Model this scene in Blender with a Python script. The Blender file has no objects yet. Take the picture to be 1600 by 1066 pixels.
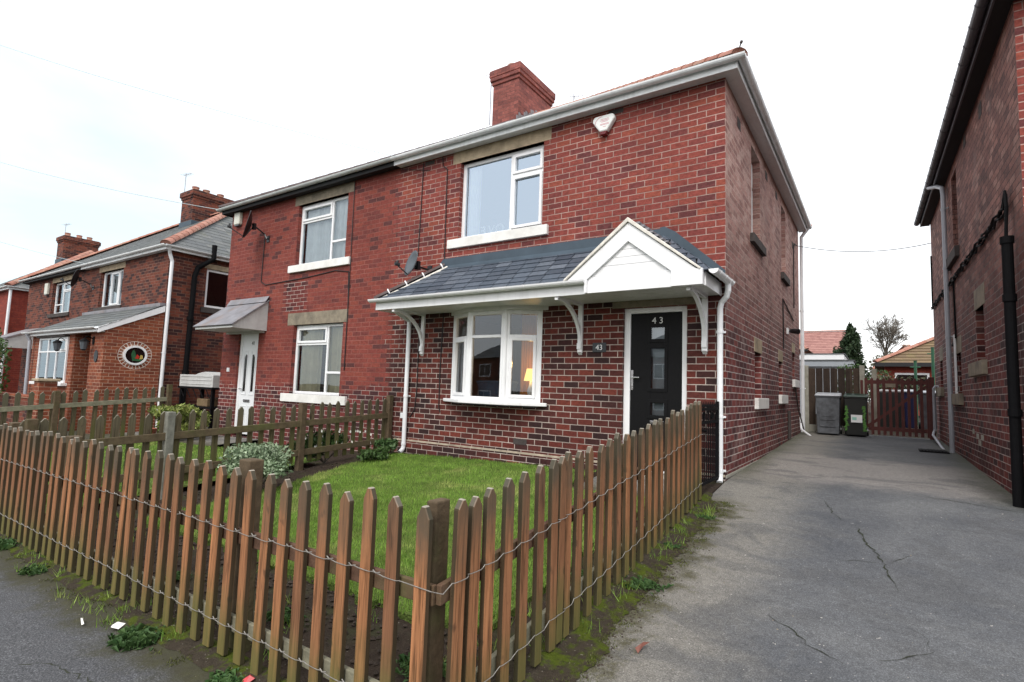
import bpy, math, random
import numpy as np
from mathutils import Vector, Matrix, noise as mnoise
random.seed(7)
SC = bpy.context.scene
COL = SC.collection
R = math.radians

# ------------------------------------------------------------------ terrain
def gz(x, y):
    xl = max(min(x, 0.0), -40.0)
    h0 = 0.032 * xl
    h5 = -0.52 + 0.010 * xl
    if y >= 0:
        return h0 + 0.028 * min(y, 14.0)
    if y > -5.15:
        t = -y / 5.15
        return h0 * (1 - t) + h5 * t
    return h5 - 0.03 * min(-5.15 - y, 2.3)

# ------------------------------------------------------------------ node helpers
class NT:
    def __init__(self, name):
        self.m = bpy.data.materials.new(name)
        self.m.use_nodes = True
        self.t = self.m.node_tree
        self.t.nodes.clear()
        self.out = self.t.nodes.new('ShaderNodeOutputMaterial')
    def n(self, kind, **kw):
        nd = self.t.nodes.new(kind)
        for k, v in kw.items():
            setattr(nd, k, v)
        return nd
    def l(self, a, b):
        self.t.links.new(a, b)
    def put(self, sock, v):
        if isinstance(v, bpy.types.NodeSocket):
            self.l(v, sock)
        else:
            if isinstance(v, tuple) and len(v) == 3 and sock.type == 'RGBA':
                v = (*v, 1)
            sock.default_value = v
    def math(self, op, a, b=0.0, c=None, clamp=False):
        nd = self.n('ShaderNodeMath', operation=op, use_clamp=clamp)
        self.put(nd.inputs[0], a); self.put(nd.inputs[1], b)
        if c is not None: self.put(nd.inputs[2], c)
        return nd.outputs[0]
    def mix(self, f, a, b, mode='MIX'):
        nd = self.n('ShaderNodeMix', data_type='RGBA', blend_type=mode)
        self.put(nd.inputs[0], f); self.put(nd.inputs[6], a); self.put(nd.inputs[7], b)
        return nd.outputs[2]
    def ramp(self, f, stops, interp='LINEAR'):
        nd = self.n('ShaderNodeValToRGB')
        nd.color_ramp.interpolation = interp
        e = nd.color_ramp.elements
        while len(e) > 1: e.remove(e[-1])
        for i, (p, c) in enumerate(stops):
            el = e[0] if i == 0 else e.new(p)
            el.position = p
            if not isinstance(c, tuple): c = (c, c, c)
            el.color = (*c, 1)
        self.put(nd.inputs[0], f)
        return nd.outputs[0]
    def noise(self, vec, scale, detail=3, rough=0.55, dist=0.0):
        nd = self.n('ShaderNodeTexNoise')
        if vec is not None: self.l(vec, nd.inputs['Vector'])
        nd.inputs['Scale'].default_value = scale
        nd.inputs['Detail'].default_value = detail
        nd.inputs['Roughness'].default_value = rough
        nd.inputs['Distortion'].default_value = dist
        return nd.outputs[0]
    def pos(self):
        return self.n('ShaderNodeNewGeometry').outputs['Position']
    def sep(self, v):
        nd = self.n('ShaderNodeSeparateXYZ'); self.l(v, nd.inputs[0]); return nd.outputs
    def comb(self, x, y, z):
        nd = self.n('ShaderNodeCombineXYZ')
        self.put(nd.inputs[0], x); self.put(nd.inputs[1], y); self.put(nd.inputs[2], z)
        return nd.outputs[0]
    def sstep(self, v, a, b):
        nd = self.n('ShaderNodeMapRange', interpolation_type='SMOOTHSTEP')
        self.put(nd.inputs[0], v); self.put(nd.inputs[1], a); self.put(nd.inputs[2], b)
        return nd.outputs[0]
    def bump(self, h, strength=0.5, dist=0.01):
        nd = self.n('ShaderNodeBump')
        nd.inputs['Strength'].default_value = strength
        nd.inputs['Distance'].default_value = dist
        self.l(h, nd.inputs['Height'])
        return nd.outputs[0]
    def bsdf(self, color, rough=0.6, bump=None, metal=0.0, spec=0.5, **kw):
        b = self.n('ShaderNodeBsdfPrincipled')
        self.put(b.inputs['Base Color'], color)
        self.put(b.inputs['Roughness'], rough)
        self.put(b.inputs['Metallic'], metal)
        self.put(b.inputs['Specular IOR Level'], spec)
        for k, v in kw.items(): self.put(b.inputs[k], v)
        if bump is not None: self.l(bump, b.inputs['Normal'])
        self.l(b.outputs[0], self.out.inputs[0])
        return b

BW, BH = 0.2270, 0.0840

def brick_mat(name, tones, mortar, tones2=None, mortar2=None, zr=None, boxes=(), strength=1.0,
              stain=(0.5, 0.5), msize=0.006, dark_top=False, salts=0.0, u_off=0.0, distort=0.004,
              green=0.0, fade=0.0):
    """Stretcher bond brickwork in world metres; tones = colours picked per brick."""
    N = NT(name)
    p = N.pos(); s = N.sep(p)
    nrm = N.n('ShaderNodeNewGeometry').outputs['True Normal']
    ns = N.sep(nrm)
    isx = N.math('GREATER_THAN', N.math('ABSOLUTE', ns[0]), 0.6)
    u = N.math('ADD', N.math('MULTIPLY', s[1], isx), N.math('MULTIPLY', s[0], N.math('SUBTRACT', 1.0, isx)))
    wob = N.noise(p, 9.0, 2)
    wob2 = N.noise(p, 1.3, 2)
    u = N.math('ADD', u, N.math('MULTIPLY', N.math('SUBTRACT', wob, 0.5), distort * 2.0))
    v = N.math('ADD', s[2], N.math('MULTIPLY', N.math('SUBTRACT', wob2, 0.5), distort * 2.5))
    v = N.math('ADD', v, N.math('MULTIPLY', N.math('SUBTRACT', N.noise(p, 14.0, 2), 0.5), distort * 1.2))
    vec = N.comb(N.math('ADD', u, 60 * BW + u_off), N.math('ADD', v, 20 * BH + 0.002), 0.0)
    br = N.n('ShaderNodeTexBrick', offset=0.5, squash=1.0)
    N.l(vec, br.inputs['Vector'])
    br.inputs['Color1'].default_value = (0, 0, 0, 1)
    br.inputs['Color2'].default_value = (1, 1, 1, 1)
    br.inputs['Mortar'].default_value = (0.5, 0.5, 0.5, 1)
    br.inputs['Scale'].default_value = 1.0
    br.inputs['Mortar Size'].default_value = msize
    br.inputs['Mortar Smooth'].default_value = 0.25
    br.inputs['Bias'].default_value = 0.0
    br.inputs['Brick Width'].default_value = BW
    br.inputs['Row Height'].default_value = BH
    rnd = br.outputs['Color']; fac = br.outputs['Fac']
    def ramp(ts):
        k = len(ts)
        stops = []
        for i, c in enumerate(ts):
            stops.append((i / k, c))
            if i < k - 1: stops.append(((i + 0.75) / k, c))
        return N.ramp(rnd, stops)
    col = ramp(tones)
    mcol = mortar
    mask = None
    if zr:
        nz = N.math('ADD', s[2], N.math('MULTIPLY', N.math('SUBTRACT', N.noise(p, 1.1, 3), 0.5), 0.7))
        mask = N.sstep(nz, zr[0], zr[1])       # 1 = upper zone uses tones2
    for (a0, a1, b0, b1) in boxes:             # rectangular repair in X/Z
        row = N.math('MULTIPLY', N.math('PINGPONG', N.math('FLOOR', N.math('DIVIDE', N.math('ADD', v, 20 * BH), BH)), 1.0), BW * 0.5)
        uu = N.math('ADD', u, row)
        m = N.math('MULTIPLY', N.math('MULTIPLY', N.math('GREATER_THAN', uu, a0), N.math('LESS_THAN', uu, a1)),
                   N.math('MULTIPLY', N.math('GREATER_THAN', v, b0), N.math('LESS_THAN', v, b1)))
        m = N.math('SUBTRACT', 1.0, m)
        mask = m if mask is None else N.math('MULTIPLY', mask, m)
    mort = mortar
    if mask is not None:
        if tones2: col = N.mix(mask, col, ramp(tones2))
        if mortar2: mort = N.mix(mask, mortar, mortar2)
    # within-brick mottling
    fine = N.noise(p, 55.0, 4, 0.7)
    mid = N.noise(N.comb(N.math('MULTIPLY', u, 1.0), N.math('MULTIPLY', v, 2.2), s[0]), 13.0, 3, 0.6)
    col = N.mix(1.0, col, N.ramp(fine, [(0.25, 0.72), (0.75, 1.22)]), 'MULTIPLY')
    col = N.mix(1.0, col, N.ramp(mid, [(0.28, 0.70), (0.5, 1.0), (0.75, 1.28)]), 'MULTIPLY')
    mvar = N.noise(p, 6.0, 4, 0.65)
    mort = N.mix(1.0, mort, N.ramp(N.noise(p, 0.8, 3, 0.6), [(0.35, 0.72), (0.65, 1.35)]), 'MULTIPLY')
    mort = N.mix(1.0, mort, N.ramp(mvar, [(0.3, 0.6), (0.55, 1.0), (0.8, 1.12)]), 'MULTIPLY')
    mf = N.math('MULTIPLY', fac, strength)
    mbreak = N.ramp(N.noise(p, 4.2, 4, 0.7), [(0.25, 0.55), (0.5, 1.0)])
    mf = N.math('MULTIPLY', mf, mbreak)
    col = N.mix(mf, col, mort)
    pm = N.sstep(N.noise(p, 2.6, 5, 0.75), 0.60, 0.70)
    col = N.mix(N.math('MULTIPLY', pm, 0.28), col, N.mix(0.5, col, (0.03, 0.022, 0.022)))
    # weather staining in big soft patches
    big = N.noise(p, 0.9, 4, 0.6)
    col = N.mix(1.0, col, N.ramp(big, [(0.3, stain[0] + 0.25), (0.6, 1.08)]), 'MULTIPLY')
    if salts > 0:
        sn = N.noise(p, 1.7, 5, 0.7)
        sm = N.math('MULTIPLY', N.sstep(sn, 0.52, 0.72), salts)
        col = N.mix(sm, col, (0.40, 0.32, 0.29))
    if fade > 0:
        col = N.mix(fade, col, (0.30, 0.20, 0.20))
    if green > 0:
        g = N.math('MULTIPLY', N.sstep(N.math('SUBTRACT', 0.35, N.math('ADD', s[2], N.math('MULTIPLY', big, 0.5))), 0.0, 0.5), green)
        col = N.mix(g, col, (0.07, 0.065, 0.04))
    h = N.math('ADD', N.math('MULTIPLY', N.math('SUBTRACT', 1.0, fac), 1.0), N.math('MULTIPLY', fine, 0.35))
    N.bsdf(col, 0.86, N.bump(h, 0.55, 0.006), spec=0.25)
    return N.m

def plain(name, c, rough=0.5, var=0.12, scale=6.0, metal=0.0, spec=0.5, dirt=None, bump=0.0, bscale=40.0, streak=0.0):
    N = NT(name)
    p = N.pos()
    col = N.mix(1.0, c, N.ramp(N.noise(p, scale, 4, 0.6), [(0.3, 1 - var), (0.7, 1 + var * 0.5)]), 'MULTIPLY')
    if dirt:
        dn = N.noise(p, 2.3, 5, 0.65)
        col = N.mix(N.math('MULTIPLY', N.sstep(dn, 0.45, 0.75), dirt[1]), col, dirt[0])
    if streak:
        s = N.sep(p)
        sn = N.noise(N.comb(N.math('MULTIPLY', s[0], 14.0), N.math('MULTIPLY', s[1], 14.0), N.math('MULTIPLY', s[2], 0.8)), 1.0, 3)
        col = N.mix(N.math('MULTIPLY', N.sstep(sn, 0.5, 0.75), streak), col, (0.16, 0.15, 0.13))
    b = N.bump(N.noise(p, bscale, 4, 0.6), bump, 0.01) if bump else None
    N.bsdf(col, rough, b, metal, spec)
    return N.m

def island_mat(name, tones, rough=0.7, bump=0.4, moss=None, spec=0.4, noise_scale=25.0):
    N = NT(name)
    p = N.pos()
    r = N.n('ShaderNodeNewGeometry').outputs['Random Per Island']
    k = len(tones)
    col = N.ramp(r, [(i / max(k - 1, 1), c) for i, c in enumerate(tones)])
    f = N.noise(p, noise_scale, 4, 0.65)
    col = N.mix(1.0, col, N.ramp(f, [(0.3, 0.75), (0.7, 1.2)]), 'MULTIPLY')
    if moss:
        m = N.math('MULTIPLY', N.sstep(N.noise(p, 2.2, 5, 0.7), 0.5, 0.68), moss[1])
        col = N.mix(m, col, moss[0])
    N.bsdf(col, rough, N.bump(f, bump, 0.006), spec=spec)
    return N.m

def wood_picket(name, body, topc, moss_c, moss_h=0.35):
    """weathered timber: grey-green top, warm middle, algae at the foot; uses object coords (picket base at 0)"""
    N = NT(name)
    tc = N.n('ShaderNodeTexCoord').outputs['Object']
    s = N.sep(tc)
    rnd = N.n('ShaderNodeObjectInfo').outputs['Random']
    p = N.pos()
    grain = N.noise(N.comb(N.math('ADD', N.math('MULTIPLY', s[0], 60.0), N.math('MULTIPLY', rnd, 50)), N.math('MULTIPLY', s[1], 60.0), N.math('MULTIPLY', s[2], 3.0)), 1.0, 4, 0.6, 0.8)
    col = N.mix(1.0, N.mix(rnd, body[0], body[1]), N.ramp(grain, [(0.34, 0.42), (0.46, 0.88), (0.55, 1.05), (0.68, 1.4)]), 'MULTIPLY')
    kn = N.noise(N.comb(N.math('MULTIPLY', s[0], 22.0), N.math('ADD', N.math('MULTIPLY', rnd, 90), 0.0), N.math('MULTIPLY', s[2], 9.0)), 1.0, 2, 0.5)
    col = N.mix(N.math('MULTIPLY', N.sstep(kn, 0.66, 0.74), 0.6), col, (0.05, 0.028, 0.018))
    r2 = N.math('FRACT', N.math('MULTIPLY', rnd, 7.31))
    pn = N.noise(p, 5.0, 4, 0.6)
    zt = N.math('ADD', s[2], N.math('MULTIPLY', N.math('SUBTRACT', pn, 0.5), 0.5))
    col = N.mix(N.math('MULTIPLY', N.sstep(zt, 0.60, 1.0), N.math('ADD', 0.45, N.math('MULTIPLY', r2, 0.5))), col, topc)
    zb = N.math('ADD', N.math('ADD', s[2], N.math('MULTIPLY', N.math('SUBTRACT', pn, 0.5), 0.35)), N.math('MULTIPLY', r2, 0.16))
    mg = N.math('SUBTRACT', 1.0, N.sstep(zb, moss_h * 0.35, moss_h * 1.5))
    col = N.mix(N.math('MULTIPLY', mg, 0.82), col, N.mix(grain, moss_c, (moss_c[0] * 1.7, moss_c[1] * 1.5, moss_c[2] * 1.3)))
    # upward faces paler; shade painted near-black into the side faces
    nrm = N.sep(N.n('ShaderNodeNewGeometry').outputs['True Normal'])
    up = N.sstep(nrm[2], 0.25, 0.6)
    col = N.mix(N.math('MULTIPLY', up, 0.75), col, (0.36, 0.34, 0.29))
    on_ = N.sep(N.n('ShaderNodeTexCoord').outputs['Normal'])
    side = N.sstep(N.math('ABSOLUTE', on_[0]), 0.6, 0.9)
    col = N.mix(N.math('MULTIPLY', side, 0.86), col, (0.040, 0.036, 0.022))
    N.bsdf(col, 0.85, N.bump(grain, 0.5, 0.004), spec=0.2)
    return N.m

def glass_mat(name, base=0.10, mult=1.8, tint=(0.86, 0.93, 1.0), rough=0.0):
    N = NT(name)
    fr = N.n('ShaderNodeFresnel'); fr.inputs['IOR'].default_value = 1.5
    f = N.math('ADD', N.math('MULTIPLY', fr.outputs[0], mult), base, clamp=True)
    tr = N.n('ShaderNodeBsdfTransparent'); tr.inputs[0].default_value = (0.82, 0.86, 0.86, 1)
    gl = N.n('ShaderNodeBsdfGlossy'); gl.inputs['Color'].default_value = (*tint, 1); gl.inputs['Roughness'].default_value = rough
    b = N.bump(N.noise(N.pos(), 1.6, 1), 0.06, 0.02)
    N.l(b, gl.inputs['Normal'])
    mx = N.n('ShaderNodeMixShader')
    N.l(f, mx.inputs[0]); N.l(tr.outputs[0], mx.inputs[1]); N.l(gl.outputs[0], mx.inputs[2])
    N.l(mx.outputs[0], N.out.inputs[0])
    return N.m

def emit_mat(name, c, s):
    N = NT(name)
    e = N.n('ShaderNodeEmission'); e.inputs[0].default_value = (*c, 1); e.inputs[1].default_value = s
    N.l(e.outputs[0], N.out.inputs[0]); return N.m

def leaf_mat(name, tones, rough=0.55, trans=True):
    N = NT(name)
    r = N.n('ShaderNodeNewGeometry').outputs['Random Per Island']
    k = len(tones)
    col = N.ramp(r, [(i / max(k - 1, 1), c) for i, c in enumerate(tones)])
    col = N.mix(1.0, col, N.ramp(N.noise(N.pos(), 3.0, 3), [(0.3, 0.7), (0.7, 1.2)]), 'MULTIPLY')
    N.bsdf(col, rough, spec=0.25)
    return N.m

# ------------------------------------------------------------------ materials
dk = (0.040, 0.020, 0.021)
M = {}
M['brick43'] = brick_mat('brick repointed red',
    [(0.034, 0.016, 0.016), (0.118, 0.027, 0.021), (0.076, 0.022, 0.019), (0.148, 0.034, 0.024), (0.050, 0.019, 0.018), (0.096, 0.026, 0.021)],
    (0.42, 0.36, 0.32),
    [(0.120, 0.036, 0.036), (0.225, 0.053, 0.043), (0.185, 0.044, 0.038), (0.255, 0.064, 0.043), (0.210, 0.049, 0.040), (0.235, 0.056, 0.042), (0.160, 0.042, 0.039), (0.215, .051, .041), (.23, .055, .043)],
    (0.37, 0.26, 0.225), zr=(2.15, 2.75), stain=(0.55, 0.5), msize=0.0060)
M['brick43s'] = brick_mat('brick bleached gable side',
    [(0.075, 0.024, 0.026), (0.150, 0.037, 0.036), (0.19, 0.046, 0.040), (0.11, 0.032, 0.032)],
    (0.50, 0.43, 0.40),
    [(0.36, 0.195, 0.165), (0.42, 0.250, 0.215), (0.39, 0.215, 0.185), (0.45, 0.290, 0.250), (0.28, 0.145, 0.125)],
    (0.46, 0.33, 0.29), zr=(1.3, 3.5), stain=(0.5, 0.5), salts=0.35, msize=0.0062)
M['brick41'] = brick_mat('brick smooth red',
    [(0.095, 0.024, 0.024), (0.15, 0.032, 0.028), (0.055, 0.02, 0.022), (0.13, 0.03, 0.027)],
    (0.46, 0.37, 0.33),
    [(0.200, 0.047, 0.036), (0.172, 0.041, 0.033), (0.218, 0.053, 0.038), (0.188, 0.044, 0.035), (0.205, 0.050, 0.038), (0.178, 0.042, 0.034), (0.090, 0.031, 0.030), (0.145, 0.038, 0.033), (.195, .046, .036)],
    (0.225, 0.09, 0.072), zr=(0.80, 0.93), boxes=[(-8.9, -8.15, 2.41, 3.03)], stain=(0.6, 0.5), msize=0.0055)
M['brickR'] = brick_mat('brick dark brown red',
    [(0.045, 0.017, 0.018), (0.125, 0.027, 0.023), (0.080, 0.021, 0.020), (0.150, 0.032, 0.025)],
    (0.40, 0.33, 0.30),
    [(0.195, 0.086, 0.070), (0.27, 0.125, 0.100), (0.130, 0.060, 0.052), (0.24, 0.106, 0.086), (0.31, 0.165, 0.135), (0.18, 0.080, 0.066)],
    (0.030, 0.020, 0.020), zr=(1.5, 3.2), stain=(0.45, 0.5), salts=0.22, msize=0.0055, green=0.7)
M['brickP2'] = brick_mat('brick brown multi',
    [(0.055, 0.022, 0.020), (0.135, 0.040, 0.026), (0.085, 0.028, 0.022), (0.18, 0.050, 0.030), (0.042, 0.02, 0.02), (0.15, 0.045, 0.028)],
    (0.20, 0.12, 0.09), stain=(0.6, 0.5), msize=0.006, u_off=0.07)
M['brickExt'] = brick_mat('brick orange extension',
    [(0.16, 0.045, 0.025), (0.23, 0.065, 0.032), (0.20, 0.055, 0.03), (0.26, 0.075, 0.036)],
    (0.36, 0.24, 0.17), stain=(0.75, 0.5), msize=0.0062)
M['brickP3'] = brick_mat('brick bright red far house',
    [(0.22, 0.040, 0.026), (0.25, 0.047, 0.030), (0.20, 0.037, 0.026)], (0.20, 0.06, 0.045), stain=(0.75, .5), msize=0.005)
M['brickCh'] = brick_mat('brick chimney stack',
    [(0.24, 0.080, 0.068), (0.31, 0.105, 0.088), (0.27, 0.092, 0.076), (0.20, 0.07, 0.062)], (0.15, 0.075, 0.07), stain=(0.35, 0.5), msize=0.005)
M['stone'] = plain('sandstone lintel', (0.42, 0.34, 0.235), 0.9, 0.25, 9, bump=0.3, dirt=((0.10, 0.085, 0.065), 0.6), spec=0.2)
M['stone_grey'] = plain('weathered stone', (0.26, 0.225, 0.17), 0.9, 0.25, 9, bump=0.3, dirt=((0.06, 0.055, 0.05), 0.6), spec=0.2)
M['stone_dark'] = plain('dark sill stone', (0.075, 0.065, 0.062), 0.9, 0.25, 9, bump=0.3, spec=0.2)
M['paint_sill'] = plain('painted stone sill', (0.78, 0.78, 0.75), 0.55, 0.10, 7, dirt=((0.4, 0.38, 0.33), 0.35), bump=0.12)
M['upvc'] = plain('white upvc', (0.84, 0.85, 0.86), 0.28, 0.06, 4, streak=0.10)
M['upvc_soffit'] = plain('white soffit board', (0.74, 0.74, 0.74), 0.35, 0.06, 4, streak=0.15)
M['upvc_dirty'] = plain('weathered white gutter', (0.80, 0.83, 0.84), 0.35, 0.10, 5, streak=0.15)
M['fascia_grey'] = plain('greyed fascia board', (0.48, 0.46, 0.44), 0.45, 0.12, 5, streak=0.2)
M['gutter_grey'] = plain('grey gutter', (0.50, 0.54, 0.53), 0.4, 0.15, 5, streak=0.2)
M['black_plastic'] = plain('black plastic', (0.012, 0.012, 0.014), 0.35, 0.2, 8)
M['gutter_purple'] = plain('faded dark gutter', (0.075, 0.070, 0.082), 0.45, 0.2, 6)
M['black_wood'] = plain('black painted soffit', (0.008, 0.008, 0.010), 0.7, 0.2, 8)
M['grey_pipe'] = plain('grey plastic pipe', (0.36, 0.38, 0.42), 0.35, 0.1, 5, streak=0.15)
M['white_pipe'] = plain('white plastic pipe', (0.80, 0.82, 0.84), 0.3, 0.06, 5, streak=0.06)
M['lead'] = plain('lead flashing', (0.055, 0.080, 0.105), 0.6, 0.2, 3, bump=0.15, bscale=12, spec=0.35)
M['lead_old'] = plain('old lead and felt', (0.21, 0.21, 0.23), 0.6, 0.3, 4, bump=0.25, bscale=10, dirt=((0.22, 0.13, 0.08), 0.5))
M['slate'] = island_mat('blue black slate', [(0.050, 0.066, 0.090), (0.085, 0.105, 0.135), (0.040, 0.052, 0.072), (0.115, 0.135, 0.165), (0.065, 0.082, 0.108)], 0.55, 0.5, spec=0.4)
M['slate_grey'] = island_mat('old grey slate', [(0.085, 0.095, 0.095), (0.13, 0.14, 0.14), (0.10, 0.11, 0.115), (0.16, 0.165, 0.16)], 0.7, 0.4, moss=((0.12, 0.125, 0.08), 0.4))
M['tile_red'] = island_mat('red clay tiles', [(0.28, 0.17, 0.125), (0.42, 0.31, 0.24), (0.24, 0.12, 0.09), (0.50, 0.40, 0.32)], 0.8, 0.5, moss=((0.30, 0.26, 0.20), 0.85))
M['tile_brown'] = island_mat('weathered brown tiles', [(0.10, 0.075, 0.06), (0.15, 0.11, 0.085), (0.20, 0.13, 0.10), (0.12, 0.10, 0.08)], 0.85, 0.5)
M['ridge_red'] = island_mat('red ridge tiles', [(0.31, 0.125, 0.085), (0.42, 0.21, 0.15), (0.36, 0.15, 0.11)], 0.8, 0.4, moss=((.28,.24,.18), .5))
M['fillet_sand'] = plain('sandy cement fillet', (0.34, 0.29, 0.22), 0.9, 0.35, 9, bump=0.3, dirt=((0.12, 0.09, 0.07), 0.8))
M['ridge_brown'] = plain('brown ridge tile', (0.085, 0.062, 0.060), 0.7, 0.2, 9)
M['mortar_bed'] = plain('cement bedding', (0.76, 0.73, 0.66), 0.9, 0.25, 12, bump=0.3)
M['black_door'] = plain('black composite door', (0.0045, 0.0045, 0.0052), 0.5, 0.25, 30, bump=0.12, bscale=90, spec=0.18)
M['white_door'] = plain('white door', (0.74, 0.76, 0.78), 0.35, 0.05, 4)
M['chrome'] = plain('satin chrome', (0.62, 0.62, 0.63), 0.25, 0.05, 8, metal=1.0)
M['iron'] = plain('black iron', (0.005, 0.005, 0.006), 0.75, 0.3, 20, spec=0.12)
M['glass'] = glass_mat('window glass', 0.03, 1.7)
M['glass_up'] = glass_mat('window glass with added sky reflection', 0.36, 2.0, (0.74, 0.87, 1.0))  # raised mirror share and blue tint put extra sky reflection into these panes
M['glass_door'] = glass_mat('door glass', 0.10, 1.2)
M['net'] = plain('net curtain', (0.85, 0.87, 0.88), 0.9, 0.12, 5)
M['curtain_cream'] = plain('cream curtain', (0.60, 0.54, 0.38), 0.9, 0.15, 5)
M['curtain_orange'] = plain('ochre curtain', (0.70, 0.30, 0.04), 0.9, 0.1, 5)
M['room'] = plain('dim room wall', (0.16, 0.13, 0.12), 0.9, 0.1, 2)
M['room_floor'] = plain('room carpet', (0.08, 0.06, 0.055), 0.95, 0.1, 2)
M['shade'] = emit_mat('lit lamp shade', (1.0, 0.58, 0.16), 2.0)
M['blue_reflection'] = plain('blue reflection tone', (0.05, 0.085, 0.14), 0.9, 0.15, 12)
M['dish_grey'] = plain('grey dish', (0.085, 0.10, 0.115), 0.45, 0.15, 6)
M['dish_black'] = plain('black dish', (0.012, 0.013, 0.015), 0.5, 0.2, 6)
M['alarm_white'] = plain('alarm box white', (0.78, 0.80, 0.78), 0.35, 0.05, 8)
M['alarm_cream'] = plain('alarm box cream', (0.62, 0.62, 0.54), 0.4, 0.08, 8)
M['red_lens'] = plain('red lens', (0.12, 0.006, 0.008), 0.2, 0.1, 8)
M['pink_print'] = plain('pink print', (0.62, 0.22, 0.28), 0.6, 0.1, 8)
M['plate_slate'] = plain('slate plate', (0.040, 0.046, 0.052), 0.6, 0.2, 20)
M['white_letter'] = plain('white lettering', (0.82, 0.82, 0.82), 0.4, 0.02, 8)
M['dark_letter'] = plain('dark lettering', (0.03, 0.03, 0.03), 0.4, 0.02, 8)
M['cable'] = plain('dark cable', (0.015, 0.012, 0.013), 0.6, 0.1, 8)
M['wire_pale'] = plain('pale wire', (0.45, 0.52, 0.54), 0.6, 0.1, 8)
M['cable_grey'] = plain('grey wire', (0.22, 0.23, 0.24), 0.6, 0.1, 8)
M['picket'] = wood_picket('stained picket timber', ((0.345, 0.155, 0.070), (0.200, 0.095, 0.050)), (0.085, 0.074, 0.052), (0.080, 0.092, 0.030), 0.34)
M['picket_old'] = wood_picket('green grey timber', ((0.125, 0.098, 0.056), (0.090, 0.074, 0.046)), (0.105, 0.098, 0.065), (0.078, 0.086, 0.030), 0.5)
M['rail'] = plain('fence rail', (0.13, 0.075, 0.05), 0.85, 0.35, 12, bump=0.4, dirt=((0.12, 0.13, 0.05), 0.7), spec=0.2)
M['rail_old'] = plain('mossy fence rail', (0.115, 0.088, 0.052), 0.85, 0.35, 12, bump=0.4, dirt=((0.10, 0.12, 0.035), 0.7), spec=0.2)
M['rail_lit'] = plain('fence rail in lit tone', (0.22, 0.21, 0.15), 0.85, 0.3, 12, bump=0.4, spec=0.2)  # paler copy of the rail timber, light on its top put into the colour
M['post'] = plain('weathered post', (0.105, 0.076, 0.047), 0.88, 0.35, 14, bump=0.5, dirt=((0.075, 0.085, 0.03), 0.8), spec=0.2)
M['post_grey'] = plain('bleached post', (0.20, 0.20, 0.17), 0.88, 0.3, 14, bump=0.5, dirt=((0.09, 0.10, 0.05), 0.6), spec=0.2)
M['wire'] = plain('galvanised wire', (0.36, 0.34, 0.31), 0.5, 0.3, 30, metal=0.5)
M['panel_dark'] = island_mat('dark timber boards', [(0.014, 0.009, 0.007), (0.060, 0.040, 0.028), (0.028, 0.018, 0.014)], 0.85, 0.5, noise_scale=9)
M['gate_red'] = plain('red brown gate paint', (0.090, 0.016, 0.012), 0.6, 0.3, 9, bump=0.2)
M['concrete_post'] = plain('concrete post', (0.34, 0.33, 0.28), 0.9, 0.2, 9, bump=0.3, dirt=((0.16, 0.17, 0.10), 0.5))
M['bin_grey'] = plain('grey bin plastic', (0.12, 0.13, 0.145), 0.5, 0.4, 9, dirt=((0.03, 0.03, 0.034), 0.9))
M['bin_grey_lid'] = plain('pale bin lid', (0.42, 0.44, 0.47), 0.45, 0.15, 7)
M['bin_black'] = plain('black bin plastic', (0.010, 0.011, 0.010), 0.45, 0.2, 7)
M['bin_green'] = plain('green bin lid', (0.010, 0.035, 0.022), 0.4, 0.2, 7)
M['bin_lime'] = plain('lime leaf print', (0.07, 0.20, 0.03), 0.5, 0.2, 14)
M['bin_blue'] = plain('blue bin plastic', (0.012, 0.018, 0.08), 0.45, 0.2, 7)
M['pole_green'] = plain('green pole paint', (0.02, 0.10, 0.05), 0.5, 0.15, 9)
M['teal'] = plain('teal print', (0.25, 0.52, 0.44), 0.5, 0.1, 9)
M['bark'] = plain('bark', (0.085, 0.072, 0.055), 0.9, 0.3, 12)
M['red_print'] = plain('red wrapper', (0.55, 0.05, 0.06), 0.4, 0.3, 30)
M['paper'] = plain('paper scrap', (0.75, 0.74, 0.70), 0.7, 0.15, 25)
M['dead_leaf'] = plain('dead leaf', (0.18, 0.065, 0.045), 0.7, 0.3, 30)
M['terracotta'] = plain('clay pot', (0.30, 0.10, 0.055), 0.8, 0.2, 12)
M['stained_green'] = plain('stained glass green', (0.03, 0.12, 0.05), 0.3, 0.2, 20)
M['stained_red'] = plain('stained glass red', (0.50, 0.035, 0.02), 0.3, 0.2, 20)
M['stained_yellow'] = plain('stained glass yellow', (0.55, 0.42, 0.12), 0.3, 0.2, 20)
M['dark_pane'] = plain('dark pane', (0.012, 0.008, 0.008), 0.12, 0.1, 8)
M['render_white'] = plain('white board', (0.72, 0.73, 0.74), 0.6, 0.05, 3)
M['garage_grey'] = plain('grey garage cladding', (0.30, 0.33, 0.36), 0.6, 0.1, 3)
M['soil_clod'] = plain('soil clods', (0.040, 0.028, 0.020), 0.95, 0.4, 30, bump=0.5)
M['box_white'] = plain('weathered white board', (0.50, 0.51, 0.50), 0.5, 0.12, 6, streak=0.2)

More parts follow.
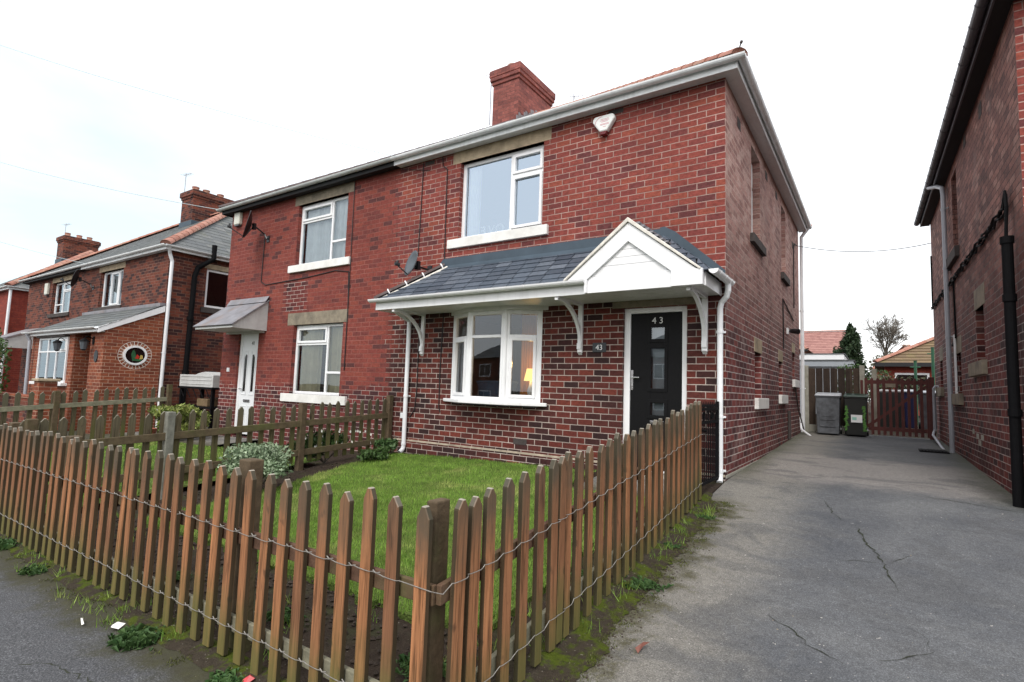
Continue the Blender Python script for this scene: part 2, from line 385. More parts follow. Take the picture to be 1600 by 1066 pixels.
def drive_mat():
    N = NT('worn concrete and asphalt drive')
    p = N.pos(); s = N.sep(p)
    sp = N.noise(p, 130.0, 4, 0.8)
    md = N.noise(p, 26.0, 4, 0.6)
    bg = N.noise(p, 0.85, 5, 0.62, 0.4)
    bg2 = N.noise(p, 2.6, 5, 0.65, 0.6)
    base = N.mix(N.ramp(bg, [(.33, 0.0), (.66, 1.0)]), (0.062, 0.067, 0.076), (0.120, 0.124, 0.128))
    # left track is warmer and paler
    tr = N.math('SUBTRACT', 1.0, N.sstep(N.math('ADD', s[0], N.math('MULTIPLY', bg2, 0.8)), 0.80, 1.55))
    base = N.mix(N.math('MULTIPLY', tr, 0.78), base, (0.205, 0.193, 0.168))
    # far pale concrete bay
    y2 = N.math('ADD', s[1], N.math('MULTIPLY', N.math('SUBTRACT', bg2, 0.5), 1.1))
    far = N.math('MULTIPLY', N.sstep(y2, 0.2, 0.9), N.math('SUBTRACT', 1.0, N.sstep(y2, 2.7, 3.3)))
    base = N.mix(N.math('MULTIPLY', far, 0.7), base, (0.245, 0.230, 0.215))
    st = N.sstep(N.noise(N.comb(N.math('MULTIPLY', s[0], 1.0), N.math('MULTIPLY', s[1], 1.6), 3.0), 1.25, 5, 0.6, 0.8), 0.52, 0.62)
    base = N.mix(N.math('MULTIPLY', st, 0.5), base, (0.075, 0.077, 0.080))
    pale = N.sstep(N.noise(p, 4.5, 5, 0.7, 0.5), 0.58, 0.74)
    base = N.mix(N.math('MULTIPLY', pale, 0.22), base, (0.22, 0.215, 0.20))
    dm = N.math('MULTIPLY', N.sstep(N.math('SUBTRACT', N.math('MULTIPLY', N.noise(p, 6.5, 5, 0.75), 1.1), s[0]), 0.10, 0.34), N.math('SUBTRACT', 1.0, N.sstep(s[1], -1.1, -0.6)))
    base = N.mix(N.math('MULTIPLY', dm, 0.85), base, N.mix(N.noise(p, 24.0, 4, 0.7), (0.030, 0.026, 0.018), (0.085, 0.082, 0.035)))
    # algae toward the walls and the fence
    edge = N.math('MAXIMUM', N.math('SUBTRACT', 1.0, N.sstep(N.math('ADD', s[0], N.math('MULTIPLY', bg2, 0.5)), 0.22, 0.62)),
                  N.sstep(N.math('SUBTRACT', s[0], N.math('MULTIPLY', bg2, 0.5)), 1.9, 2.5))
    edge = N.math('MULTIPLY', edge, N.sstep(s[1], -0.3, 1.0))
    base = N.mix(N.math('MULTIPLY', edge, 0.8), base, (0.062, 0.066, 0.036))
    spk = N.ramp(sp, [(0.36, 0.45), (0.47, 0.9), (0.56, 1.15), (0.63, 2.0)])
    base = N.mix(0.85, base, N.mix(1.0, base, spk, 'MULTIPLY'))
    base = N.mix(1.0, base, N.ramp(md, [(0.3, 0.82), (0.7, 1.15)]), 'MULTIPLY')
    chips = N.sstep(N.noise(p, 34.0, 2, 0.5), 0.735, 0.76)
    base = N.mix(N.math('MULTIPLY', chips, 0.8), base, (0.45, 0.43, 0.40))
    h = N.math('ADD', sp, N.math('MULTIPLY', md, 0.8))
    N.bsdf(base, 0.88, N.bump(h, 0.5, 0.004), spec=0.3)
    return N.m
M['drive'] = drive_mat()

def asphalt_mat():
    N = NT('dark pavement asphalt')
    p = N.pos()
    sp = N.noise(p, 120.0, 4, 0.8); bg = N.noise(p, 1.6, 5, 0.65, 0.5); md = N.noise(p, 18, 4)
    base = N.mix(bg, (0.052, 0.055, 0.062), (0.098, 0.100, 0.104))
    pale = N.sstep(N.noise(p, 3.1, 5, 0.7), 0.60, 0.75)
    base = N.mix(N.math('MULTIPLY', pale, 0.45), base, (0.20, 0.185, 0.165))
    base = N.mix(1.0, base, N.ramp(sp, [(0.36, 0.35), (0.47, 0.85), (0.56, 1.2), (0.63, 2.6)]), 'MULTIPLY')
    s = N.sep(p)
    m = N.math('MULTIPLY', N.sstep(N.math('ADD', s[1], N.math('MULTIPLY', N.noise(p, 5.0, 4, 0.7), 0.5)), -5.22, -4.95), 0.85)
    base = N.mix(m, base, N.mix(N.noise(p, 22, 3), (0.030, 0.024, 0.016), (0.06, 0.062, 0.022)))
    N.bsdf(base, 0.9, N.bump(N.math('ADD', sp, md), 0.5, 0.004), spec=0.25)
    return N.m
M['asphalt'] = asphalt_mat()

def soil_mat():
    N = NT('garden soil')
    p = N.pos()
    a = N.noise(p, 22.0, 5, 0.7); b = N.noise(p, 3.0, 4)
    c = N.mix(a, (0.016, 0.011, 0.008), (0.062, 0.046, 0.034))
    c = N.mix(N.math('MULTIPLY', N.sstep(b, 0.5, 0.7), 0.5), c, (0.045, 0.055, 0.020))
    st = N.sstep(N.noise(p, 48.0, 2), 0.70, 0.73)
    c = N.mix(st, c, (0.20, 0.18, 0.15))
    N.bsdf(c, 0.95, N.bump(a, 0.9, 0.03), spec=0.15)
    return N.m
M['soil'] = soil_mat()

def moss_mat():
    N = NT('mossy dirt edge')
    p = N.pos()
    a = N.noise(p, 30.0, 5, 0.7); b = N.noise(p, 5.5, 5, 0.7)
    c = N.mix(a, (0.020, 0.015, 0.011), (0.075, 0.062, 0.046))
    g = N.mix(a, (0.030, 0.050, 0.008), (0.095, 0.115, 0.014))
    c = N.mix(N.sstep(b, 0.46, 0.58), c, g)
    st = N.sstep(N.noise(p, 60.0, 2), 0.70, 0.72)
    c = N.mix(st, c, (0.22, 0.20, 0.17))
    N.bsdf(c, 0.95, N.bump(N.math('ADD', a, b), 1.0, 0.02), spec=0.1)
    return N.m
M['moss'] = moss_mat()

def turf_mat():
    N = NT('turf base')
    p = N.pos()
    c = N.mix(N.noise(p, 2.2, 4), (0.06, 0.12, 0.02), (0.15, 0.19, 0.05))
    c = N.mix(1.0, c, N.ramp(N.noise(p, 70, 3, 0.7), [(0.3, 0.4), (0.7, 1.3)]), 'MULTIPLY')
    N.bsdf(c, 0.9, N.bump(N.noise(p, 90, 3), 0.9, 0.02), spec=0.15)
    return N.m
M['turf'] = turf_mat()

def blade_mat():
    N = NT('grass blades')
    p = N.pos()
    r = N.n('ShaderNodeNewGeometry').outputs['Random Per Island']
    c = N.mix(r, (0.105, 0.215, 0.028), (0.235, 0.360, 0.065))
    y = N.sstep(N.noise(p, 1.5, 5, 0.7), 0.50, 0.68)
    c = N.mix(N.math('MULTIPLY', y, 0.6), c, (0.42, 0.42, 0.15))
    c = N.mix(1.0, c, N.ramp(N.noise(p, 3.2, 4, .7), [(.32, .55), (.6, 1.12)]), 'MULTIPLY')
    N.bsdf(c, 0.6, spec=0.2)
    return N.m
M['blade'] = blade_mat()
M['leaf_dark'] = leaf_mat('dark conifer leaf', [(0.012, 0.028, 0.012), (0.030, 0.055, 0.022), (0.018, 0.038, 0.016), (0.045, 0.07, 0.03)])
M['leaf_mid'] = leaf_mat('mid green leaf', [(0.030, 0.065, 0.018), (0.060, 0.11, 0.030), (0.045, 0.085, 0.022)])
M['leaf_yellow'] = leaf_mat('yellow green leaf', [(0.16, 0.20, 0.045), (0.30, 0.33, 0.10), (0.22, 0.27, 0.06), (0.10, 0.15, 0.03)])
M['leaf_silver'] = leaf_mat('silver green leaf', [(0.13, 0.20, 0.11), (0.34, 0.42, 0.28), (0.20, 0.27, 0.16), (0.09, 0.15, 0.07)])
M['leaf_weed'] = leaf_mat('weed leaf', [(0.030, 0.075, 0.022), (0.070, 0.13, 0.040), (0.05, 0.10, 0.035)])
M['leaf_olive'] = leaf_mat('olive hedge leaf', [(0.05, 0.055, 0.03), (0.10, 0.10, 0.055), (0.075, 0.08, 0.042)])
M['petal'] = plain('white petals', (0.78, 0.78, 0.72), 0.6, 0.05, 8)
M['twig'] = plain('bare twigs', (0.16, 0.14, 0.115), 0.9, 0.2, 8)

# ------------------------------------------------------------------ mesh builder
class MB:
    def __init__(self, mat=None):
        self.v = []; self.f = []; self.mi = []; self.M = mat or Matrix.Identity(4); self.cur = 0
    def add(self, vs, fs):
        b = len(self.v)
        self.v += [tuple(self.M @ Vector(p)) for p in vs]
        self.f += [tuple(b + i for i in f) for f in fs]
        self.mi += [self.cur] * len(fs)
        return self
    def box(self, x0, x1, y0, y1, z0, z1):
        if x0 > x1: x0, x1 = x1, x0
        if y0 > y1: y0, y1 = y1, y0
        if z0 > z1: z0, z1 = z1, z0
        vs = [(x0, y0, z0), (x1, y0, z0), (x1, y1, z0), (x0, y1, z0), (x0, y0, z1), (x1, y0, z1), (x1, y1, z1), (x0, y1, z1)]
        return self.add(vs, [(0, 3, 2, 1), (4, 5, 6, 7), (0, 1, 5, 4), (1, 2, 6, 5), (2, 3, 7, 6), (3, 0, 4, 7)])
    def quad(self, a, b, c, d):
        return self.add([a, b, c, d], [(0, 1, 2, 3)])
    def prism(self, poly, axis, a, b):
        """poly: 2D points CCW; axis: extrusion axis"""
        def P(p, t):
            if axis == 'y': return (p[0], t, p[1])
            if axis == 'x': return (t, p[0], p[1])
            return (p[0], p[1], t)
        n = len(poly)
        vs = [P(p, a) for p in poly] + [P(p, b) for p in poly]
        fs = [tuple(range(n))[::-1], tuple(range(n, 2 * n))] + [(i, (i + 1) % n, n + (i + 1) % n, n + i) for i in range(n)]
        return self.add(vs, fs)
    def tube(self, pts, r, seg=8, cap=True, sx=1.0):
        pts = [Vector(p) for p in pts]
        rs = r if isinstance(r, (list, tuple)) else [r] * len(pts)
        vs = []; fs = []
        prev = None
        for i, p in enumerate(pts):
            if i == 0: d = pts[1] - p
            elif i == len(pts) - 1: d = p - pts[i - 1]
            else: d = (pts[i + 1] - p).normalized() + (p - pts[i - 1]).normalized()
            if d.length < 1e-9: d = Vector((0, 0, 1))
            d.normalize()
            if prev is None:
                ref = Vector((0, 0, 1)) if abs(d.z) < 0.9 else Vector((1, 0, 0))
                a = d.cross(ref).normalized()
            else:
                a = (prev - d * prev.dot(d))
                if a.length < 1e-6: a = d.orthogonal()
                a.normalize()
            prev = a; b = d.cross(a)
            for k in range(seg):
                t = 2 * math.pi * (k + 0.5) / seg
                vs.append(tuple(p + a * (rs[i] * math.cos(t)) + b * (rs[i] * math.sin(t))))
        for i in range(len(pts) - 1):
            for k in range(seg):
                k2 = (k + 1) % seg
                fs.append((i * seg + k, i * seg + k2, (i + 1) * seg + k2, (i + 1) * seg + k))
        if cap:
            fs.append(tuple(range(seg))[::-1]); fs.append(tuple(range((len(pts) - 1) * seg, len(pts) * seg)))
        return self.add(vs, fs)
    def halfpipe(self, a, b, r, th=0.006, seg=8, up=True):
        """open gutter channel from a to b"""
        a = Vector(a); b = Vector(b); d = (b - a).normalized()
        side = d.cross(Vector((0, 0, 1))).normalized()
        vs = []; fs = []
        prof = [(-r * math.cos(math.pi * k / seg), -r * math.sin(math.pi * k / seg)) for k in range(seg + 1)]
        prof += [((r - th) * math.cos(math.pi * k / seg), -(r - th) * math.sin(math.pi * k / seg)) for k in range(seg + 1)]
        for e in (a, b):
            for (u, w) in prof: vs.append(tuple(e + side * u + Vector((0, 0, w))))
        n = len(prof)
        for i in range(n): fs.append((i, (i + 1) % n, n + (i + 1) % n, n + i))
        fs.append(tuple(range(n))[::-1]); fs.append(tuple(range(n, 2 * n)))
        return self.add(vs, fs)
    def build(self, name, mats, parent=None, smooth=False, bevel=0.0, loc=None):
        me = bpy.data.meshes.new(name)
        off = Vector((0, 0, 0))
        if parent is not None: off = world_loc(parent)
        elif loc is not None: off = Vector(loc)
        inv = None
        if parent is not None and world_rot(parent) != 0.0:
            inv = Matrix.Rotation(-world_rot(parent), 4, 'Z')
        vs = [Vector(p) - off for p in self.v]
        if inv: vs = [inv @ p for p in vs]
        me.from_pydata([tuple(p) for p in vs], [], self.f)
        if not isinstance(mats, (list, tuple)): mats = [mats]
        for m in mats: me.materials.append(M[m] if isinstance(m, str) else m)
        if len(mats) > 1: me.polygons.foreach_set('material_index', self.mi)
        if smooth: me.polygons.foreach_set('use_smooth', [True] * len(me.polygons))
        me.validate(); me.update()
        o = bpy.data.objects.new(name, me)
        COL.objects.link(o)
        if parent is not None: o.parent = parent
        elif loc is not None: o.location = loc
        if bevel:
            b = o.modifiers.new('bevel', 'BEVEL'); b.width = bevel; b.segments = 2; b.limit_method = 'ANGLE'; b.angle_limit = R(40)
        return o

def world_loc(o):
    l = Vector(o.location)
    while o.parent is not None:
        o = o.parent
        l = l + Vector(o.location)
    return l
def world_rot(o):
    return 0.0

def thing(name, loc, label, cat, group=None):
    o = bpy.data.objects.new(name, None); COL.objects.link(o)
    o.empty_display_size = 0.2
    o.location = loc
    o['label'] = label; o['category'] = cat
    if group: o['group'] = group
    return o
def tag(o, label, cat, group=None, kind=None):
    if label: o['label'] = label
    if cat: o['category'] = cat
    if group: o['group'] = group
    if kind: o['kind'] = kind
    return o
def struct(o):
    o['kind'] = 'structure'; return o

# frame on a wall plane: local x = along wall, local y = INTO the wall, z up
def wallM(origin, ang):
    return Matrix.Translation(Vector(origin)) @ Matrix.Rotation(ang, 4, 'Z')
FRONT = Matrix.Identity(4)                       # wall facing -Y : x=X, y=into +Y
def sideM(x, y0=0.0):                            # wall facing +X : local x -> +Y, local y(into) -> -X
    return Matrix.Translation((x, y0, 0)) @ Matrix.Rotation(math.pi / 2, 4, 'Z')
def sideL(x, y0=0.0, rot=0.0):                   # wall facing -X : local x -> -Y, into -> +X
    return Matrix.Translation((x, y0, 0)) @ Matrix.Rotation(-math.pi / 2 + rot, 4, 'Z')

def wall_holes(mb, u0, u1, z0, z1, holes, reveal=0.12):
    us = sorted({u0, u1} | {h[0] for h in holes} | {h[1] for h in holes})
    zs = sorted({z0, z1} | {h[2] for h in holes} | {h[3] for h in holes})
    us = [u for u in us if u0 <= u <= u1]; zs = [z for z in zs if z0 <= z <= z1]
    for i in range(len(us) - 1):
        for j in range(len(zs) - 1):
            cu = (us[i] + us[i + 1]) / 2; cz = (zs[j] + zs[j + 1]) / 2
            if any(h[0] < cu < h[1] and h[2] < cz < h[3] for h in holes): continue
            mb.quad((us[i], 0, zs[j]), (us[i + 1], 0, zs[j]), (us[i + 1], 0, zs[j + 1]), (us[i], 0, zs[j + 1]))
    for (a, b, c, d) in holes:
        r = reveal
        mb.quad((a, 0, c), (a, 0, d), (a, r, d), (a, r, c))
        mb.quad((b, 0, d), (b, 0, c), (b, r, c), (b, r, d))
        mb.quad((a, 0, d), (b, 0, d), (b, r, d), (a, r, d))
        mb.quad((b, 0, c), (a, 0, c), (a, r, c), (b, r, c))

def ring(mb, u0, u1, z0, z1, t, y0, y1):
    mb.box(u0, u0 + t, y0, y1, z0, z1); mb.box(u1 - t, u1, y0, y1, z0, z1)
    mb.box(u0 + t, u1 - t, y0, y1, z0, z0 + t); mb.box(u0 + t, u1 - t, y0, y1, z1 - t, z1)

def window(parent, Mx, u0, u1, z0, z1, lights, depth=0.09, glass='glass', t=0.055, curtain=None, frame_mat='upvc', bars=()):
    """lights: list of (a,b,c,d,sash) in 0..1 fractions of the opening"""
    f = MB(Mx)
    ring(f, u0, u1, z0, z1, t, depth - 0.0, depth + 0.06)
    g = MB(Mx)
    W = u1 - u0 - 2 * t; H = z1 - z0 - 2 * t
    for (a, b, c, d, sash) in lights:
        x0 = u0 + t + W * a; x1 = u0 + t + W * b; y0 = z0 + t + H * c; y1 = z0 + t + H * d
        m = 0.022
        X0 = x0 + (m if a > 0 else 0); X1 = x1 - (m if b < 1 else 0)
        Y0 = y0 + (m if c > 0 else 0); Y1 = y1 - (m if d < 1 else 0)
        # mullion pieces on the right / top edge of each light
        if b < 1: f.box(x1 - m, x1 + m, depth + 0.002, depth + 0.058, y0, y1)
        if d < 1: f.box(X0, X1, depth + 0.004, depth + 0.056, y1 - m, y1 + m)
        if sash:
            ring(f, X0 + 0.001, X1 - 0.001, Y0 + 0.001, Y1 - 0.001, 0.045, depth - 0.016, depth + 0.045)
            X0 += 0.044; X1 -= 0.044; Y0 += 0.044; Y1 -= 0.044
        g.quad((X0 - .005, depth + 0.03, Y0 - .005), (X1 + .005, depth + 0.03, Y0 - .005), (X1 + .005, depth + 0.03, Y1 + .005), (X0 - .005, depth + 0.03, Y1 + .005))
    fo = f.build('window', frame_mat, parent, bevel=0.005)
    g.build('pane', glass, fo)
    if curtain:
        cm, ranges = curtain
        c = MB(Mx)
        for (a, b) in ranges:
            n = max(6, int((b - a) / 0.03)); pts = []
            for i in range(n + 1):
                u = a + (b - a) * i / n
                pts.append((u, depth + 0.11 + 0.022 * math.sin(i * 1.9) + 0.006 * math.sin(i * 5.1)))
            for i in range(n):
                c.quad((pts[i][0], pts[i][1], z0 + 0.02), (pts[i + 1][0], pts[i + 1][1], z0 + 0.02), (pts[i + 1][0], pts[i + 1][1], z1), (pts[i][0], pts[i][1], z1))
        c.build('curtain', cm, fo)
    return fo

def tiled_slope(mb, A, B, C, D, tw, ch, th, jit=0.004, rnd=None, gap=0.002):
    """A-B eaves, D above A, C above B (planar). Each tile is its own little slab."""
    rnd = rnd or random
    A, B, C, D = map(Vector, (A, B, C, D))
    e = (B - A); L = e.length; e.normalize()
    up = (D - A) - e * (D - A).dot(e)
    if up.length < 1e-6: up = (C - B) - e * (C - B).dot(e)
    Hh = up.length; up.normalize()
    nrm = e.cross(up).normalized()
    if nrm.z < 0: nrm = -nrm
    nc = max(1, int(round(Hh / ch)))
    def lim(t):
        l = (A + (D - A) * t - A).dot(e); r = (B + (C - B) * t - A).dot(e); return l, r
    for k in range(nc):
        t0 = k / nc; t1 = (k + 1) / nc
        l0, r0 = lim(t0); l1, r1 = lim(t1)
        lo = min(l0, l1); hi = max(r0, r1)
        s = lo - (tw / 2 if k % 2 else 0) - rnd.random() * 0.01
        while s < hi:
            a0 = max(s + gap, l0); b0 = min(s + tw - gap, r0)
            a1 = max(s + gap, l1); b1 = min(s + tw - gap, r1)
            s += tw
            if b0 - a0 < 0.004 and b1 - a1 < 0.004: continue
            if b0 < a0: a0 = b0 = (a0 + b0) / 2
            if b1 < a1: a1 = b1 = (a1 + b1) / 2
            j = rnd.uniform(-jit, jit); j2 = rnd.uniform(-jit, jit) * 0.5
            h0 = t0 * Hh - 0.012 + j2; h1 = t1 * Hh
            P = lambda q, h, n: tuple(A + e * q + up * h + nrm * n)
            v = [P(a0, h0, th + j), P(b0, h0, th + j * 0.3), P(b1, h1, 0.002), P(a1, h1, 0.002), P(a0, h0, 0.0), P(b0, h0, 0.0)]
            mb.add(v, [(0, 1, 2, 3), (4, 5, 1, 0), (0, 3, 4), (1, 5, 2)])

def ridge_run(mb, P, Q, r, seg=0.3, lift=0.0):
    P = Vector(P); Q = Vector(Q); d = Q - P; n = max(1, int(d.length / seg)); d.normalize(); L = (Q - P).length
    side = d.cross(Vector((0, 0, 1))).normalized(); up = side.cross(d).normalized()
    for i in range(n):
        a = P + d * (L * i / n - 0.01); b = P + d * (L * (i + 1) / n + 0.01)
        ra = r * 1.06; rb = r * 0.98
        vs = []; K = 6
        for e, rr in ((a, ra), (b, rb)):
            for k in range(K + 1):
                t = math.pi * k / K
                vs.append(tuple(e + side * rr * math.cos(t) + up * (rr * math.sin(t) * 0.75 + lift)))
        fs = [(k, k + 1, K + 2 + k, K + 1 + k) for k in range(K)] + [tuple(range(K + 1))]
        mb.add(vs, fs)

def text_mesh(name, s, size, mat, parent, Mx, extrude=0.004, loc=None, align='CENTER', sx=1.0):
    cu = bpy.data.curves.new('lettering', 'FONT')
    cu.body = s; cu.size = size; cu.extrude = extrude; cu.align_x = align; cu.align_y = 'BOTTOM_BASELINE'; cu.resolution_u = 3
    tmp = bpy.data.objects.new('lettering', cu)
    me = bpy.data.meshes.new_from_object(tmp)
    bpy.data.objects.remove(tmp)
    mb = MB(Mx @ Matrix.Rotation(math.pi / 2, 4, 'X') @ Matrix.Diagonal((sx, 1, 1, 1)))
    mb.add([tuple(v.co) for v in me.vertices], [tuple(p.vertices) for p in me.polygons])
    bpy.data.meshes.remove(me)
    return mb.build(name, mat, parent, loc=loc)

def downpipe(parent, pts, r, mat, clips=(), name='downpipe', clipdir=(0, 1, 0)):
    mb = MB(); mb.tube(pts, r, 12)
    for (x, y, z) in clips:
        mb.tube([(x, y, z - 0.018), (x, y, z + 0.018)], r + 0.006, 12)
        c = Vector(clipdir)
        s = c.cross(Vector((0, 0, 1)))
        a = Vector((x, y, z)) + c * (r + 0.015)
        mb.box(a.x - 0.05 * abs(s.x) - 0.006, a.x + 0.05 * abs(s.x) + 0.006, a.y - 0.05 * abs(s.y) - 0.006, a.y + 0.05 * abs(s.y) + 0.006, z - 0.012, z + 0.012)
    return mb.build(name, mat, parent, smooth=False, bevel=0.0)

def shade_auto(o):
    for p in o.data.polygons: p.use_smooth = True
    return o

exec_parts = []
# ================================================================== HOUSES
EZ = 4.90            # soffit height
PX = -5.635          # party line
XW = -11.30          # far end of number 41
YB = 7.35            # back wall
SL = math.tan(R(31.5))

def half_roof(root, xi, xo, y0, y1, ez, tilem='tile_red', ridgem='ridge_red', tw=0.21, ch=0.30, ov=0.22, th=0.022, rseed=1, detail=True, SL=SL, hr=0.105):
    """hipped at xo, cut square at the party line xi"""
    rr = random.Random(rseed)
    s = 1 if xo > xi else -1
    Xo = xo + s * ov; Y0 = y0 - ov; Y1 = y1 + ov; run = (Y1 - Y0) / 2; ym = (Y0 + Y1) / 2
    z0 = ez + 0.085; zr = z0 + run * SL; xr = Xo - s * run
    mb = MB()
    if not detail: tw, ch = 0.5, 0.5
    a, b, c, d = (xi, Y0, z0), (Xo, Y0, z0), (xr, ym, zr), (xi, ym, zr)
    if s > 0: tiled_slope(mb, a, b, c, d, tw, ch, th, rnd=rr)
    else: tiled_slope(mb, b, a, d, c, tw, ch, th, rnd=rr)
    a, b = (Xo, Y0, z0), (Xo, Y1, z0)
    if s > 0: tiled_slope(mb, a, b, c, c, tw, ch, th, rnd=rr)
    else: tiled_slope(mb, b, a, c, c, tw, ch, th, rnd=rr)
    tiled_slope(mb, (xi, Y1, z0), (Xo, Y1, z0), (xr, ym, zr), (xi, ym, zr), 0.6, 0.6, th, rnd=rr)
    # roofing underlay just below the tiles
    q = 0.012
    for poly in ([(xi, Y0, z0 - q), (Xo, Y0, z0 - q), (xr, ym, zr - q), (xi, ym, zr - q)],
                 [(xi, Y1, z0 - q), (Xo, Y1, z0 - q), (xr, ym, zr - q), (xi, ym, zr - q)]):
        mb.add(poly, [(0, 1, 2, 3)])
    mb.add([(Xo, Y0, z0 - q), (Xo, Y1, z0 - q), (xr, ym, zr - q)], [(0, 1, 2)])
    ro = mb.build('roof', tilem, root)
    rb = MB()
    ridge_run(rb, (xi, ym, zr + 0.02), (xr, ym, zr + 0.02), 0.11, 0.32)
    ridge_run(rb, (Xo - s * 0.02, Y0 + 0.02, z0 + 0.03), (xr, ym, zr + 0.03), hr, 0.32)
    ridge_run(rb, (Xo - s * 0.02, Y1 - 0.02, z0 + 0.03), (xr, ym, zr + 0.03), 0.105, 0.32)
    rb.build('ridge_tiles', ridgem, ro, smooth=True)
    return ro, xr, ym, zr

def eaves(root, xi, xo, y0, y1, ez, fm, sm, gm, out=0.16, open_front=True):
    """soffit, fascia and gutter along the front, the outer side and the back"""
    s = 1 if xo > xi else -1
    Xo = xo + s * out; Y0 = y0 - out
    sf = MB()
    x0, x1 = sorted((xi, Xo))
    sf.box(x0, x1, Y0, y0 + 0.0, ez, ez + 0.012)
    xa, xb = sorted((xo, Xo))
    sf.box(xa, xb, y0, y1 + out, ez, ez + 0.012)
    # board joints across the soffit
    sf.build('soffit', sm, root)
    fa = MB()
    fa.box(x0, x1, Y0 - 0.016, Y0, ez - 0.022, ez + 0.10)
    xa, xb = sorted((Xo, Xo + s * 0.016))
    fa.box(xa, xb, Y0 - 0.016, y1 + out, ez - 0.022, ez + 0.10)
    fa.build('fascia', fm, root)
    g = MB()
    gy = Y0 - 0.016 - 0.052; gx = Xo + s * (0.016 + 0.052); gzz = ez + 0.098
    a = (xi, gy, gzz); b = (gx + s * 0.05, gy, gzz)
    if s > 0: g.halfpipe(a, b, 0.052)
    else: g.halfpipe(b, a, 0.052)
    g.halfpipe((gx, y1 + out, gzz), (gx, gy - 0.0, gzz), 0.052)
    # unions and brackets
    n = int(abs(gx - xi) / 0.95)
    for i in range(1, n + 1):
        x = xi + (gx - xi) * (i - 0.4) / n
        g.halfpipe((x - 0.03, gy, gzz + .001), (x + 0.03, gy, gzz + .001), 0.0560)
    n = int((y1 - y0) / 0.9)
    for i in range(n):
        y = y0 + (y1 - y0) * (i + 0.5) / n
        g.halfpipe((gx, y + 0.03, gzz + .001), (gx, y - 0.03, gzz + .001), 0.0560)
    g.build('gutter', gm, root, smooth=False)

def stone(root, Mx, u0, u1, z0, z1, proj, into, name, mat, par=None):
    mb = MB(Mx); mb.box(u0, u1, -proj, into, z0, z1)
    return mb.build(name, mat, par or root, bevel=0.006)

# ------------------------------------------------------------------ number 43
H43 = thing('brick_house', (-2.8, 3.6, 0), 'red brick end semi with black front door 43, bay window and slate porch roof', 'house')
UW43 = (-4.215, -2.60, 3.385, 4.69)
BAY = (-4.20, -2.56, 0.77, 2.12)
DO43 = (-1.29, -0.455, -0.12, 2.075)
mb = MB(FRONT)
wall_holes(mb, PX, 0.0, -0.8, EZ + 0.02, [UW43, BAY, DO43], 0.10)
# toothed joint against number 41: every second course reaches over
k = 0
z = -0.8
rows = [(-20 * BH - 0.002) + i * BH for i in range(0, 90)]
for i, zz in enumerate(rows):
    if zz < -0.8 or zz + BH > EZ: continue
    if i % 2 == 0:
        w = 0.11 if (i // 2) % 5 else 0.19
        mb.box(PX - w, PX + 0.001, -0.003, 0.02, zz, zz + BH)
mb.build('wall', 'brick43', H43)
mb = MB(sideM(0.0))
SW = [(1.64, 2.36, 3.33, 4.70), (4.62, 5.20, 3.35, 4.70), (1.84, 2.38, 0.95, 1.63), (4.15, 4.60, 1.02, 1.63), (6.05, 6.45, 1.36, 1.93)]
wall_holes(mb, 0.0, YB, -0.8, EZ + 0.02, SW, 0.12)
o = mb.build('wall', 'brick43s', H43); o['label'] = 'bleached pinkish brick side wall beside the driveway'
mb = MB(); mb.quad((0, YB, -0.8), (PX, YB, -0.8), (PX, YB, EZ + .02), (0, YB, EZ + .02))
mb.quad((PX + 0.3, 0.3, 2.40), (-0.3, 0.3, 2.40), (-0.3, YB - .1, 2.40), (PX + 0.3, YB - .1, 2.40))
mb.build('wall', 'brickP2', H43)
# brick plinth with cement fillet
pl = MB(); pl.box(PX + 0.02, -1.40, -0.028, 0, -0.8, 0.028); pl.box(-0.36, 0.0, -0.028, 0, -0.8, 0.028)
pb = pl.build('plinth', 'brick43', H43)
fl = MB(); fl.prism([(-0.034, 0.026), (0.0, 0.052), (0.0, 0.026)], 'x', -5.45, -1.40)
fl.prism([(-0.034, 0.026), (0.0, 0.052), (0.0, 0.026)], 'x', -0.34, -0.004)
fl.build('fillet', 'fillet_sand', pb)
fl = MB(sideM(0.0)); fl.box(0.0, YB, -0.012, 0, 0.012, 0.045); fl.build('fillet', 'concrete_post', pb)
# upper window
w = window(H43, FRONT, *UW43, [(0, .62, 0, 1, 0), (.62, 1, 0, .72, 1), (.62, 1, .72, 1, 1)], depth=0.085, glass='glass_up', t=0.06,
           curtain=('net', [(-4.15, -3.92)]))
stone(H43, FRONT, -4.40, -2.48, 3.235, 3.385, 0.055, 0.10, 'sill', 'paint_sill', w)
stone(H43, FRONT, -4.385, -2.475, 4.69, 4.895, 0.004, 0.10, 'lintel', 'stone', w)
# side windows
sm = sideM(0.0)
for i, h in enumerate(SW):
    big = h[3] > 4
    ww = window(H43, sm, *h, [(0, 1, 0, .68, 1), (0, 1, .68, 1, 1)] if big else [(0, 1, 0, 1, 1)], depth=0.12, t=0.045)
    if big:
        stone(H43, sm, h[0] - 0.12, h[1] + 0.18, h[2] - 0.13, h[2], 0.06, 0.12, 'sill', 'stone_dark', ww)
    else:
        stone(H43, sm, h[0] - 0.02, h[1] + 0.34, h[2] - 0.16, h[2], 0.055, 0.12, 'sill', 'paint_sill', ww)
        stone(H43, sm, h[0] - 0.05, h[1] + 0.05, h[3], h[3] + 0.21, 0.006, 0.12, 'lintel', 'stone', ww)
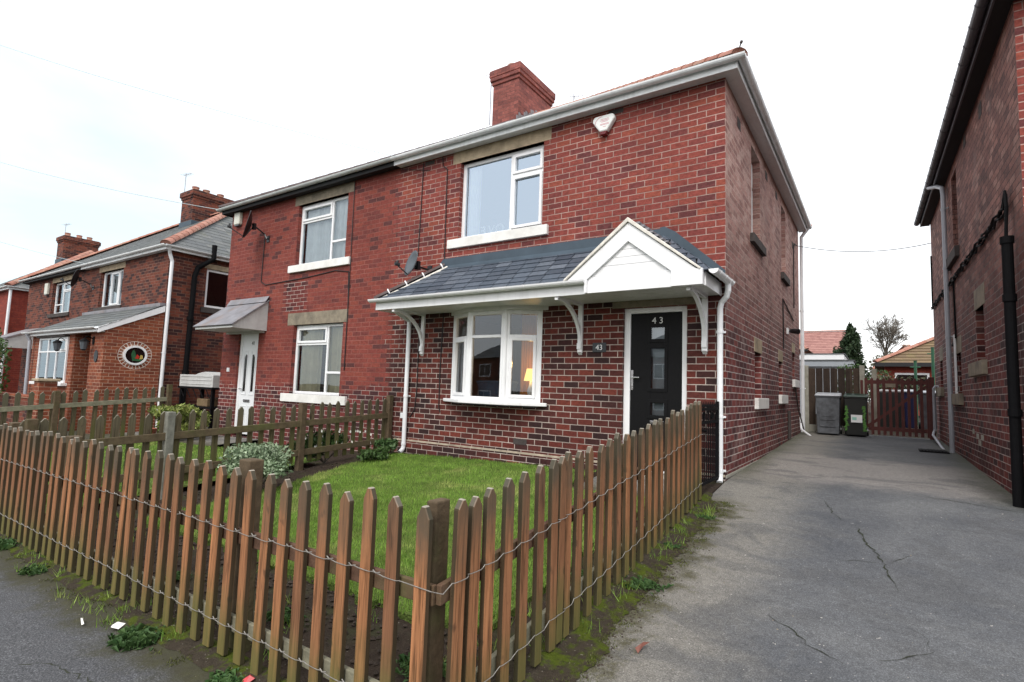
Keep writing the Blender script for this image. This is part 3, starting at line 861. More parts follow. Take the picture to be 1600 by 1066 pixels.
# air bricks
ab = MB(FRONT); ab.box(-2.975, -2.745, -.003, 0, .155, .24)
for i in range(6):
    for j in range(3): ab.box(-2.965 + i * .036, -2.94 + i * .036, -0.006, 0.0, 0.165 + j * .024, 0.182 + j * .024)
for (u, zz) in ((-4.92, 4.84), (-1.45, 4.845)):
    ab.build('air_brick', 'stone_dark', H43); ab = MB(FRONT)
    ab.box(u - .11, u + .11, -0.004, 0, zz - .035, zz + .035)
ab.build('air_brick', 'stone_dark', H43); ab = MB(sm)
for (u, zz) in ((0.78, 4.64), (2.95, 4.68), (4.04, 4.69), (6.3, 4.3)):
    ab.box(u - .10, u + .10, -0.004, 0, zz - .07, zz + .07); ab.build('air_brick', 'stone_dark', H43); ab = MB(sm)
rf, xr, ym, zr = half_roof(H43, PX, 0.0, 0.0, YB, EZ)
eaves(H43, PX + 0.0, 0.0, 0.0, YB, EZ, 'upvc_dirty', 'upvc_soffit', 'upvc_dirty')
# soffit grooves, finial at the corner of the hip
fn = MB(); fn.tube([(0.19, -0.19, 5.02), (0.20, -0.20, 5.09), (0.225, -0.225, 5.14)], 0.008, 6); fn.tube([(0.225, -.225, 5.14), (0.235, -.225, 5.165)], 0.018, 6)
fn.build('hip_iron', 'stone_dark', rf)
# chimney stack on the party line
CX0, CX1, CY0, CY1 = -5.84, -5.12, 2.95, 4.42
ch = MB(); ch.box(CX0, CX1, CY0, CY1, 6.5, 8.0)
for (e, a, b) in ((0.028, 8.0, 8.09), (0.06, 8.09, 8.18), (0.075, 8.18, 8.34), (0.045, 8.34, 8.37)):
    ch.box(CX0 - e, CX1 + e, CY0 - e, CY1 + e, a, b)
cho = ch.build('chimney', 'brickCh', rf, bevel=0.012)
for (y) in (3.2, 3.65, 4.1):
    p = MB(); p.tube([(-5.48, y, 8.36), (-5.48, y, 8.50)], [0.125, 0.105], 14); p.tube([(-5.48, y, 8.50), (-5.48, y, 8.53)], 0.12, 14)
    p.build('chimney_pot', 'ridge_red', cho, smooth=False)
ld = MB()
ld.box(CX0 - .02, CX1 + .02, CY0 - 0.16, CY0 - 0.0, 6.66, 6.94)
for i in range(12):
    y = CY0 - 0.04 + i * 0.07
    ld.box(CX1 - .01, CX1 + .012, y, y + .075, 6.6, 7.10 + (i * 0.043) + 0.05 * math.sin(i * 1.7))
ld.build('flashing', 'lead_old', cho)

# bay window of number 43 (canted, three facets)
pts = [(-4.215, 0.0), (-3.70, -0.25), (-3.02, -0.25), (-2.545, 0.0)]
bay = None
specs = [[(0, 1, 0, .735, 1), (0, 1, .735, 1, 0)], [(0, 1, 0, .735, 0), (0, 1, .735, 1, 0)], [(0, 1, 0, .735, 1), (0, 1, .735, 1, 0)]]
fr = MB()
for i in range(3):
    a = Vector((*pts[i], 0)); b = Vector((*pts[i + 1], 0)); d = b - a; L = d.length
    ang = math.atan2(d.y, d.x)
    Mx = Matrix.Translation(a) @ Matrix.Rotation(ang, 4, 'Z')
    wo = window(H43, Mx, 0.012, L - 0.012, 0.775, 2.115, specs[i], depth=0.0, t=0.058)
    wo['label'] = ['narrow left facet of the bay window', 'fixed middle facet of the bay window', 'right facet of the bay window with an opening sash'][i]
    if i == 0: bay = wo
pm = MB()
for i in (1, 2):
    x, y = pts[i]; pm.tube([(x, y + 0.02, 0.775), (x, y + 0.02, 2.115)], 0.036, 10)
pm.tube([(-4.2, 0.02, 0.775), (-4.2, 0.02, 2.115)], 0.03, 8); pm.tube([(-2.555, 0.02, 0.775), (-2.555, 0.02, 2.115)], 0.03, 8)
pm.build('bay_post', 'upvc', H43)
s_ = MB(); s_.prism([(-4.36, 0.0), (-4.36, -0.02), (-3.78, -0.335), (-2.94, -0.335), (-2.42, -0.03), (-2.42, 0.0)][::1], 'z', 0.725, 0.775)
s_.build('bay_sill', 'upvc', H43, bevel=0.008)
s_ = MB(); s_.prism([(-4.28, 0.0), (-3.74, -0.30), (-2.98, -0.30), (-2.44, 0.0)], 'z', 2.115, 2.175)
s_.build('bay_head', 'upvc_soffit', H43, bevel=0.004)
s_ = MB(); s_.prism([(-4.18, 0.1), (-4.18, 0.0), (-3.7, -0.24), (-3.02, -0.24), (-2.58, 0.0), (-2.58, 0.1)], 'z', 0.70, 0.724)
s_.build('bay_base', 'black_plastic', H43)
# room behind the bay
rm = MB()
rx0, rx1, ry0, ry1, rz0, rz1 = -5.4, -1.75, 0.12, 3.6, 0.0, 2.35
rm.quad((rx0, ry1, rz0), (rx1, ry1, rz0), (rx1, ry1, rz1), (rx0, ry1, rz1))
rm.quad((rx0, ry0, rz0), (rx0, ry1, rz0), (rx0, ry1, rz1), (rx0, ry0, rz1))
rm.quad((rx1, ry0, rz0), (rx1, ry1, rz0), (rx1, ry1, rz1), (rx1, ry0, rz1))
rm.quad((rx0, ry0, rz1), (rx1, ry0, rz1), (rx1, ry1, rz1), (rx0, ry1, rz1))
rm.build('room_wall', 'room', H43)
rm = MB(); rm.box(rx0, rx1, ry0, ry1, rz0 - 0.02, rz0); rm.build('room_floor', 'room_floor', H43)
cv = MB()
for i in range(10):
    cv.tube([(-3.70 + i * 0.052, 1.30 + 0.015 * math.sin(i * 2), 0.05), (-3.70 + i * 0.052, 1.30, 2.3)], 0.034, 8)
cv.build('curtain', 'curtain_orange', H43, smooth=True)

# porch canopy
PC0, PC1, PYF, PZB, PZT = -5.25, -0.06, -0.72, 2.172, 2.315
can = MB()
can.box(PC0, PC1, PYF + 0.002, 0.0, PZB, PZB + 0.012)
for i in range(1, 7): can.box(PC0, PC1, PYF + 0.10 * i - 0.003, PYF + 0.10 * i + 0.0005, PZB - 0.0015, PZB)
canopy = can.build('porch_canopy', 'upvc_soffit', H43)
fa = MB()
fa.box(PC0, -1.46, PYF - 0.018, PYF, PZB - 0.012, PZT)
fa.box(PC0 - 0.016, PC0, PYF - 0.018, 0.0, PZB - 0.012, PZT)
fa.box(PC1, PC1 + 0.016, PYF, 0.0, PZB - 0.012, PZT)
fa.build('fascia', 'upvc', canopy, bevel=0.004)
# slates: front slope, right and left hips
EY = -0.765; EZp = 2.325; TZ = 2.95
sl = MB()
tiled_slope(sl, (-5.28, EY, EZp), (-1.60, EY, EZp), (-1.0, -0.0, TZ), (-4.46, -0.0, TZ), 0.26, 0.140, 0.014, 0.003, gap=0.006)
sl.build('slates', 'slate', canopy); sl = MB()
tiled_slope(sl, (-0.40, EY, EZp), (0.02, EY, EZp), (-0.76, 0.0, TZ + .05), (-0.78, 0.0, TZ + .05), 0.24, 0.140, 0.014, 0.003, gap=.006)
tiled_slope(sl, (0.02, EY, EZp), (0.02, 0.0, EZp), (-0.76, 0.0, TZ + .05), (-0.76, 0.0, TZ + .05), 0.24, 0.14, 0.014, 0.003, gap=.006)
sl.build('slates', 'slate', canopy); sl = MB()
tiled_slope(sl, (-5.28, 0.0, EZp), (-5.28, EY, EZp), (-4.46, 0.0, TZ), (-4.46, 0.0, TZ), 0.24, 0.14, 0.014, 0.003, gap=.006)
sl.build('slates', 'slate', canopy)
un = MB(); q = .006
q = .02
un.add([(-5.28, EY, EZp - q), (-0.9, EY, EZp - q), (-0.9, 0, TZ - q), (-4.46, 0, TZ - q), (-5.28, 0, EZp - q)], [(0, 1, 2, 3), (0, 3, 4)])
un.add([(-0.9, EY, EZp - q), (0.02, EY, EZp - q), (-0.76, 0, TZ + .05 - q), (-.9, 0, TZ - q), (0.02, 0, EZp - q)], [(0, 1, 2, 3), (1, 4, 2)])
un.build('decking', 'black_plastic', canopy)
# lead flashing up the wall
fl = MB()
fl.add([(-4.52, -0.10, 2.885), (-1.45, -0.10, 2.885), (-1.35, -0.022, 2.96), (-4.46, -0.022, 2.96)], [(0, 1, 2, 3)])
fl.box(-4.47, -0.74, -0.020, -0.004, 2.945, 3.085)
fl.add([(-4.74, -0.012, 2.82), (-4.47, -0.012, 2.95), (-4.47, -0.012, 3.085), (-4.50, -0.012, 3.085)], [(0, 1, 2, 3)])
fl.prism([(-0.78, 2.95), (0.0, 2.34), (0.0, 2.47), (-0.60, 3.02), (-0.74, 3.105), (-0.80, 3.10)], 'y', -0.022, -0.004)
fl.add([(-0.745, -0.09, 2.93), (0.0, -0.09, 2.352), (0.0, -0.02, 2.375), (-0.745, -0.02, 2.975)], [(0, 1, 2, 3)])
fl.build('flashing', 'lead', canopy)
# left hip: brown half round tiles on a pale mortar bed, white clips
hp0 = Vector((-5.27, EY + 0.02, EZp + 0.02)); hp1 = Vector((-4.45, -0.03, TZ + 0.01))
hb = MB(); hb.tube([hp0 + Vector((.075, 0, -0.035)), hp1 + Vector((.075, 0, -0.035))], 0.030, 8); ho = hb.build('mortar_bed', 'mortar_bed', canopy)
hb = MB(); ridge_run(hb, hp0 + Vector((0, 0, -.01)), hp1 + Vector((0, 0, -.005)), 0.072, 0.26); hb.build('hip_tiles', 'ridge_brown', canopy, smooth=True)
for t in (0.2, 0.45, 0.7, 0.97):
    hb = MB(); c = hp0.lerp(hp1, t); d = (hp1 - hp0).normalized()
    hb.tube([c - d * 0.010 + Vector((0, 0, -.014)), c + d * 0.010 + Vector((0, 0, -.014))], 0.074, 12); hb.build('clip', 'upvc', canopy)
# canopy gutter
g = MB(); g.halfpipe((-5.33, -0.80, 2.325), (-1.47, -0.80, 2.325), 0.05)
for x in (-5.1, -4.45, -3.8, -3.1, -2.35, -1.75): g.halfpipe((x - 0.014, -0.80, 2.326), (x + 0.014, -0.80, 2.326), 0.0545)
g.halfpipe((-5.337, -0.80, 2.326), (-5.325, -0.80, 2.326), 0.053, .05); g.halfpipe((-1.475, -0.80, 2.326), (-1.463, -0.80, 2.326), 0.053, .05)
g.halfpipe((0.052, 0.02, 2.325), (0.052, -0.77, 2.325), 0.05)
g.halfpipe((0.052, 0.032, 2.326), (0.052, 0.02, 2.326), 0.053, .05); g.halfpipe((0.052, -0.77, 2.326), (0.052, -0.782, 2.326), 0.053, .05)
for y in (-0.62, -0.36, -0.12): g.halfpipe((0.052, y + .02, 2.326), (0.052, y - .02, 2.326), 0.0545)
g.build('gutter', 'upvc', canopy)
# gable
GXC, GHW, GY = -0.915, 0.80, -0.775
gm = MB()
gs = 0.79
ap = 2.335 + GHW * gs
gb = MB()
bw = 0.225
def bar(sx):
    x0 = GXC + sx * GHW; zb = 2.335
    poly = [(x0, zb), (GXC, ap), (GXC, ap - bw), (x0 - sx * bw / gs, zb)]
    if sx > 0: poly = poly[::-1]
    return poly
gb.prism(bar(-1)[::-1], 'y', GY - 0.030, GY + .01); gb.prism(bar(1)[::-1], 'y', GY - 0.0305, GY + .01)
gb.box(-1.475, -1.44, GY - 0.036, GY + 0.05, PZB - 0.012, 2.345)
gb.box(-1.44, -0.40, GY - 0.004, GY + 0.05, PZB - 0.012, 2.36)
gb.box(-0.40, -0.055, GY - 0.042, GY + 0.05, PZB - 0.012, 2.338)
gb.build('bargeboard', 'upvc', canopy, bevel=0.004)
cl = MB()
zz = 2.36
hs = [2.36, 2.475, 2.565, 2.655, ap - 0.09]
for i in range(4):
    z0_, z1_ = hs[i] + 0.003, hs[i + 1]
    h0_ = max(0.01, (ap - bw * 0.6 - z0_) / gs); h1_ = max(0.004, (ap - bw * 0.6 - z1_) / gs)
    cl.prism([(GXC - h0_, z0_), (GXC + h0_, z0_), (GXC + h1_, z1_), (GXC - h1_, z1_)], 'y', GY + 0.004 - 0.0 * i, GY + 0.03)
cl.build('cladding', 'upvc', canopy, bevel=0.003)
gr = MB()
for sx in (-1, 1):
    A = Vector((GXC + sx * (GHW + 0.03), GY - 0.02, 2.345)); Bv = Vector((GXC + sx * (GHW + 0.03), 0.0, 2.345))
    T0 = Vector((GXC, GY - 0.02, ap + 0.055)); T1 = Vector((GXC, 0.0, ap + 0.055))
    if sx > 0: tiled_slope(gr, A, Bv, T1, T0, 0.24, 0.2, 0.012, 0.004)
    else: tiled_slope(gr, Bv, A, T0, T1, 0.24, 0.2, 0.012, 0.004)
gr.build('slates', 'slate', canopy)
gv = MB()
for sx in (-1, 1):
    p = [(GXC + sx * (GHW + 0.03), 2.325), (GXC + sx * (GHW + 0.045), 2.343), (GXC, ap + 0.060), (GXC, ap + 0.004)]
    if sx > 0: p = p[::-1]
    gv.prism(p, 'y', GY - 0.055 - (0.0005 if sx > 0 else 0), GY + 0.10)
gv.build('verge_mortar', 'mortar_bed', canopy, bevel=0.006)
ra = random.Random(5); gv = MB()
for i in range(7):
    t = 0.12 + i * 0.07
    x = GXC + t * GHW; zc = ap + 0.055 - t * GHW * gs
    gv.box(x - 0.05, x + 0.035, GY - 0.02 + ra.uniform(0, .02), GY + 0.12, zc - 0.004, zc + 0.012 + ra.uniform(0, .012))
gv.build('loose_slate', 'lead_old', canopy)
# gallows brackets
def gallows(x):
    b = MB()
    b.box(x - 0.033, x + 0.033, -0.035, 0.0, 1.49, 2.172)
    b.box(x - 0.030, x + 0.030, -0.70, -0.035, 2.140, 2.172)
    n = 12; w = 0.022
    for i in range(n):
        t0 = i / n * math.pi / 2; t1 = (i + 1) / n * math.pi / 2
        def P(t, r): return (-0.70 + (0.66 + r) * math.sin(t) , 1.60 + (0.53 + r) * math.cos(t))
        # arc from front top (t=0) to wall foot (t=90deg)
        a0 = P(t0, 0.0); a1 = P(t1, 0.0); b1 = P(t1, 0.045); b0 = P(t0, 0.045)
        vs = []
        for q in (a0, a1, b1, b0):
            vs.append((x - w, q[0], q[1]))
        for q in (a0, a1, b1, b0):
            vs.append((x + w, q[0], q[1]))
        b.add(vs, [(0, 1, 2, 3), (7, 6, 5, 4), (0, 4, 5, 1), (3, 2, 6, 7)])
    b.box(x - w, x + w, -0.72, -0.66, 2.12, 2.15)
    b.box(x - 0.03, x + 0.03, -0.06, -0.035, 1.54, 1.62)
    b.prism([(-0.05, 1.50), (0.0, 1.46), (0.0, 1.50)], 'x', x - 0.026, x + 0.026)
    o = b.build('bracket', 'upvc', canopy)
for x in (-4.88, -1.91, -0.235): gallows(x)
# downpipes
downpipe(H43, [(-5.165, -0.62, 2.26), (-5.165, -0.07, 2.06), (-5.16, -0.065, 1.98), (-5.15, -0.065, -0.06), (-5.15, -0.08, -0.11), (-5.15, -0.15, -0.16)], 0.036, 'white_pipe', [(-5.152, -0.065, 0.78), (-5.15, -0.065, -0.02)])
downpipe(H43, [(0.052, -0.10, 2.29), (0.052, -0.10, 2.20), (0.03, -0.085, 2.13), (-0.03, -0.065, 2.07), (-0.047, -0.062, 2.0), (-0.047, -0.062, 0.075), (-0.045, -0.075, 0.02), (-0.035, -0.13, -0.025)], 0.034, 'white_pipe', [(-0.047, -0.062, 1.72), (-0.047, -0.062, 0.72), (-0.047, -0.062, 0.10)])
downpipe(H43, [(0.21, 7.40, 4.96), (0.06, 7.40, 4.75), (0.05, 7.40, 0.2)], 0.04, 'white_pipe', [(0.05, 7.40, 3.0), (0.05, 7.40, 1.2)])
# door
dr = MB(FRONT)
ring_t = 0.095
dr.box(DO43[0], DO43[0] + 0.085, 0.045, 0.105, -0.1, 2.075); dr.box(DO43[1] - 0.07, DO43[1], 0.045, 0.105, -0.1, 2.075)
dr.box(DO43[0] + 0.085, DO43[1] - 0.07, 0.045, 0.105, 2.005, 2.075)
dr.box(DO43[0] + 0.085, DO43[1] - 0.07, 0.035, 0.11, -0.11, 0.0)
dfr = dr.build('door_frame', 'upvc', H43, bevel=0.005)
dx0, dx1 = DO43[0] + 0.087, DO43[1] - 0.072
dl = MB(FRONT)
PN = [(1.54, 1.80), (0.845 + .0, 1.30), (0.4, 0.0)]
panes = [(1.665, 1.815), (1.03, 1.545), (0.69, 0.845)]
pu0, pu1 = -0.93, -0.755
zs = [0.005] + sum([[a, b] for a, b in sorted(panes)], []) + [2.0]
dl.box(dx0, pu0, 0.062, 0.10, 0.005, 2.0); dl.box(pu1, dx1, 0.062, 0.10, 0.005, 2.0)
for i in range(0, len(zs), 2): dl.box(pu0, pu1, 0.062, 0.10, zs[i], zs[i + 1])
for a, b in panes: ring(dl, pu0 - 0.045, pu1 + 0.045, a - 0.045, b + 0.045, 0.042, 0.052, 0.062)
for (a, b) in ((0.15, 0.55),): ring(dl, pu0 - 0.1, pu1 + 0.1, a, b, 0.02, 0.057, 0.062)
door = dl.build('door', 'black_door', H43, bevel=0.006)
dp = MB(FRONT)
for a, b in panes: dp.quad((pu0, 0.072, a), (pu1, 0.072, a), (pu1, 0.072, b), (pu0, 0.072, b))
dp.build('pane', 'glass_door', door)
dn = MB(FRONT)
for a, b in panes: dn.quad((pu0, 0.13, a), (pu1, 0.13, a), (pu1, 0.13, b), (pu0, 0.13, b))
dn.build('obscured_lining', 'garage_grey', door)
hd = MB(FRONT)
hd.box(dx0 + 0.008, dx0 + 0.040, 0.050, 0.062, 1.00, 1.26)
hd.tube([(dx0 + 0.024, 0.056, 1.165), (dx0 + 0.024, 0.012, 1.165), (dx0 + 0.14, 0.010, 1.165)], 0.010, 8)
hd.tube([(dx0 + 0.024, 0.046, 1.06), (dx0 + 0.024, 0.036, 1.06)], 0.012, 8)
hd.build('handle', 'chrome', door, bevel=0.003)
kn = MB(FRONT); kn.box(-0.93, -0.755, 0.050, 0.062, 0.585, 0.62); kn.build('letterbox', 'chrome', door, bevel=0.004)
text_mesh('door_number', '4 3', 0.118, 'white_letter', door, Matrix.Translation((-0.845, 0.060, 1.865)), 0.003)
stone(H43, FRONT, -1.45, -0.262, 2.078, 2.171, 0.003, 0.10, 'lintel', 'stone_grey', dfr)
st = MB(); st.box(-1.36, -0.38, -0.30, 0.05, -0.3, -0.02); st.build('doorstep', 'concrete_post', H43, bevel=0.01)
# cables clipped on the front wall
cb = MB()
cb.tube([(-5.06, -0.012, 4.86), (-5.07, -0.012, 4.0), (-5.09, -0.012, 3.2)], 0.008, 5)
cb.build('cable', 'cable', H43); cb = MB()
cb.tube([(-4.62, -0.012, 4.88), (-4.60, -0.012, 4.72), (-4.50, -0.012, 4.64), (-4.49, -0.012, 4.0), (-4.475, -0.012, 3.06)], 0.009, 5)
cb.build('cable', 'cable', H43); cb = MB()
cb.tube([(-4.97, -0.012, 2.17), (-4.96, -0.012, 0.9), (-4.99, -0.014, 0.55), (-5.10, -0.014, 0.42)], 0.008, 5)
cb.build('cable', 'cable', H43); cb = MB()
cb.tube([(-4.44, -0.012, 2.17), (-4.46, -0.012, 1.2), (-4.45, -0.012, 0.62), (-4.42, -0.014, 0.55)], 0.009, 5)
cb.build('cable', 'cable', H43); cb = MB()
cb.tube([(-5.6, -0.03, 4.86), (-4.9, -0.014, 4.70)], 0.005, 5)
cb.build('cable', 'cable', H43); cb = MB(sm)
cb.tube([(6.85, -0.02, 4.42), (6.4, -0.02, 4.36), (6.3, -0.02, 4.2), (6.25, -0.02, 2.9)], 0.012, 5)
cb.build('cable', 'cable', H43); cb = MB(sm)
cb.tube([(4.68, -0.015, 2.05), (4.64, -0.015, 2.85), (6.2, -0.015, 2.62)], 0.012, 5)
cb.tube([(4.68, -0.015, 2.05), (4.68, -0.015, 1.9)], 0.012, 5)
cb.build('cable', 'cable', H43)
bx = MB(FRONT); bx.box(-5.30, -5.24, -0.03, 0, 0.40, 0.49); bx.build('junction_box', 'render_white', H43)
# low waste pipes by the side wall
wp = MB(sm); wp.tube([(6.9, -0.05, 0.55), (6.75, -0.08, 0.30), (6.55, -0.28, 0.17)], 0.022, 8)
wp.build('waste_pipe', 'white_pipe', H43)
wp = MB(sm); wp.tube([(6.1, -0.03, 1.30), (6.6, -0.05, 0.7), (7.0, -0.12, 0.22)], 0.014, 6); wp.tube([(5.25, -0.03, 0.16), (5.25, -0.03, 0.72)], 0.03, 8)
wp.build('pipe', 'stone_dark', H43)

# ------------------------------------------------------------------ number 41
H41 = thing('brick_house', (-8.5, 3.6, -0.2), 'smooth red brick semi with white door 41, grey gutter and small lead porch', 'house')
UW41 = (-8.66, -7.06, 3.385, 4.69)
LW41 = (-8.56, -6.98, 0.71, 2.12)
DO41 = (-10.62, -9.82, -0.30, 2.05)
mb = MB(FRONT); wall_holes(mb, XW, PX, -0.9, EZ + 0.02, [UW41, LW41, DO41], 0.11)
mb.build('wall', 'brick41', H41)
mb = MB(); mb.quad((XW, YB, -0.9), (XW, 0, -0.9), (XW, 0, EZ), (XW, YB, EZ)); mb.quad((PX, YB, -0.9), (XW, YB, -0.9), (XW, YB, EZ), (PX, YB, EZ))
mb.quad((PX - 0.005, 0.2, -.9), (PX - 0.005, YB, -.9), (PX - 0.005, YB, EZ), (PX - 0.005, 0.2, EZ))
mb.quad((XW + .1, 0.3, 2.40), (PX - .1, 0.3, 2.40), (PX - .1, YB - .1, 2.40), (XW + .1, YB - .1, 2.40))
mb.build('wall', 'brick41', H41)
w = window(H41, FRONT, *UW41, [(0, .66, 0, .74, 0), (0, .66, .74, 1, 1), (.66, 1, .30, 1, 0), (.66, 1, 0, .30, 0)], depth=0.085, glass='glass', curtain=('net', [(-8.6, -7.1)]))
stone(H41, FRONT, -8.83, -6.87, 3.235, 3.385, 0.055, 0.10, 'sill', 'paint_sill', w)
stone(H41, FRONT, -8.80, -6.885, 4.69, 4.895, 0.004, 0.10, 'lintel', 'stone_grey', w)
w = window(H41, FRONT, *LW41, [(0, .66, 0, .74, 0), (0, .66, .74, 1, 1), (.66, 1, .30, 1, 0), (.66, 1, 0, .30, 0)], depth=0.085, glass='glass', curtain=('curtain_cream', [(-8.5, -7.85), (-7.6, -7.0)]))
stone(H41, FRONT, -8.78, -6.74, 0.545, 0.71, 0.055, 0.10, 'sill', 'paint_sill', w)
stone(H41, FRONT, -8.78, -6.85, 2.12, 2.375, 0.004, 0.10, 'lintel', 'stone_grey', w)
rf41, *_ = half_roof(H41, PX, XW, 0.0, YB, EZ, tilem='tile_brown', ridgem='ridge_brown', rseed=4)
eaves(H41, PX, XW, 0.0, YB, EZ, 'black_wood', 'black_wood', 'gutter_grey')
dr = MB(FRONT)
dr.box(DO41[0], DO41[0] + 0.07, 0.05, 0.11, -0.25, 2.05); dr.box(DO41[1] - 0.07, DO41[1], 0.05, 0.11, -0.25, 2.05); dr.box(DO41[0] + .07, DO41[1] - .07, 0.05, 0.11, 1.98, 2.05)
dr.build('door_frame', 'upvc', H41, bevel=0.005)
dl = MB(FRONT); a0, a1 = DO41[0] + 0.072, DO41[1] - 0.072
dl.box(a0, a1, 0.07, 0.11, -0.25, 1.98)
ac = (a0 + a1) / 2
for sx in (-1, 1):
    c = ac + sx * 0.155
    ring(dl, c - 0.09, c + 0.09, 0.62, 1.62, 0.022, 0.060, 0.07)
    ring(dl, c - 0.12, c + 0.12, -0.10, 0.38, 0.02, 0.062, 0.07)
d41 = dl.build('door', 'white_door', H41, bevel=0.005)
dp = MB(FRONT)
for sx in (-1, 1):
    c = ac + sx * 0.155
    dp.prism([(c - 0.045, 0.70), (c + 0.045, 0.70), (c + 0.045, 1.46 + (0.05 if sx < 0 else 0)), (c, 1.53), (c - 0.045, 1.46 + (0.05 if sx > 0 else 0))], 'y', 0.064, 0.069)
dp.build('pane', 'dark_pane', d41)
lb = MB(FRONT); lb.box(ac - 0.13, ac + 0.13, 0.056, 0.07, 0.46, 0.52); lb.tube([(a0 + .06, 0.06, 0.75), (a0 + .06, 0.02, 0.75), (a0 + 0.16, 0.02, 0.75)], 0.012, 6)
lb.build('letterbox', 'chrome', d41)
text_mesh('door_number', '41', 0.12, 'dark_letter', d41, Matrix.Translation((ac + 0.10, 0.066, 1.74)), 0.002)
# lean-to porch roof
cn = MB()
cn.prism([(-0.78, 2.075), (0.0, 2.685), (0.0, 2.715), (-0.80, 2.095)], 'x', -11.10, -9.50)
cn.add([(-11.08, -0.01, 2.80), (-9.50, -0.01, 2.80), (-9.50, -0.10, 2.66), (-11.08, -0.10, 2.66)], [(0, 1, 2, 3)])
c41 = cn.build('porch_canopy', 'lead_old', H41)
cn = MB()
cn.prism([(-0.76, 2.03), (0.0, 2.03), (0.0, 2.67), (-0.76, 2.08)], 'x', -9.56, -9.53)
cn.prism([(-0.76, 2.03), (0.0, 2.03), (0.0, 2.67), (-0.76, 2.08)], 'x', -11.06, -11.03)
cn.box(-11.03, -9.56, -0.76, -0.74, 2.03, 2.075); cn.box(-11.03, -9.56, -0.74, 0, 2.03, 2.042)
cn.box(-11.0, -9.6, -0.10, 0, 1.99, 2.03)
cn.build('side_panel', 'box_white', c41, bevel=0.003)
cb = MB(); cb.tube([(-9.85, -0.012, 4.15), (-9.87, -0.012, 3.15), (-9.7, -0.012, 3.06), (-8.2, -0.012, 3.10), (-7.3, -0.012, 3.16), (-6.9, -0.012, 3.1), (-6.86, -0.012, 2.4), (-6.86, -0.012, 1.2)], 0.010, 5)
cb.build('cable', 'cable', H41); cb = MB()
cb.tube([(-6.86, -0.012, 2.4), (-6.88, -0.012, 4.88)], 0.008, 5)
cb.build('cable', 'cable', H41)
bx = MB(FRONT); bx.box(-11.0, -10.9, -0.02, 0, 1.13, 1.22); bx.build('doorbell', 'render_white', H41)

# ------------------------------------------------------------------ right hand neighbour
ROT = math.atan(0.14 / 7.93)
RO = Vector((2.66, 0.07, 0))
RM = Matrix.Translation(RO) @ Matrix.Rotation(ROT, 4, 'Z') @ Matrix.Rotation(-math.pi / 2, 4, 'Z')  # local x = -s
H45 = thing('brick_house', (5.5, 3.8, 0), 'dark brick house beyond the driveway with black soffit and grey downpipe', 'house')
def RW(s, z, off=0.0):
    """point on the wall at distance s back from its front corner, off = out toward the drive"""
    return (RM @ Vector((-s, -off, z)))[:]
holes = [(-4.60, -4.05, 3.45, 4.72), (-2.80, -2.20, 1.53, 2.24), (-4.84, -4.25, 1.13, 1.78), (-7.05, -6.65, 1.28, 1.80)]
mb = MB(RM); wall_holes(mb, -8.0, 0.0, -0.8, EZ + 0.02, holes, 0.13)
mb.build('wall', 'brickR', H45)
mb = MB(RM); mb.M = Matrix.Translation(RO) @ Matrix.Rotation(ROT, 4, 'Z')
mb.quad((0, 0, -.8), (5.6, 0, -.8), (5.6, 0, EZ), (0, 0, EZ)); mb.quad((5.6, 8.0, -.8), (0, 8.0, -.8), (0, 8.0, EZ), (5.6, 8.0, EZ)); mb.quad((5.6, 0, -.8), (5.6, 8, -.8), (5.6, 8, EZ), (5.6, 0, EZ))
mb.build('wall', 'brick43', H45)
for h in holes:
    big = h[3] > 4
    ww = window(H45, RM, *h, [(0, 1, 0, .68, 1), (0, 1, .68, 1, 1)] if big else [(0, 1, 0, 1, 1)], depth=0.13, t=0.045, frame_mat='gutter_purple' if big else 'upvc_dirty')
    if big: stone(H45, RM, h[0] - 0.62, h[1] + 0.06, h[2] - 0.17, h[2], 0.06, 0.12, 'sill', 'stone_dark', ww)
    else:
        stone(H45, RM, h[0] - 0.36, h[1] + 0.10, h[2] - 0.18, h[2], 0.055, 0.12, 'sill', 'stone_grey', ww)
        stone(H45, RM, h[0] - 0.04, h[1] + 0.12, h[3], h[3] + 0.27, 0.005, 0.12, 'lintel', 'stone_grey', ww)
RH = Matrix.Translation(RO) @ Matrix.Rotation(ROT, 4, 'Z')
e_ = MB(RH); e_.box(-0.15, 0, -0.2, 8.15, EZ, EZ + 0.012); e_.box(0, 5.8, -0.17, 0, EZ, EZ + .012); e_.build('soffit', 'black_wood', H45)
e_ = MB(RH); e_.box(-0.17, -0.15, -0.2, 8.15, EZ - 0.012, EZ + 0.10); e_.box(-0.17, 5.8, -0.19, -0.17, EZ - .012, EZ + .10); e_.build('fascia', 'gutter_purple', H45)
e_ = MB(RH); e_.halfpipe((-0.222, -0.25, EZ + 0.10), (-0.222, 8.2, EZ + 0.10), 0.055)
for i in range(22): e_.halfpipe((-0.222, 0.05 + i * 0.38, EZ + 0.101), (-0.222, 0.075 + i * 0.38, EZ + 0.101), 0.060)
e_.halfpipe((-0.222, 8.2, EZ + .101), (-0.222, 8.215, EZ + .101), 0.058, .055)
e_.halfpipe((5.8, -0.245, EZ + 0.10), (-0.2, -0.245, EZ + 0.10), 0.055)
e_.build('gutter', 'gutter_purple', H45)
ro = MB(RH)
tiled_slope(ro, (-0.2, 8.2, EZ + .1), (-0.2, -0.2, EZ + .1), (4.0, 4.0, EZ + 2.7), (4.0, 4.0, EZ + 2.7), 0.4, 0.4, 0.02)
tiled_slope(ro, (-0.2, -0.2, EZ + .1), (5.8, -0.2, EZ + .1), (5.8, 4.0, EZ + 2.7), (4.0, 4.0, EZ + 2.7), 0.4, 0.4, 0.02)
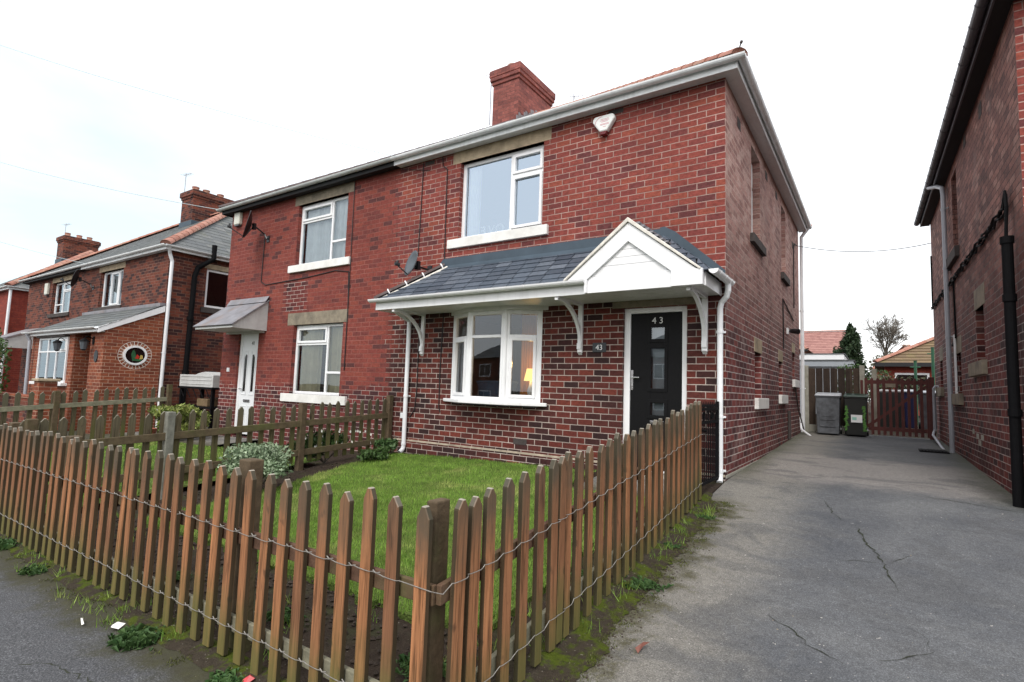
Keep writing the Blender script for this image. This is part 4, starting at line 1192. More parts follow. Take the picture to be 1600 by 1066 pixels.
tiled_slope(ro, (5.8, 8.2, EZ + .1), (-0.2, 8.2, EZ + .1), (4.0, 4.0, EZ + 2.7), (5.8, 4.0, EZ + 2.7), 0.4, 0.4, 0.02)
ro.build('roof', 'tile_red', H45)
def rp(pts, off): return [RW(s, z, o) for (s, z, o) in pts]
g_ = MB(); g_.tube([RW(5.55, 4.93, .22), RW(5.25, 4.84, .13), RW(5.06, 4.74, .075), RW(5.06, 4.6, .065), RW(5.06, 0.10, .065)], 0.036, 12)
for z in (4.35, 3.3, 2.1): g_.tube([RW(5.06, z - .02, .065), RW(5.06, z + .02, .065)], 0.043, 12)
for z in (4.35, 2.1): g_.tube([RW(5.06, z, .05), RW(4.95, z, .01)], 0.012, 6)
g_.build('downpipe', 'grey_pipe', H45)
g_ = MB(); g_.tube([RW(7.30, 1.30, .01), RW(7.30, 1.31, .07), RW(7.30, 1.26, .10), RW(7.32, 0.42, .10), RW(6.95, 0.33, .16), RW(6.0, 0.20, .14), RW(5.3, 0.10, .12), RW(5.12, 0.08, .25)], 0.024, 8)
g_.build('waste_pipe', 'grey_pipe', H45)
g_ = MB(); g_.tube([RW(4.6, 2.1, .03), RW(4.6, 1.0, .03)], 0.018, 8); g_.build('overflow_pipe', 'render_white', H45)
g_ = MB(); g_.tube([RW(0.30, 2.62, .075), RW(0.31, -.02, .075)], 0.046, 14)
for z in (2.60, 2.02, 0.9): g_.tube([RW(0.30, z - .035, .075), RW(0.30, z + .035, .075)], 0.056, 14)
g_.box(0, 0, 0, 0, 0, 0) if False else None
g_.build('soil_pipe', 'iron', H45, smooth=False)
# the sagging bundle of black cables
g_ = MB()
for j, (dz, rr_) in enumerate(((0.0, .016), (0.03, .013), (-0.035, .012))):
    pts_ = []
    n_ = 60
    for i in range(n_ + 1):
        s_ = 0.62 + (7.9 - 0.62) * i / n_
        pts_.append(RW(s_, 3.01 + dz + 0.018 * math.sin(i * 1.9 + j) , .03 + 0.012 * math.sin(i * 1.3 + j * 2)))
    g_.tube(pts_, rr_, 5)
g_.tube([RW(0.62, 3.02, .03), RW(0.42, 3.10, .05), RW(0.34, 2.95, .06), RW(0.31, 2.6, .08)], 0.016, 6)
g_.tube([RW(0.70, 3.05, .03), RW(0.50, 3.16, .04), RW(0.40, 3.03, .05), RW(0.33, 2.6, .08)], 0.014, 6)
g_.tube([RW(4.6, 3.0, .02), RW(4.55, 2.05, .02), RW(5.0, 1.95, .02)], 0.014, 6)
g_.tube([RW(7.85, 4.15, .02), RW(7.85, 3.0, .02)], 0.014, 6)
g_.build('cable', 'iron', H45)
for (s, z) in ((1.87, 4.66), (3.12, 4.78)):
    g_ = MB(RM); g_.box(-s - .1, -s + .1, -0.004, 0, z - .09, z + .09); g_.build('air_brick', 'stone_dark', H45)
for (a, b, c, d) in ((-3.1, -2.9, .50, .57), (-2.95, -2.75, .42, .49), (-2.75, -2.55, .50, .57), (-3.4, -3.25, .55, .62)):
    g_ = MB(RM); g_.box(a, b, -0.0025, 0, c, d); g_.build('lime_stain', 'concrete_post', H45)

# ------------------------------------------------------------------ next pair (39 and 37)
EZ2 = 4.40; X2 = -14.42; P2 = -20.2; XL2 = -26.0; Y20, Y21 = 0.0, 7.3
H39 = thing('brick_house', (-17.3, 3.6, -0.5), 'brown brick semi with slate roof, lean-to porch extension and oval window', 'house')
W39 = (-19.0, -17.3, 3.06, 4.20)
mb = MB(FRONT); wall_holes(mb, P2, X2, -1.2, EZ2 + .02, [W39], .12); mb.build('wall', 'brickP2', H39)
mb = MB(sideM(X2)); WS = (1.02, 1.75, 2.98, 4.10); wall_holes(mb, 0, Y21, -1.2, EZ2 + .02, [WS], .12); mb.build('wall', 'brickP2', H39)
mb = MB(); mb.quad((X2, Y21, -1.2), (P2, Y21, -1.2), (P2, Y21, EZ2), (X2, Y21, EZ2)); mb.quad((X2 - .2, .3, 2.6), (P2, .3, 2.6), (P2, Y21, 2.6), (X2 - .2, Y21, 2.6)); mb.build('wall', 'brickP2', H39)
w = window(H39, FRONT, *W39, [(0, .33, 0, 1, 0), (.33, .72, 0, 1, 1), (.72, 1, 0, 1, 0)], depth=.1, t=.06, curtain=('net', [(-18.4, -17.9)]))
stone(H39, FRONT, -19.2, -17.2, 2.93, 3.06, .05, .1, 'sill', 'stone_dark', w); stone(H39, FRONT, -19.15, -17.2, 4.20, 4.38, .004, .1, 'lintel', 'stone', w)
w = window(H39, sideM(X2), *WS, [(0, 1, 0, 1, 0)], depth=.04, t=.07)
stone(H39, sideM(X2), .92, 1.85, 2.82, 2.98, .06, .1, 'sill', 'stone_dark', w); stone(H39, sideM(X2), .95, 1.82, 4.10, 4.25, .004, .1, 'lintel', 'stone', w)
rf39, xr2, ym2, zr2 = half_roof(H39, P2, X2, Y20, Y21, EZ2, 'slate_grey', 'ridge_red', tw=0.3, ch=0.24, th=0.01, SL=0.70, hr=.13, rseed=9)
eaves(H39, P2, X2, Y20, Y21, EZ2, 'upvc_dirty', 'upvc_dirty', 'upvc_dirty')
def stack(par, x, y, z0, z1, lx, ly, pots):
    ch = MB(); ch.box(x - lx, x + lx, y - ly, y + ly, z0, z1)
    for (e, a, b) in ((.03, z1, z1 + .09), (.07, z1 + .09, z1 + .28), (.02, z1 + .28, z1 + .32)): ch.box(x - lx - e, x + lx + e, y - ly - e, y + ly + e, a, b)
    c = ch.build('chimney', 'brickP2', par)
    for dy in pots:
        p = MB(); p.tube([(x, y + dy, z1 + .3), (x, y + dy, z1 + .5)], [.14, .11], 12); p.tube([(x, y + dy, z1 + .5), (x, y + dy, z1 + .54)], .13, 12); p.build('chimney_pot', 'ridge_red', c)
    f = MB(); f.box(x - lx - .03, x + lx + .03, y - ly - .03, y + ly + .03, z0 + .5, z0 + .86); f.build('flashing', 'lead', c)
    return c
stack(rf39, P2, 3.65, 6.0, 7.75, 0.45, 0.75, (-.5, -.1, .45))
downpipe(H39, [(X2 + .2, -.1, EZ2 + .07), (X2 + .07, -.02, EZ2 - .1), (X2 + .055, 0.06, EZ2 - .3), (X2 + .055, 0.06, -.45)], .045, 'white_pipe', [(X2 + .055, 0.06, 1.6)], clipdir=(-1, 0, 0))
g_ = MB(); g_.tube([(X2 + .26, 1.05, EZ2 + .35), (X2 + .26, 1.05, EZ2 - .05), (X2 + .1, .72, EZ2 - .35), (X2 + .08, .66, EZ2 - .6), (X2 + .08, .62, -.5)], .07, 12)
for z in (4.35, 2.6, 1.1): g_.tube([(X2 + .08, .64, z - .05), (X2 + .08, .64, z + .05)], .09, 12) if z < 4 else None
g_.build('soil_pipe', 'iron', H39)
# extension
YE = -1.30
ex = MB(sideM(X2 + 0.02))
ex.prism([(YE, -1.2), (0.0, -1.2), (0.0, 2.82), (YE, 2.12)], 'x', 0, 0) if False else None
ex = MB()
ex.add([(X2 + .02, YE, -1.2), (X2 + .02, 0, -1.2), (X2 + .02, 0, 2.76), (X2 + .02, YE, 2.08)], [(0, 1, 2, 3)])
for (a, b, c, d) in ((-14.40, -15.25, -1.2, 2.1), (-16.35, -16.75, -1.2, 2.1), (-16.75, -19.0, -1.2, 0.70), (-16.75, -19.0, 1.96, 2.1), (-19.0, -19.75, -1.2, 2.1), (-15.25, -16.35, 2.02, 2.1)):
    ex.quad((b, YE, c), (a, YE, c), (a, YE, d), (b, YE, d))
ex.quad((-15.25, YE, -1.2), (-15.25, -0.1, -1.2), (-15.25, -.1, 2.1), (-15.25, YE, 2.1)); ex.quad((-16.35, YE, -1.2), (-16.35, -0.1, -1.2), (-16.35, -.1, 2.1), (-16.35, YE, 2.1))
ex.quad((-19.75, YE, -1.2), (-19.75, 0, -1.2), (-19.75, 0, 2.1), (-19.75, YE, 2.1))
ex.quad((-16.35, -.12, -1.2), (-15.25, -.12, -1.2), (-15.25, -.12, 2.1), (-16.35, -.12, 2.1))
ext = ex.build('porch_extension', 'brickExt', H39)
ew = MB(FRONT)
w = window(H39, Matrix.Translation((0, YE, 0)), -19.0, -16.75, 0.70, 1.96, [(0, .33, 0, .70, 0), (0, .33, .70, 1, 0), (.33, .66, 0, .70, 0), (.33, .66, .70, 1, 0), (.66, 1, 0, .70, 0), (.66, 1, .70, 1, 1)], depth=-0.04, t=.06)
stone(H39, Matrix.Translation((0, YE, 0)), -19.15, -16.6, .62, .70, .14, .05, 'sill', 'upvc', w)
stone(H39, Matrix.Translation((0, YE, 0)), -19.0, -16.75, 1.96, 2.10, .12, .05, 'hood', 'stone_dark', w)
# oval window in the extension side
ov = MB()
n = 28; oy, oz = -0.60, 1.485
def oring(mb, rx0, rz0, rx1, rz1, xa, xb):
    vs = []; fs = []
    for k in range(n):
        t = 2 * math.pi * k / n; c, s_ = math.cos(t), math.sin(t)
        vs += [(xa, oy + rx0 * c, oz + rz0 * s_), (xb, oy + rx0 * c, oz + rz0 * s_), (xb, oy + rx1 * c, oz + rz1 * s_), (xa, oy + rx1 * c, oz + rz1 * s_)]
    for k in range(n):
        a = 4 * k; b = 4 * ((k + 1) % n)
        fs += [(a + 1, b + 1, b + 2, a + 2), (a, b, b + 1, a + 1), (a + 2, b + 2, b + 3, a + 3)]
    mb.add(vs, fs)
oring(ov, .275, .250, .228, .203, X2 + .02, X2 + .055)
ovo = ov.build('oval_window', 'upvc', H39)
ovp = MB(); vs = [(X2 + .028, oy + .232 * math.cos(2 * math.pi * k / n), oz + .207 * math.sin(2 * math.pi * k / n)) for k in range(n)]
ovp.add(vs, [tuple(range(n))]); ovp.build('pane', 'dark_pane', ovo)
def fig(pts, mat, x):
    m_ = MB(); m_.add([(x, oy + a, oz + b) for a, b in pts], [tuple(range(len(pts)))]); m_.build('stained_glass', mat, ovo)
fig([(-.06, -.14), (.12, -.15), (.17, -.10), (.06, -.09), (.02, -.02), (-.01, .10), (-.04, .14), (-.07, .11), (-.09, .02)], 'stained_green', X2 + .032)
fig([(0.0, -.08), (.08, -.09), (.10, -.02), (.04, .03)], 'stained_red', X2 + .035)
fig([(.10, -.10), (.18, -.08), (.17, 0.0), (.12, .02)], 'stained_yellow', X2 + .036)
vb = MB(); 
nn = 26
for k in range(nn):
    t = 2 * math.pi * k / nn; c, s_ = math.cos(t), math.sin(t); d = 0.006
    a = Vector((0, -s_ * 1.15, c)).normalized() * d
    p0 = Vector((X2 + .0215, oy + .285 * c, oz + .26 * s_)); p1 = Vector((X2 + .0215, oy + .385 * c, oz + .355 * s_))
    vb.add([tuple(p0 - a), tuple(p1 - a), tuple(p1 + a), tuple(p0 + a)], [(0, 1, 2, 3)])
oring(vb, .290, .265, .283, .258, X2 + .0205, X2 + .0225); oring(vb, .389, .359, .381, .351, X2 + .0205, X2 + .0225)
vb.build('brick_surround', 'mortar_bed', ovo)
# roof of extension
er = MB(); tiled_slope(er, (-19.85, YE - .14, 2.12), (X2 + .06, YE - .14, 2.12), (X2 + .06, 0.0, 2.90), (-19.85, 0.0, 2.90), .4, .22, .012)
er.add([(-19.85, YE - .14, 2.11), (X2 + .06, YE - .14, 2.11), (X2 + .06, 0, 2.89), (-19.85, 0, 2.89)], [(0, 1, 2, 3)])
er.build('roof', 'slate_grey', ext)
er = MB(); er.box(-19.8, X2 + .05, -.14, 0, 2.84, 2.93); er.build('flashing', 'lead_old', ext)
er = MB(); er.prism([(YE - .16, 1.99), (0.0, 2.70), (0.0, 2.87), (YE - .16, 2.13)], 'x', X2 + .024, X2 + .055); er.box(-19.85, X2 + .02, YE - .15, YE - .13, 2.02, 2.13); er.box(-19.85, X2 + .02, YE - .13, YE, 2.02, 2.03)
er.build('bargeboard', 'upvc', ext, bevel=.004)
er = MB(); er.halfpipe((-19.9, YE - .21, 2.14), (X2 + .05, YE - .21, 2.14), .055); er.build('gutter', 'upvc_dirty', ext)
downpipe(ext, [(-19.55, YE - .21, 2.1), (-19.55, YE - .12, 1.9), (-19.55, YE - .08, -.5)], .045, 'grey_pipe', name='downpipe')
# left half of that pair
H37 = thing('brick_house', (-23.1, 3.6, -0.6), 'brown brick semi at the left with alarm box and white side porch', 'house')
W37 = (-23.3, -21.5, 3.06, 4.20)
mb = MB(FRONT); wall_holes(mb, XL2, P2, -1.3, EZ2 + .02, [W37], .12); mb.build('wall', 'brickP2', H37)
mb = MB(); mb.quad((P2, Y21, -1.2), (XL2, Y21, -1.2), (XL2, Y21, EZ2), (P2, Y21, EZ2)); mb.quad((XL2, Y21, -1.3), (XL2, 0, -1.3), (XL2, 0, EZ2), (XL2, Y21, EZ2)); mb.quad((XL2, .3, 2.6), (P2, .3, 2.6), (P2, Y21, 2.6), (XL2, Y21, 2.6)); mb.build('wall', 'brickP2', H37)
w = window(H37, FRONT, *W37, [(0, .42, .28, 1, 0), (0, .42, 0, .28, 0), (.42, 1, .72, 1, 1), (.42, 1, 0, .72, 0)], depth=.1, t=.06, curtain=('net', [(-22.4, -21.6)]))
stone(H37, FRONT, -23.45, -21.4, 2.93, 3.06, .05, .1, 'sill', 'stone_dark', w); stone(H37, FRONT, -23.4, -21.4, 4.20, 4.38, .004, .1, 'lintel', 'stone', w)
half_roof(H37, P2, XL2, Y20, Y21, EZ2, 'slate_grey', 'ridge_red', tw=0.3, ch=0.24, th=0.01, SL=0.70, hr=.13, rseed=12)
eaves(H37, P2, XL2, Y20, Y21, EZ2, 'black_wood', 'black_wood', 'upvc_dirty')
pc = MB(); pc.prism([(-1.35, 1.95), (0, 2.55), (0, 2.60), (-1.38, 1.99)], 'x', -25.9, -23.9); pco = pc.build('porch_canopy', 'lead_old', H37)
pc = MB(); pc.prism([(-1.3, 1.80), (0, 1.80), (0, 2.54), (-1.3, 1.96)], 'x', -23.98, -23.94); pc.build('side_panel', 'box_white', pco)
# third pair at the far left edge
EZ3 = 4.35
H35 = thing('brick_house', (-31, 3.6, -0.9), 'bright red brick house at the left edge with slate roof and red hip', 'house')
mb = MB(); mb.quad((-34, 0, -1.6), (-28.1, 0, -1.6), (-28.1, 0, EZ3), (-34, 0, EZ3)); mb.quad((-28.1, 0, -1.6), (-28.1, 7.3, -1.6), (-28.1, 7.3, EZ3), (-28.1, 0, EZ3)); mb.quad((-28.1, 7.3, -1.6), (-34, 7.3, -1.6), (-34, 7.3, EZ3), (-28.1, 7.3, EZ3)); mb.quad((-34, 7.3, -1.6), (-34, 0, -1.6), (-34, 0, EZ3), (-34, 7.3, EZ3))
mb.build('wall', 'brickP3', H35)
rf35, *_ = half_roof(H35, -34, -28.1, 0, 7.3, EZ3, 'slate_grey', 'ridge_red', tw=.3, ch=.24, th=.01, SL=.70, hr=.13, rseed=15)
eaves(H35, -34, -28.1, 0, 7.3, EZ3, 'upvc_dirty', 'upvc_dirty', 'upvc_dirty')
stack(rf35, -33.6, 3.65, 6.0, 7.75, .45, .75, (-.5, 0, .45))
downpipe(H35, [(-28.02, -0.08, EZ3), (-28.02, -.08, -.9)], .05, 'white_pipe')

# ------------------------------------------------------------------ houses across the street (seen only as reflections)
def plain_house(x0, x1, y0, y1, zb, label, mat, seed):
    h = thing('brick_house', ((x0 + x1) / 2, (y0 + y1) / 2, zb), label, 'house')
    wl = MB(); wl.box(x0, x1, y0, y1, zb, zb + 5.2); wl.build('wall', mat, h)
    r_ = MB(); ym = (y0 + y1) / 2; run = (y1 - y0) / 2 + .3; zt = zb + 5.25 + run * .62
    A, B, C, D = (x0 - .3, y0 - .3), (x1 + .3, y0 - .3), (x1 + .3, y1 + .3), (x0 - .3, y1 + .3)
    e1 = (x0 - .3 + run, ym, zt); e2 = (x1 + .3 - run, ym, zt); zz = zb + 5.2
    tiled_slope(r_, (*A, zz), (*B, zz), e2, e1, .6, .5, .02); tiled_slope(r_, (*C, zz), (*D, zz), e1, e2, .6, .5, .02)
    tiled_slope(r_, (*B, zz), (*C, zz), e2, e2, .6, .5, .02); tiled_slope(r_, (*D, zz), (*A, zz), e1, e1, .6, .5, .02)
    r_.add([(*A, zz), (*B, zz), (*C, zz), (*D, zz)], [(0, 1, 2, 3)])
    r_.build('roof', 'slate_grey', h)
    back = Matrix.Translation((0, y1, 0)) @ Matrix.Rotation(math.pi, 4, 'Z')
    xm = (x0 + x1) / 2
    for cx_ in (x0 + 1.7, xm - 1.6, xm + 1.6, x1 - 1.7):
        for z in (.9, 3.4):
            f = MB(); f.box(cx_ - .8, cx_ + .8, y1 + .002, y1 + .03, zb + z, zb + z + 1.25); fo = f.build('window', 'upvc', h)
            f = MB(); f.box(cx_ - .73, cx_ - .03, y1 + .03, y1 + .034, zb + z + .08, zb + z + 1.17); f.box(cx_ + .03, cx_ + .73, y1 + .03, y1 + .034, zb + z + .08, zb + z + 1.17); f.build('pane', 'dark_pane', fo)
    c_ = MB(); c_.box(xm - .5, xm + .5, ym - .4, ym + .4, zb + 7, zt + 1.1); c_.build('chimney', 'brickCh', h)
plain_house(-16.5, -5.5, -43, -35.5, -1.3, 'brick pair across the street, left of the two facing number 43', 'brickP2', 3)
plain_house(-2.5, 8.5, -43, -35.5, -1.3, 'brick pair across the street, right of the two facing number 43', 'brickP2', 4)
plain_house(-31.5, -20.0, -43, -35.5, -1.4, 'brick pair across the street, farthest down to the left', 'brickP2', 5)
# ================================================================== WALL-MOUNTED THINGS
def dish(name, c, direc, r, mat, label, wallpt, scale_z=1.1):
    c = Vector(c); d = Vector(direc).normalized()
    t = thing(name, wallpt, label, 'satellite dish', 'satellite dishes on the front walls')
    side = d.cross(Vector((0, 0, 1))).normalized(); up = side.cross(d).normalized()
    mb = MB(); n = 24; K = 5; vs = []; fs = []
    for layer, off in ((0, 0.0), (1, -0.012)):
        for k in range(K + 1):
            rr = r * k / K
            for i in range(n):
                a = 2 * math.pi * i / n
                depth = (rr * rr) / (r * r) * 0.09 * (r / .3)
                vs.append(tuple(c + side * rr * math.cos(a) + up * rr * scale_z * math.sin(a) + d * (depth + off)))
    for L in (0, 1):
        b = L * (K + 1) * n
        for k in range(K):
            for i in range(n):
                j = (i + 1) % n
                fs.append((b + k * n + i, b + k * n + j, b + (k + 1) * n + j, b + (k + 1) * n + i))
    b = K * n; b2 = (K + 1) * n + K * n
    for i in range(n): fs.append((b + i, b + (i + 1) % n, b2 + (i + 1) % n, b2 + i))
    mb.add(vs, fs); mb.build('reflector', mat, t, smooth=True)
    ar = MB(); base = c - up * r * 1.0; tip = c + d * (r * 1.35) - up * r * 0.62
    ar.tube([c - d * 0.03 - up * r * .2, base + d * .05, tip], 0.013, 6)
    ar.build('arm', 'black_plastic', t)
    ln = MB(); ln.tube([tip + d * .03, tip - d * .05 + up * .02], 0.028, 8); ln.tube([tip + d * .0, tip + up * .07], 0.02, 8); ln.build('receiver', 'dish_black', t)
    br = MB(); w = Vector(wallpt); br.tube([c - d * .03, c - d * .12, Vector((c.x, w.y - .06, c.z - .03)) * .5 + (w + Vector((0, -.06, 0))) * .5, w + Vector((0, -.05, 0)), w + Vector((0, .0, 0))], 0.018, 6)
    br.box(w.x - .05, w.x + .05, w.y - .015, w.y, w.z - .07, w.z + .07)
    br.box(c.x - .04 - d.x * .07, c.x + .04 - d.x * .07, c.y - d.y * .07 - .03, c.y - d.y * .07 + .03, c.z - .08, c.z + .06)
    br.build('wall_bracket', 'black_plastic', t)
dish('satellite_dish', (-4.86, -0.33, 2.965), (-0.36, -0.90, 0.26), 0.205, 'dish_grey', 'grey satellite dish at the left end of the slate porch roof', (-4.80, 0.0, 2.93))
dish('satellite_dish', (-9.85, -0.36, 4.33), (-0.455, -0.88, 0.20), 0.29, 'dish_black', 'black satellite dish high beside the cream alarm box of number 41', (-9.72, 0.0, 4.10))
dish('satellite_dish', (-19.65, -0.40, 3.98), (-0.45, -0.86, 0.22), 0.27, 'dish_black', 'small black satellite dish between the upper windows of the brown pair', (-19.5, 0.0, 3.75))
# alarm boxes
al = thing('alarm_box', (-1.60, 0, 4.68), 'white triangular alarm box with red lens under the eaves of number 43', 'alarm box')
MA = Matrix.Translation((-1.60, 0, 4.68))
a_ = MB(MA); a_.prism([(-.165, .085), (-.165, .045), (-.055, -.115), (.055, -.115), (.165, .045), (.165, .085), (.13, .12), (-.13, .12)], 'y', -.085, -.002)
a_.build('cover', 'alarm_white', al, bevel=.02)
a_ = MB(MA); a_.prism([(-.056, -.117), (-.035, -.165), (.035, -.165), (.056, -.117)], 'y', -.087, -.004); a_.build('lens', 'red_lens', al, bevel=.008)
a_ = MB(MA)
for (y0_, w_) in ((.055, .12), (.036, .14), (.018, .10), (-.012, .13), (-.026, .13), (-.055, .05)): a_.box(-w_ / 2 + .02, w_ / 2 + .02, -.0862, -.0855, y0_, y0_ + .006)
a_.tube([(-.12 + .11 * (1 - math.cos(k / 8 * 1.5)), -.0865, .0 + .10 * math.sin(k / 8 * 1.5)) for k in range(9)], .003, 4)
a_.build('print', 'pink_print', al)
def albox(loc, label, w, h, d):
    t = thing('alarm_box', loc, label, 'alarm box')
    m_ = MB(Matrix.Translation(loc)); m_.box(-w / 2, w / 2, -d, 0, -h / 2, h / 2); m_.build('cover', 'alarm_cream', t, bevel=.02)
    m_ = MB(Matrix.Translation(loc)); m_.box(-w / 2 + .03, w / 2 - .03, -d + .01, -.01, -h / 2 - .03, -h / 2 - .001); m_.build('lens', 'dish_grey', t, bevel=.006)
albox((-10.97, 0, 4.74), 'cream alarm box at the top left corner of number 41', .24, .30, .09)
albox((-23.75, 0, 4.02), 'cream alarm box beside the left upper window of the brown pair', .30, .42, .09)
# slate number plate
nm = thing('number_plate', (-1.625, 0, 1.56), 'small slate plate reading 43 on the wall between bracket and door', 'number plate')
a_ = MB(); a_.box(-1.725, -1.525, -.014, -.001, 1.495, 1.625); a_.build('plate', 'plate_slate', nm, bevel=.006)
text_mesh('number', '43', .105, 'white_letter', nm, Matrix.Translation((-1.625, -.0145, 1.525)), .002)
# bulkhead lamp on the side wall
lp = thing('wall_lamp', (0, 5.3, 2.3), 'small black and white spotlight on the driveway side wall', 'lamp')
a_ = MB(sm); a_.box(5.22, 5.34, -.03, 0, 2.24, 2.36); a_.tube([(5.28, -.03, 2.3), (5.28, -.07, 2.3)], .015, 6); a_.build('base', 'render_white', lp)
a_ = MB(sm); a_.tube([(5.26, -.06, 2.3), (5.22, -.12, 2.29), (5.16, -.22, 2.27)], [.035, .05, .055], 10); a_.build('head', 'black_plastic', lp)
# lanterns on the porch extension
for (x, lab) in ((-16.93, 'black wall lantern left of the porch opening, beside the window'), (-15.05, 'black wall lantern right of the porch opening, above the number plaque')):
    t = thing('wall_lantern', (x, YE, 1.75), lab, 'lantern', 'black lanterns on the porch extension')
    a_ = MB(); a_.box(x - .05, x + .05, YE - .02, YE, 1.72, 1.92); a_.tube([(x, YE - .02, 1.86), (x, YE - .14, 1.92), (x, YE - .2, 1.86)], .013, 6); a_.build('bracket', 'iron', t)
    a_ = MB(); a_.tube([(x, YE - .2, 1.86), (x, YE - .2, 1.80), (x, YE - .2, 1.78)], [.02, .10, .12], 8); a_.tube([(x, YE - .2, 1.58), (x, YE - .2, 1.55)], [.06, .03], 8); a_.build('cap', 'iron', t)
    a_ = MB(); a_.tube([(x, YE - .2, 1.58), (x, YE - .2, 1.78)], [.06, .10], 8); a_.build('lantern_glass', 'dish_grey', t)
t = thing('number_plaque', (-14.8, YE, 1.45), 'dark oval number plaque on the orange brick porch pier', 'plaque')
a_ = MB(); a_.prism([(-14.8 + .11 * math.cos(k * math.pi / 8), 1.42 + .15 * math.sin(k * math.pi / 8)) for k in range(16)], 'y', YE - .02, YE - .001); a_.build('plaque', 'plate_slate', t)
# LOVE letters standing on the inner sill, seen from behind
for i, chh in enumerate('EVOL'):
    Mx = Matrix.Translation((-3.83 + i * .165, .19, 3.455)) @ Matrix.Diagonal((-1, 1, 1, 1))
    o = text_mesh('letter', chh, .21, 'white_letter', None, Mx, .012, loc=(-3.83 + i * .165, .24, 3.47))
    o.name = 'letter_ornament'
    tag(o, 'white decorative letter %s seen from behind on the upper window sill' % chh, 'letter', 'letters standing in the upper window')
# table lamp and tub in the bay, the latter added for a blue reflection
tl = thing('table_lamp', (-3.22, .82, 0.75), 'lit table lamp with warm yellow shade inside the bay window', 'lamp')
a_ = MB(); a_.tube([(-3.22, .82, 1.10), (-3.22, .82, 1.30)], [.115, .07], 18, cap=False); a_.build('lamp_shade', 'shade', tl, smooth=True)
a_ = MB(); a_.tube([(-3.22, .82, .79), (-3.22, .82, .83), (-3.22, .82, .93), (-3.22, .82, 1.02), (-3.22, .82, 1.12)], [.08, .03, .06, .03, .012], 12); a_.build('lamp_base', 'upvc', tl, smooth=True)
a_ = thing('side_table', (-3.22, .82, 0), 'small dark side table under the lit lamp in the bay window', 'table')
b_ = MB(); b_.box(-3.45, -3.0, .60, 1.05, .76, .79); b_.build('table_top', 'stone_dark', a_)
for (lx, ly) in ((-3.42, .63), (-3.03, .63), (-3.42, 1.02), (-3.03, 1.02)):
    b_ = MB(); b_.box(lx - .02, lx + .02, ly - .02, ly + .02, 0, .76); b_.build('leg', 'stone_dark', a_)
b_ = MB(); b_.tube([(-3.75, .62, .55), (-3.75, .62, .9), (-3.75, .62, 1.06)], [.24, .30, .34], 18, cap=False); b_.tube([(-3.75, .62, .55), (-3.75, .62, .60)], .24, 18)
b_.tube([(-3.75 + .33 * math.cos(k * math.pi / 10), .62 + .33 * math.sin(k * math.pi / 10), 1.06) for k in range(21)], .022, 6)
o = b_.build('tub', 'blue_reflection', None, smooth=False, loc=(-3.75, .62, .55)); tag(o, 'blue rounded tub added in the bay for a blue reflection in its glass', 'tub')
b_ = MB(); b_.box(-4.1, -3.4, .35, .95, .50, .55)
for (lx, ly) in ((-4.07, .38), (-3.43, .38), (-4.07, .92), (-3.43, .92)): b_.box(lx - .02, lx + .02, ly - .02, ly + .02, 0, .50)
o = b_.build('stool', 'stone_dark', None, loc=(-3.75, .62, 0)); tag(o, 'low dark stool under the blue tub in the bay window', 'stool')
pl_ = bpy.data.lights.new('lamp_bulb', 'POINT'); pl_.energy = 8; pl_.color = (1, .60, .20); pl_.shadow_soft_size = .05
po = bpy.data.objects.new('lamp_bulb', pl_); COL.objects.link(po); po.parent = tl; po.location = (0, .0, .62)

# aerials
def aerial(x, y, z0, z1, label, n=6, ln=.7, dirx=(1, 0.3), par=None):
    t = thing('tv_aerial', (x, y, z0), label, 'aerial', 'television aerials on the chimneys')
    a_ = MB(); a_.tube([(x, y, z0), (x, y, z1)], .014, 6); a_.build('mast', 'grey_pipe', t)
    d = Vector((dirx[0], dirx[1], 0)).normalized(); s_ = Vector((-d.y, d.x, 0))
    c = Vector((x, y, z1 - .06)); a_ = MB(); a_.tube([c - d * ln * .3, c + d * ln * .7], .008, 5)
    for i in range(n):
        p = c + d * (ln * (-.28 + .95 * i / (n - 1))); h = .14 - .012 * i
        a_.tube([p - Vector((0, 0, h)), p + Vector((0, 0, h))] if n > 5 else [p - s_ * h, p + s_ * h], .005, 4)
    a_.build('antenna', 'grey_pipe', t)
aerial(-5.93, 2.98, 7.1, 8.35, 'thin aerial strapped to the left of the main chimney', 4, .22, (1, -.1))
aerial(-4.75, 4.9, 7.0, 8.45, 'slim aerial standing behind the right of the main chimney', 4, .35, (1, .4))
aerial(-20.75, 3.0, 7.0, 8.9, 'aerial on the chimney of the slate roofed pair', 5, .5, (1, .1))
aerial(-34.2, 3.2, 7.0, 8.9, 'aerial on the farthest left chimney', 5, .6, (1, .1))

# ================================================================== GROUND
def patch(name, xs, ys, mat, off=0.0, amp=0.0, fr=3.0, fn=None, rnd=1):
    nx, ny = len(xs), len(ys); vs = []; fs = []
    for y in ys:
        for x in xs:
            X, Y = (x, y) if fn is None else fn(x, y)
            z = gz(X, Y) + off
            if amp: z += amp * (mnoise.noise(Vector((X * fr, Y * fr, rnd))) + .5 * mnoise.noise(Vector((X * fr * 2.7, Y * fr * 2.7, rnd + 5))))
            vs.append((X, Y, z))
    for j in range(ny - 1):
        for i in range(nx - 1):
            fs.append((j * nx + i, j * nx + i + 1, (j + 1) * nx + i + 1, (j + 1) * nx + i))
    mb = MB(); mb.add(vs, fs); o = mb.build(name, mat, None, smooth=True); return o
def lin(a, b, s):
    n = max(1, int(round((b - a) / s))); return [a + (b - a) * i / n for i in range(n + 1)]
struct(patch('ground', [-300, -120, -60] + lin(-42, 20, 2.0) + [40, 80, 300], [-300, -90, -40, -20, -12] + lin(-8, 16, 1.0) + [25, 40, 80, 160, 400], 'soil', off=-0.06))
struct(patch('driveway', lin(0.02, 2.72, .15), lin(-5.0, 7.7, .2), 'drive', off=0.0))
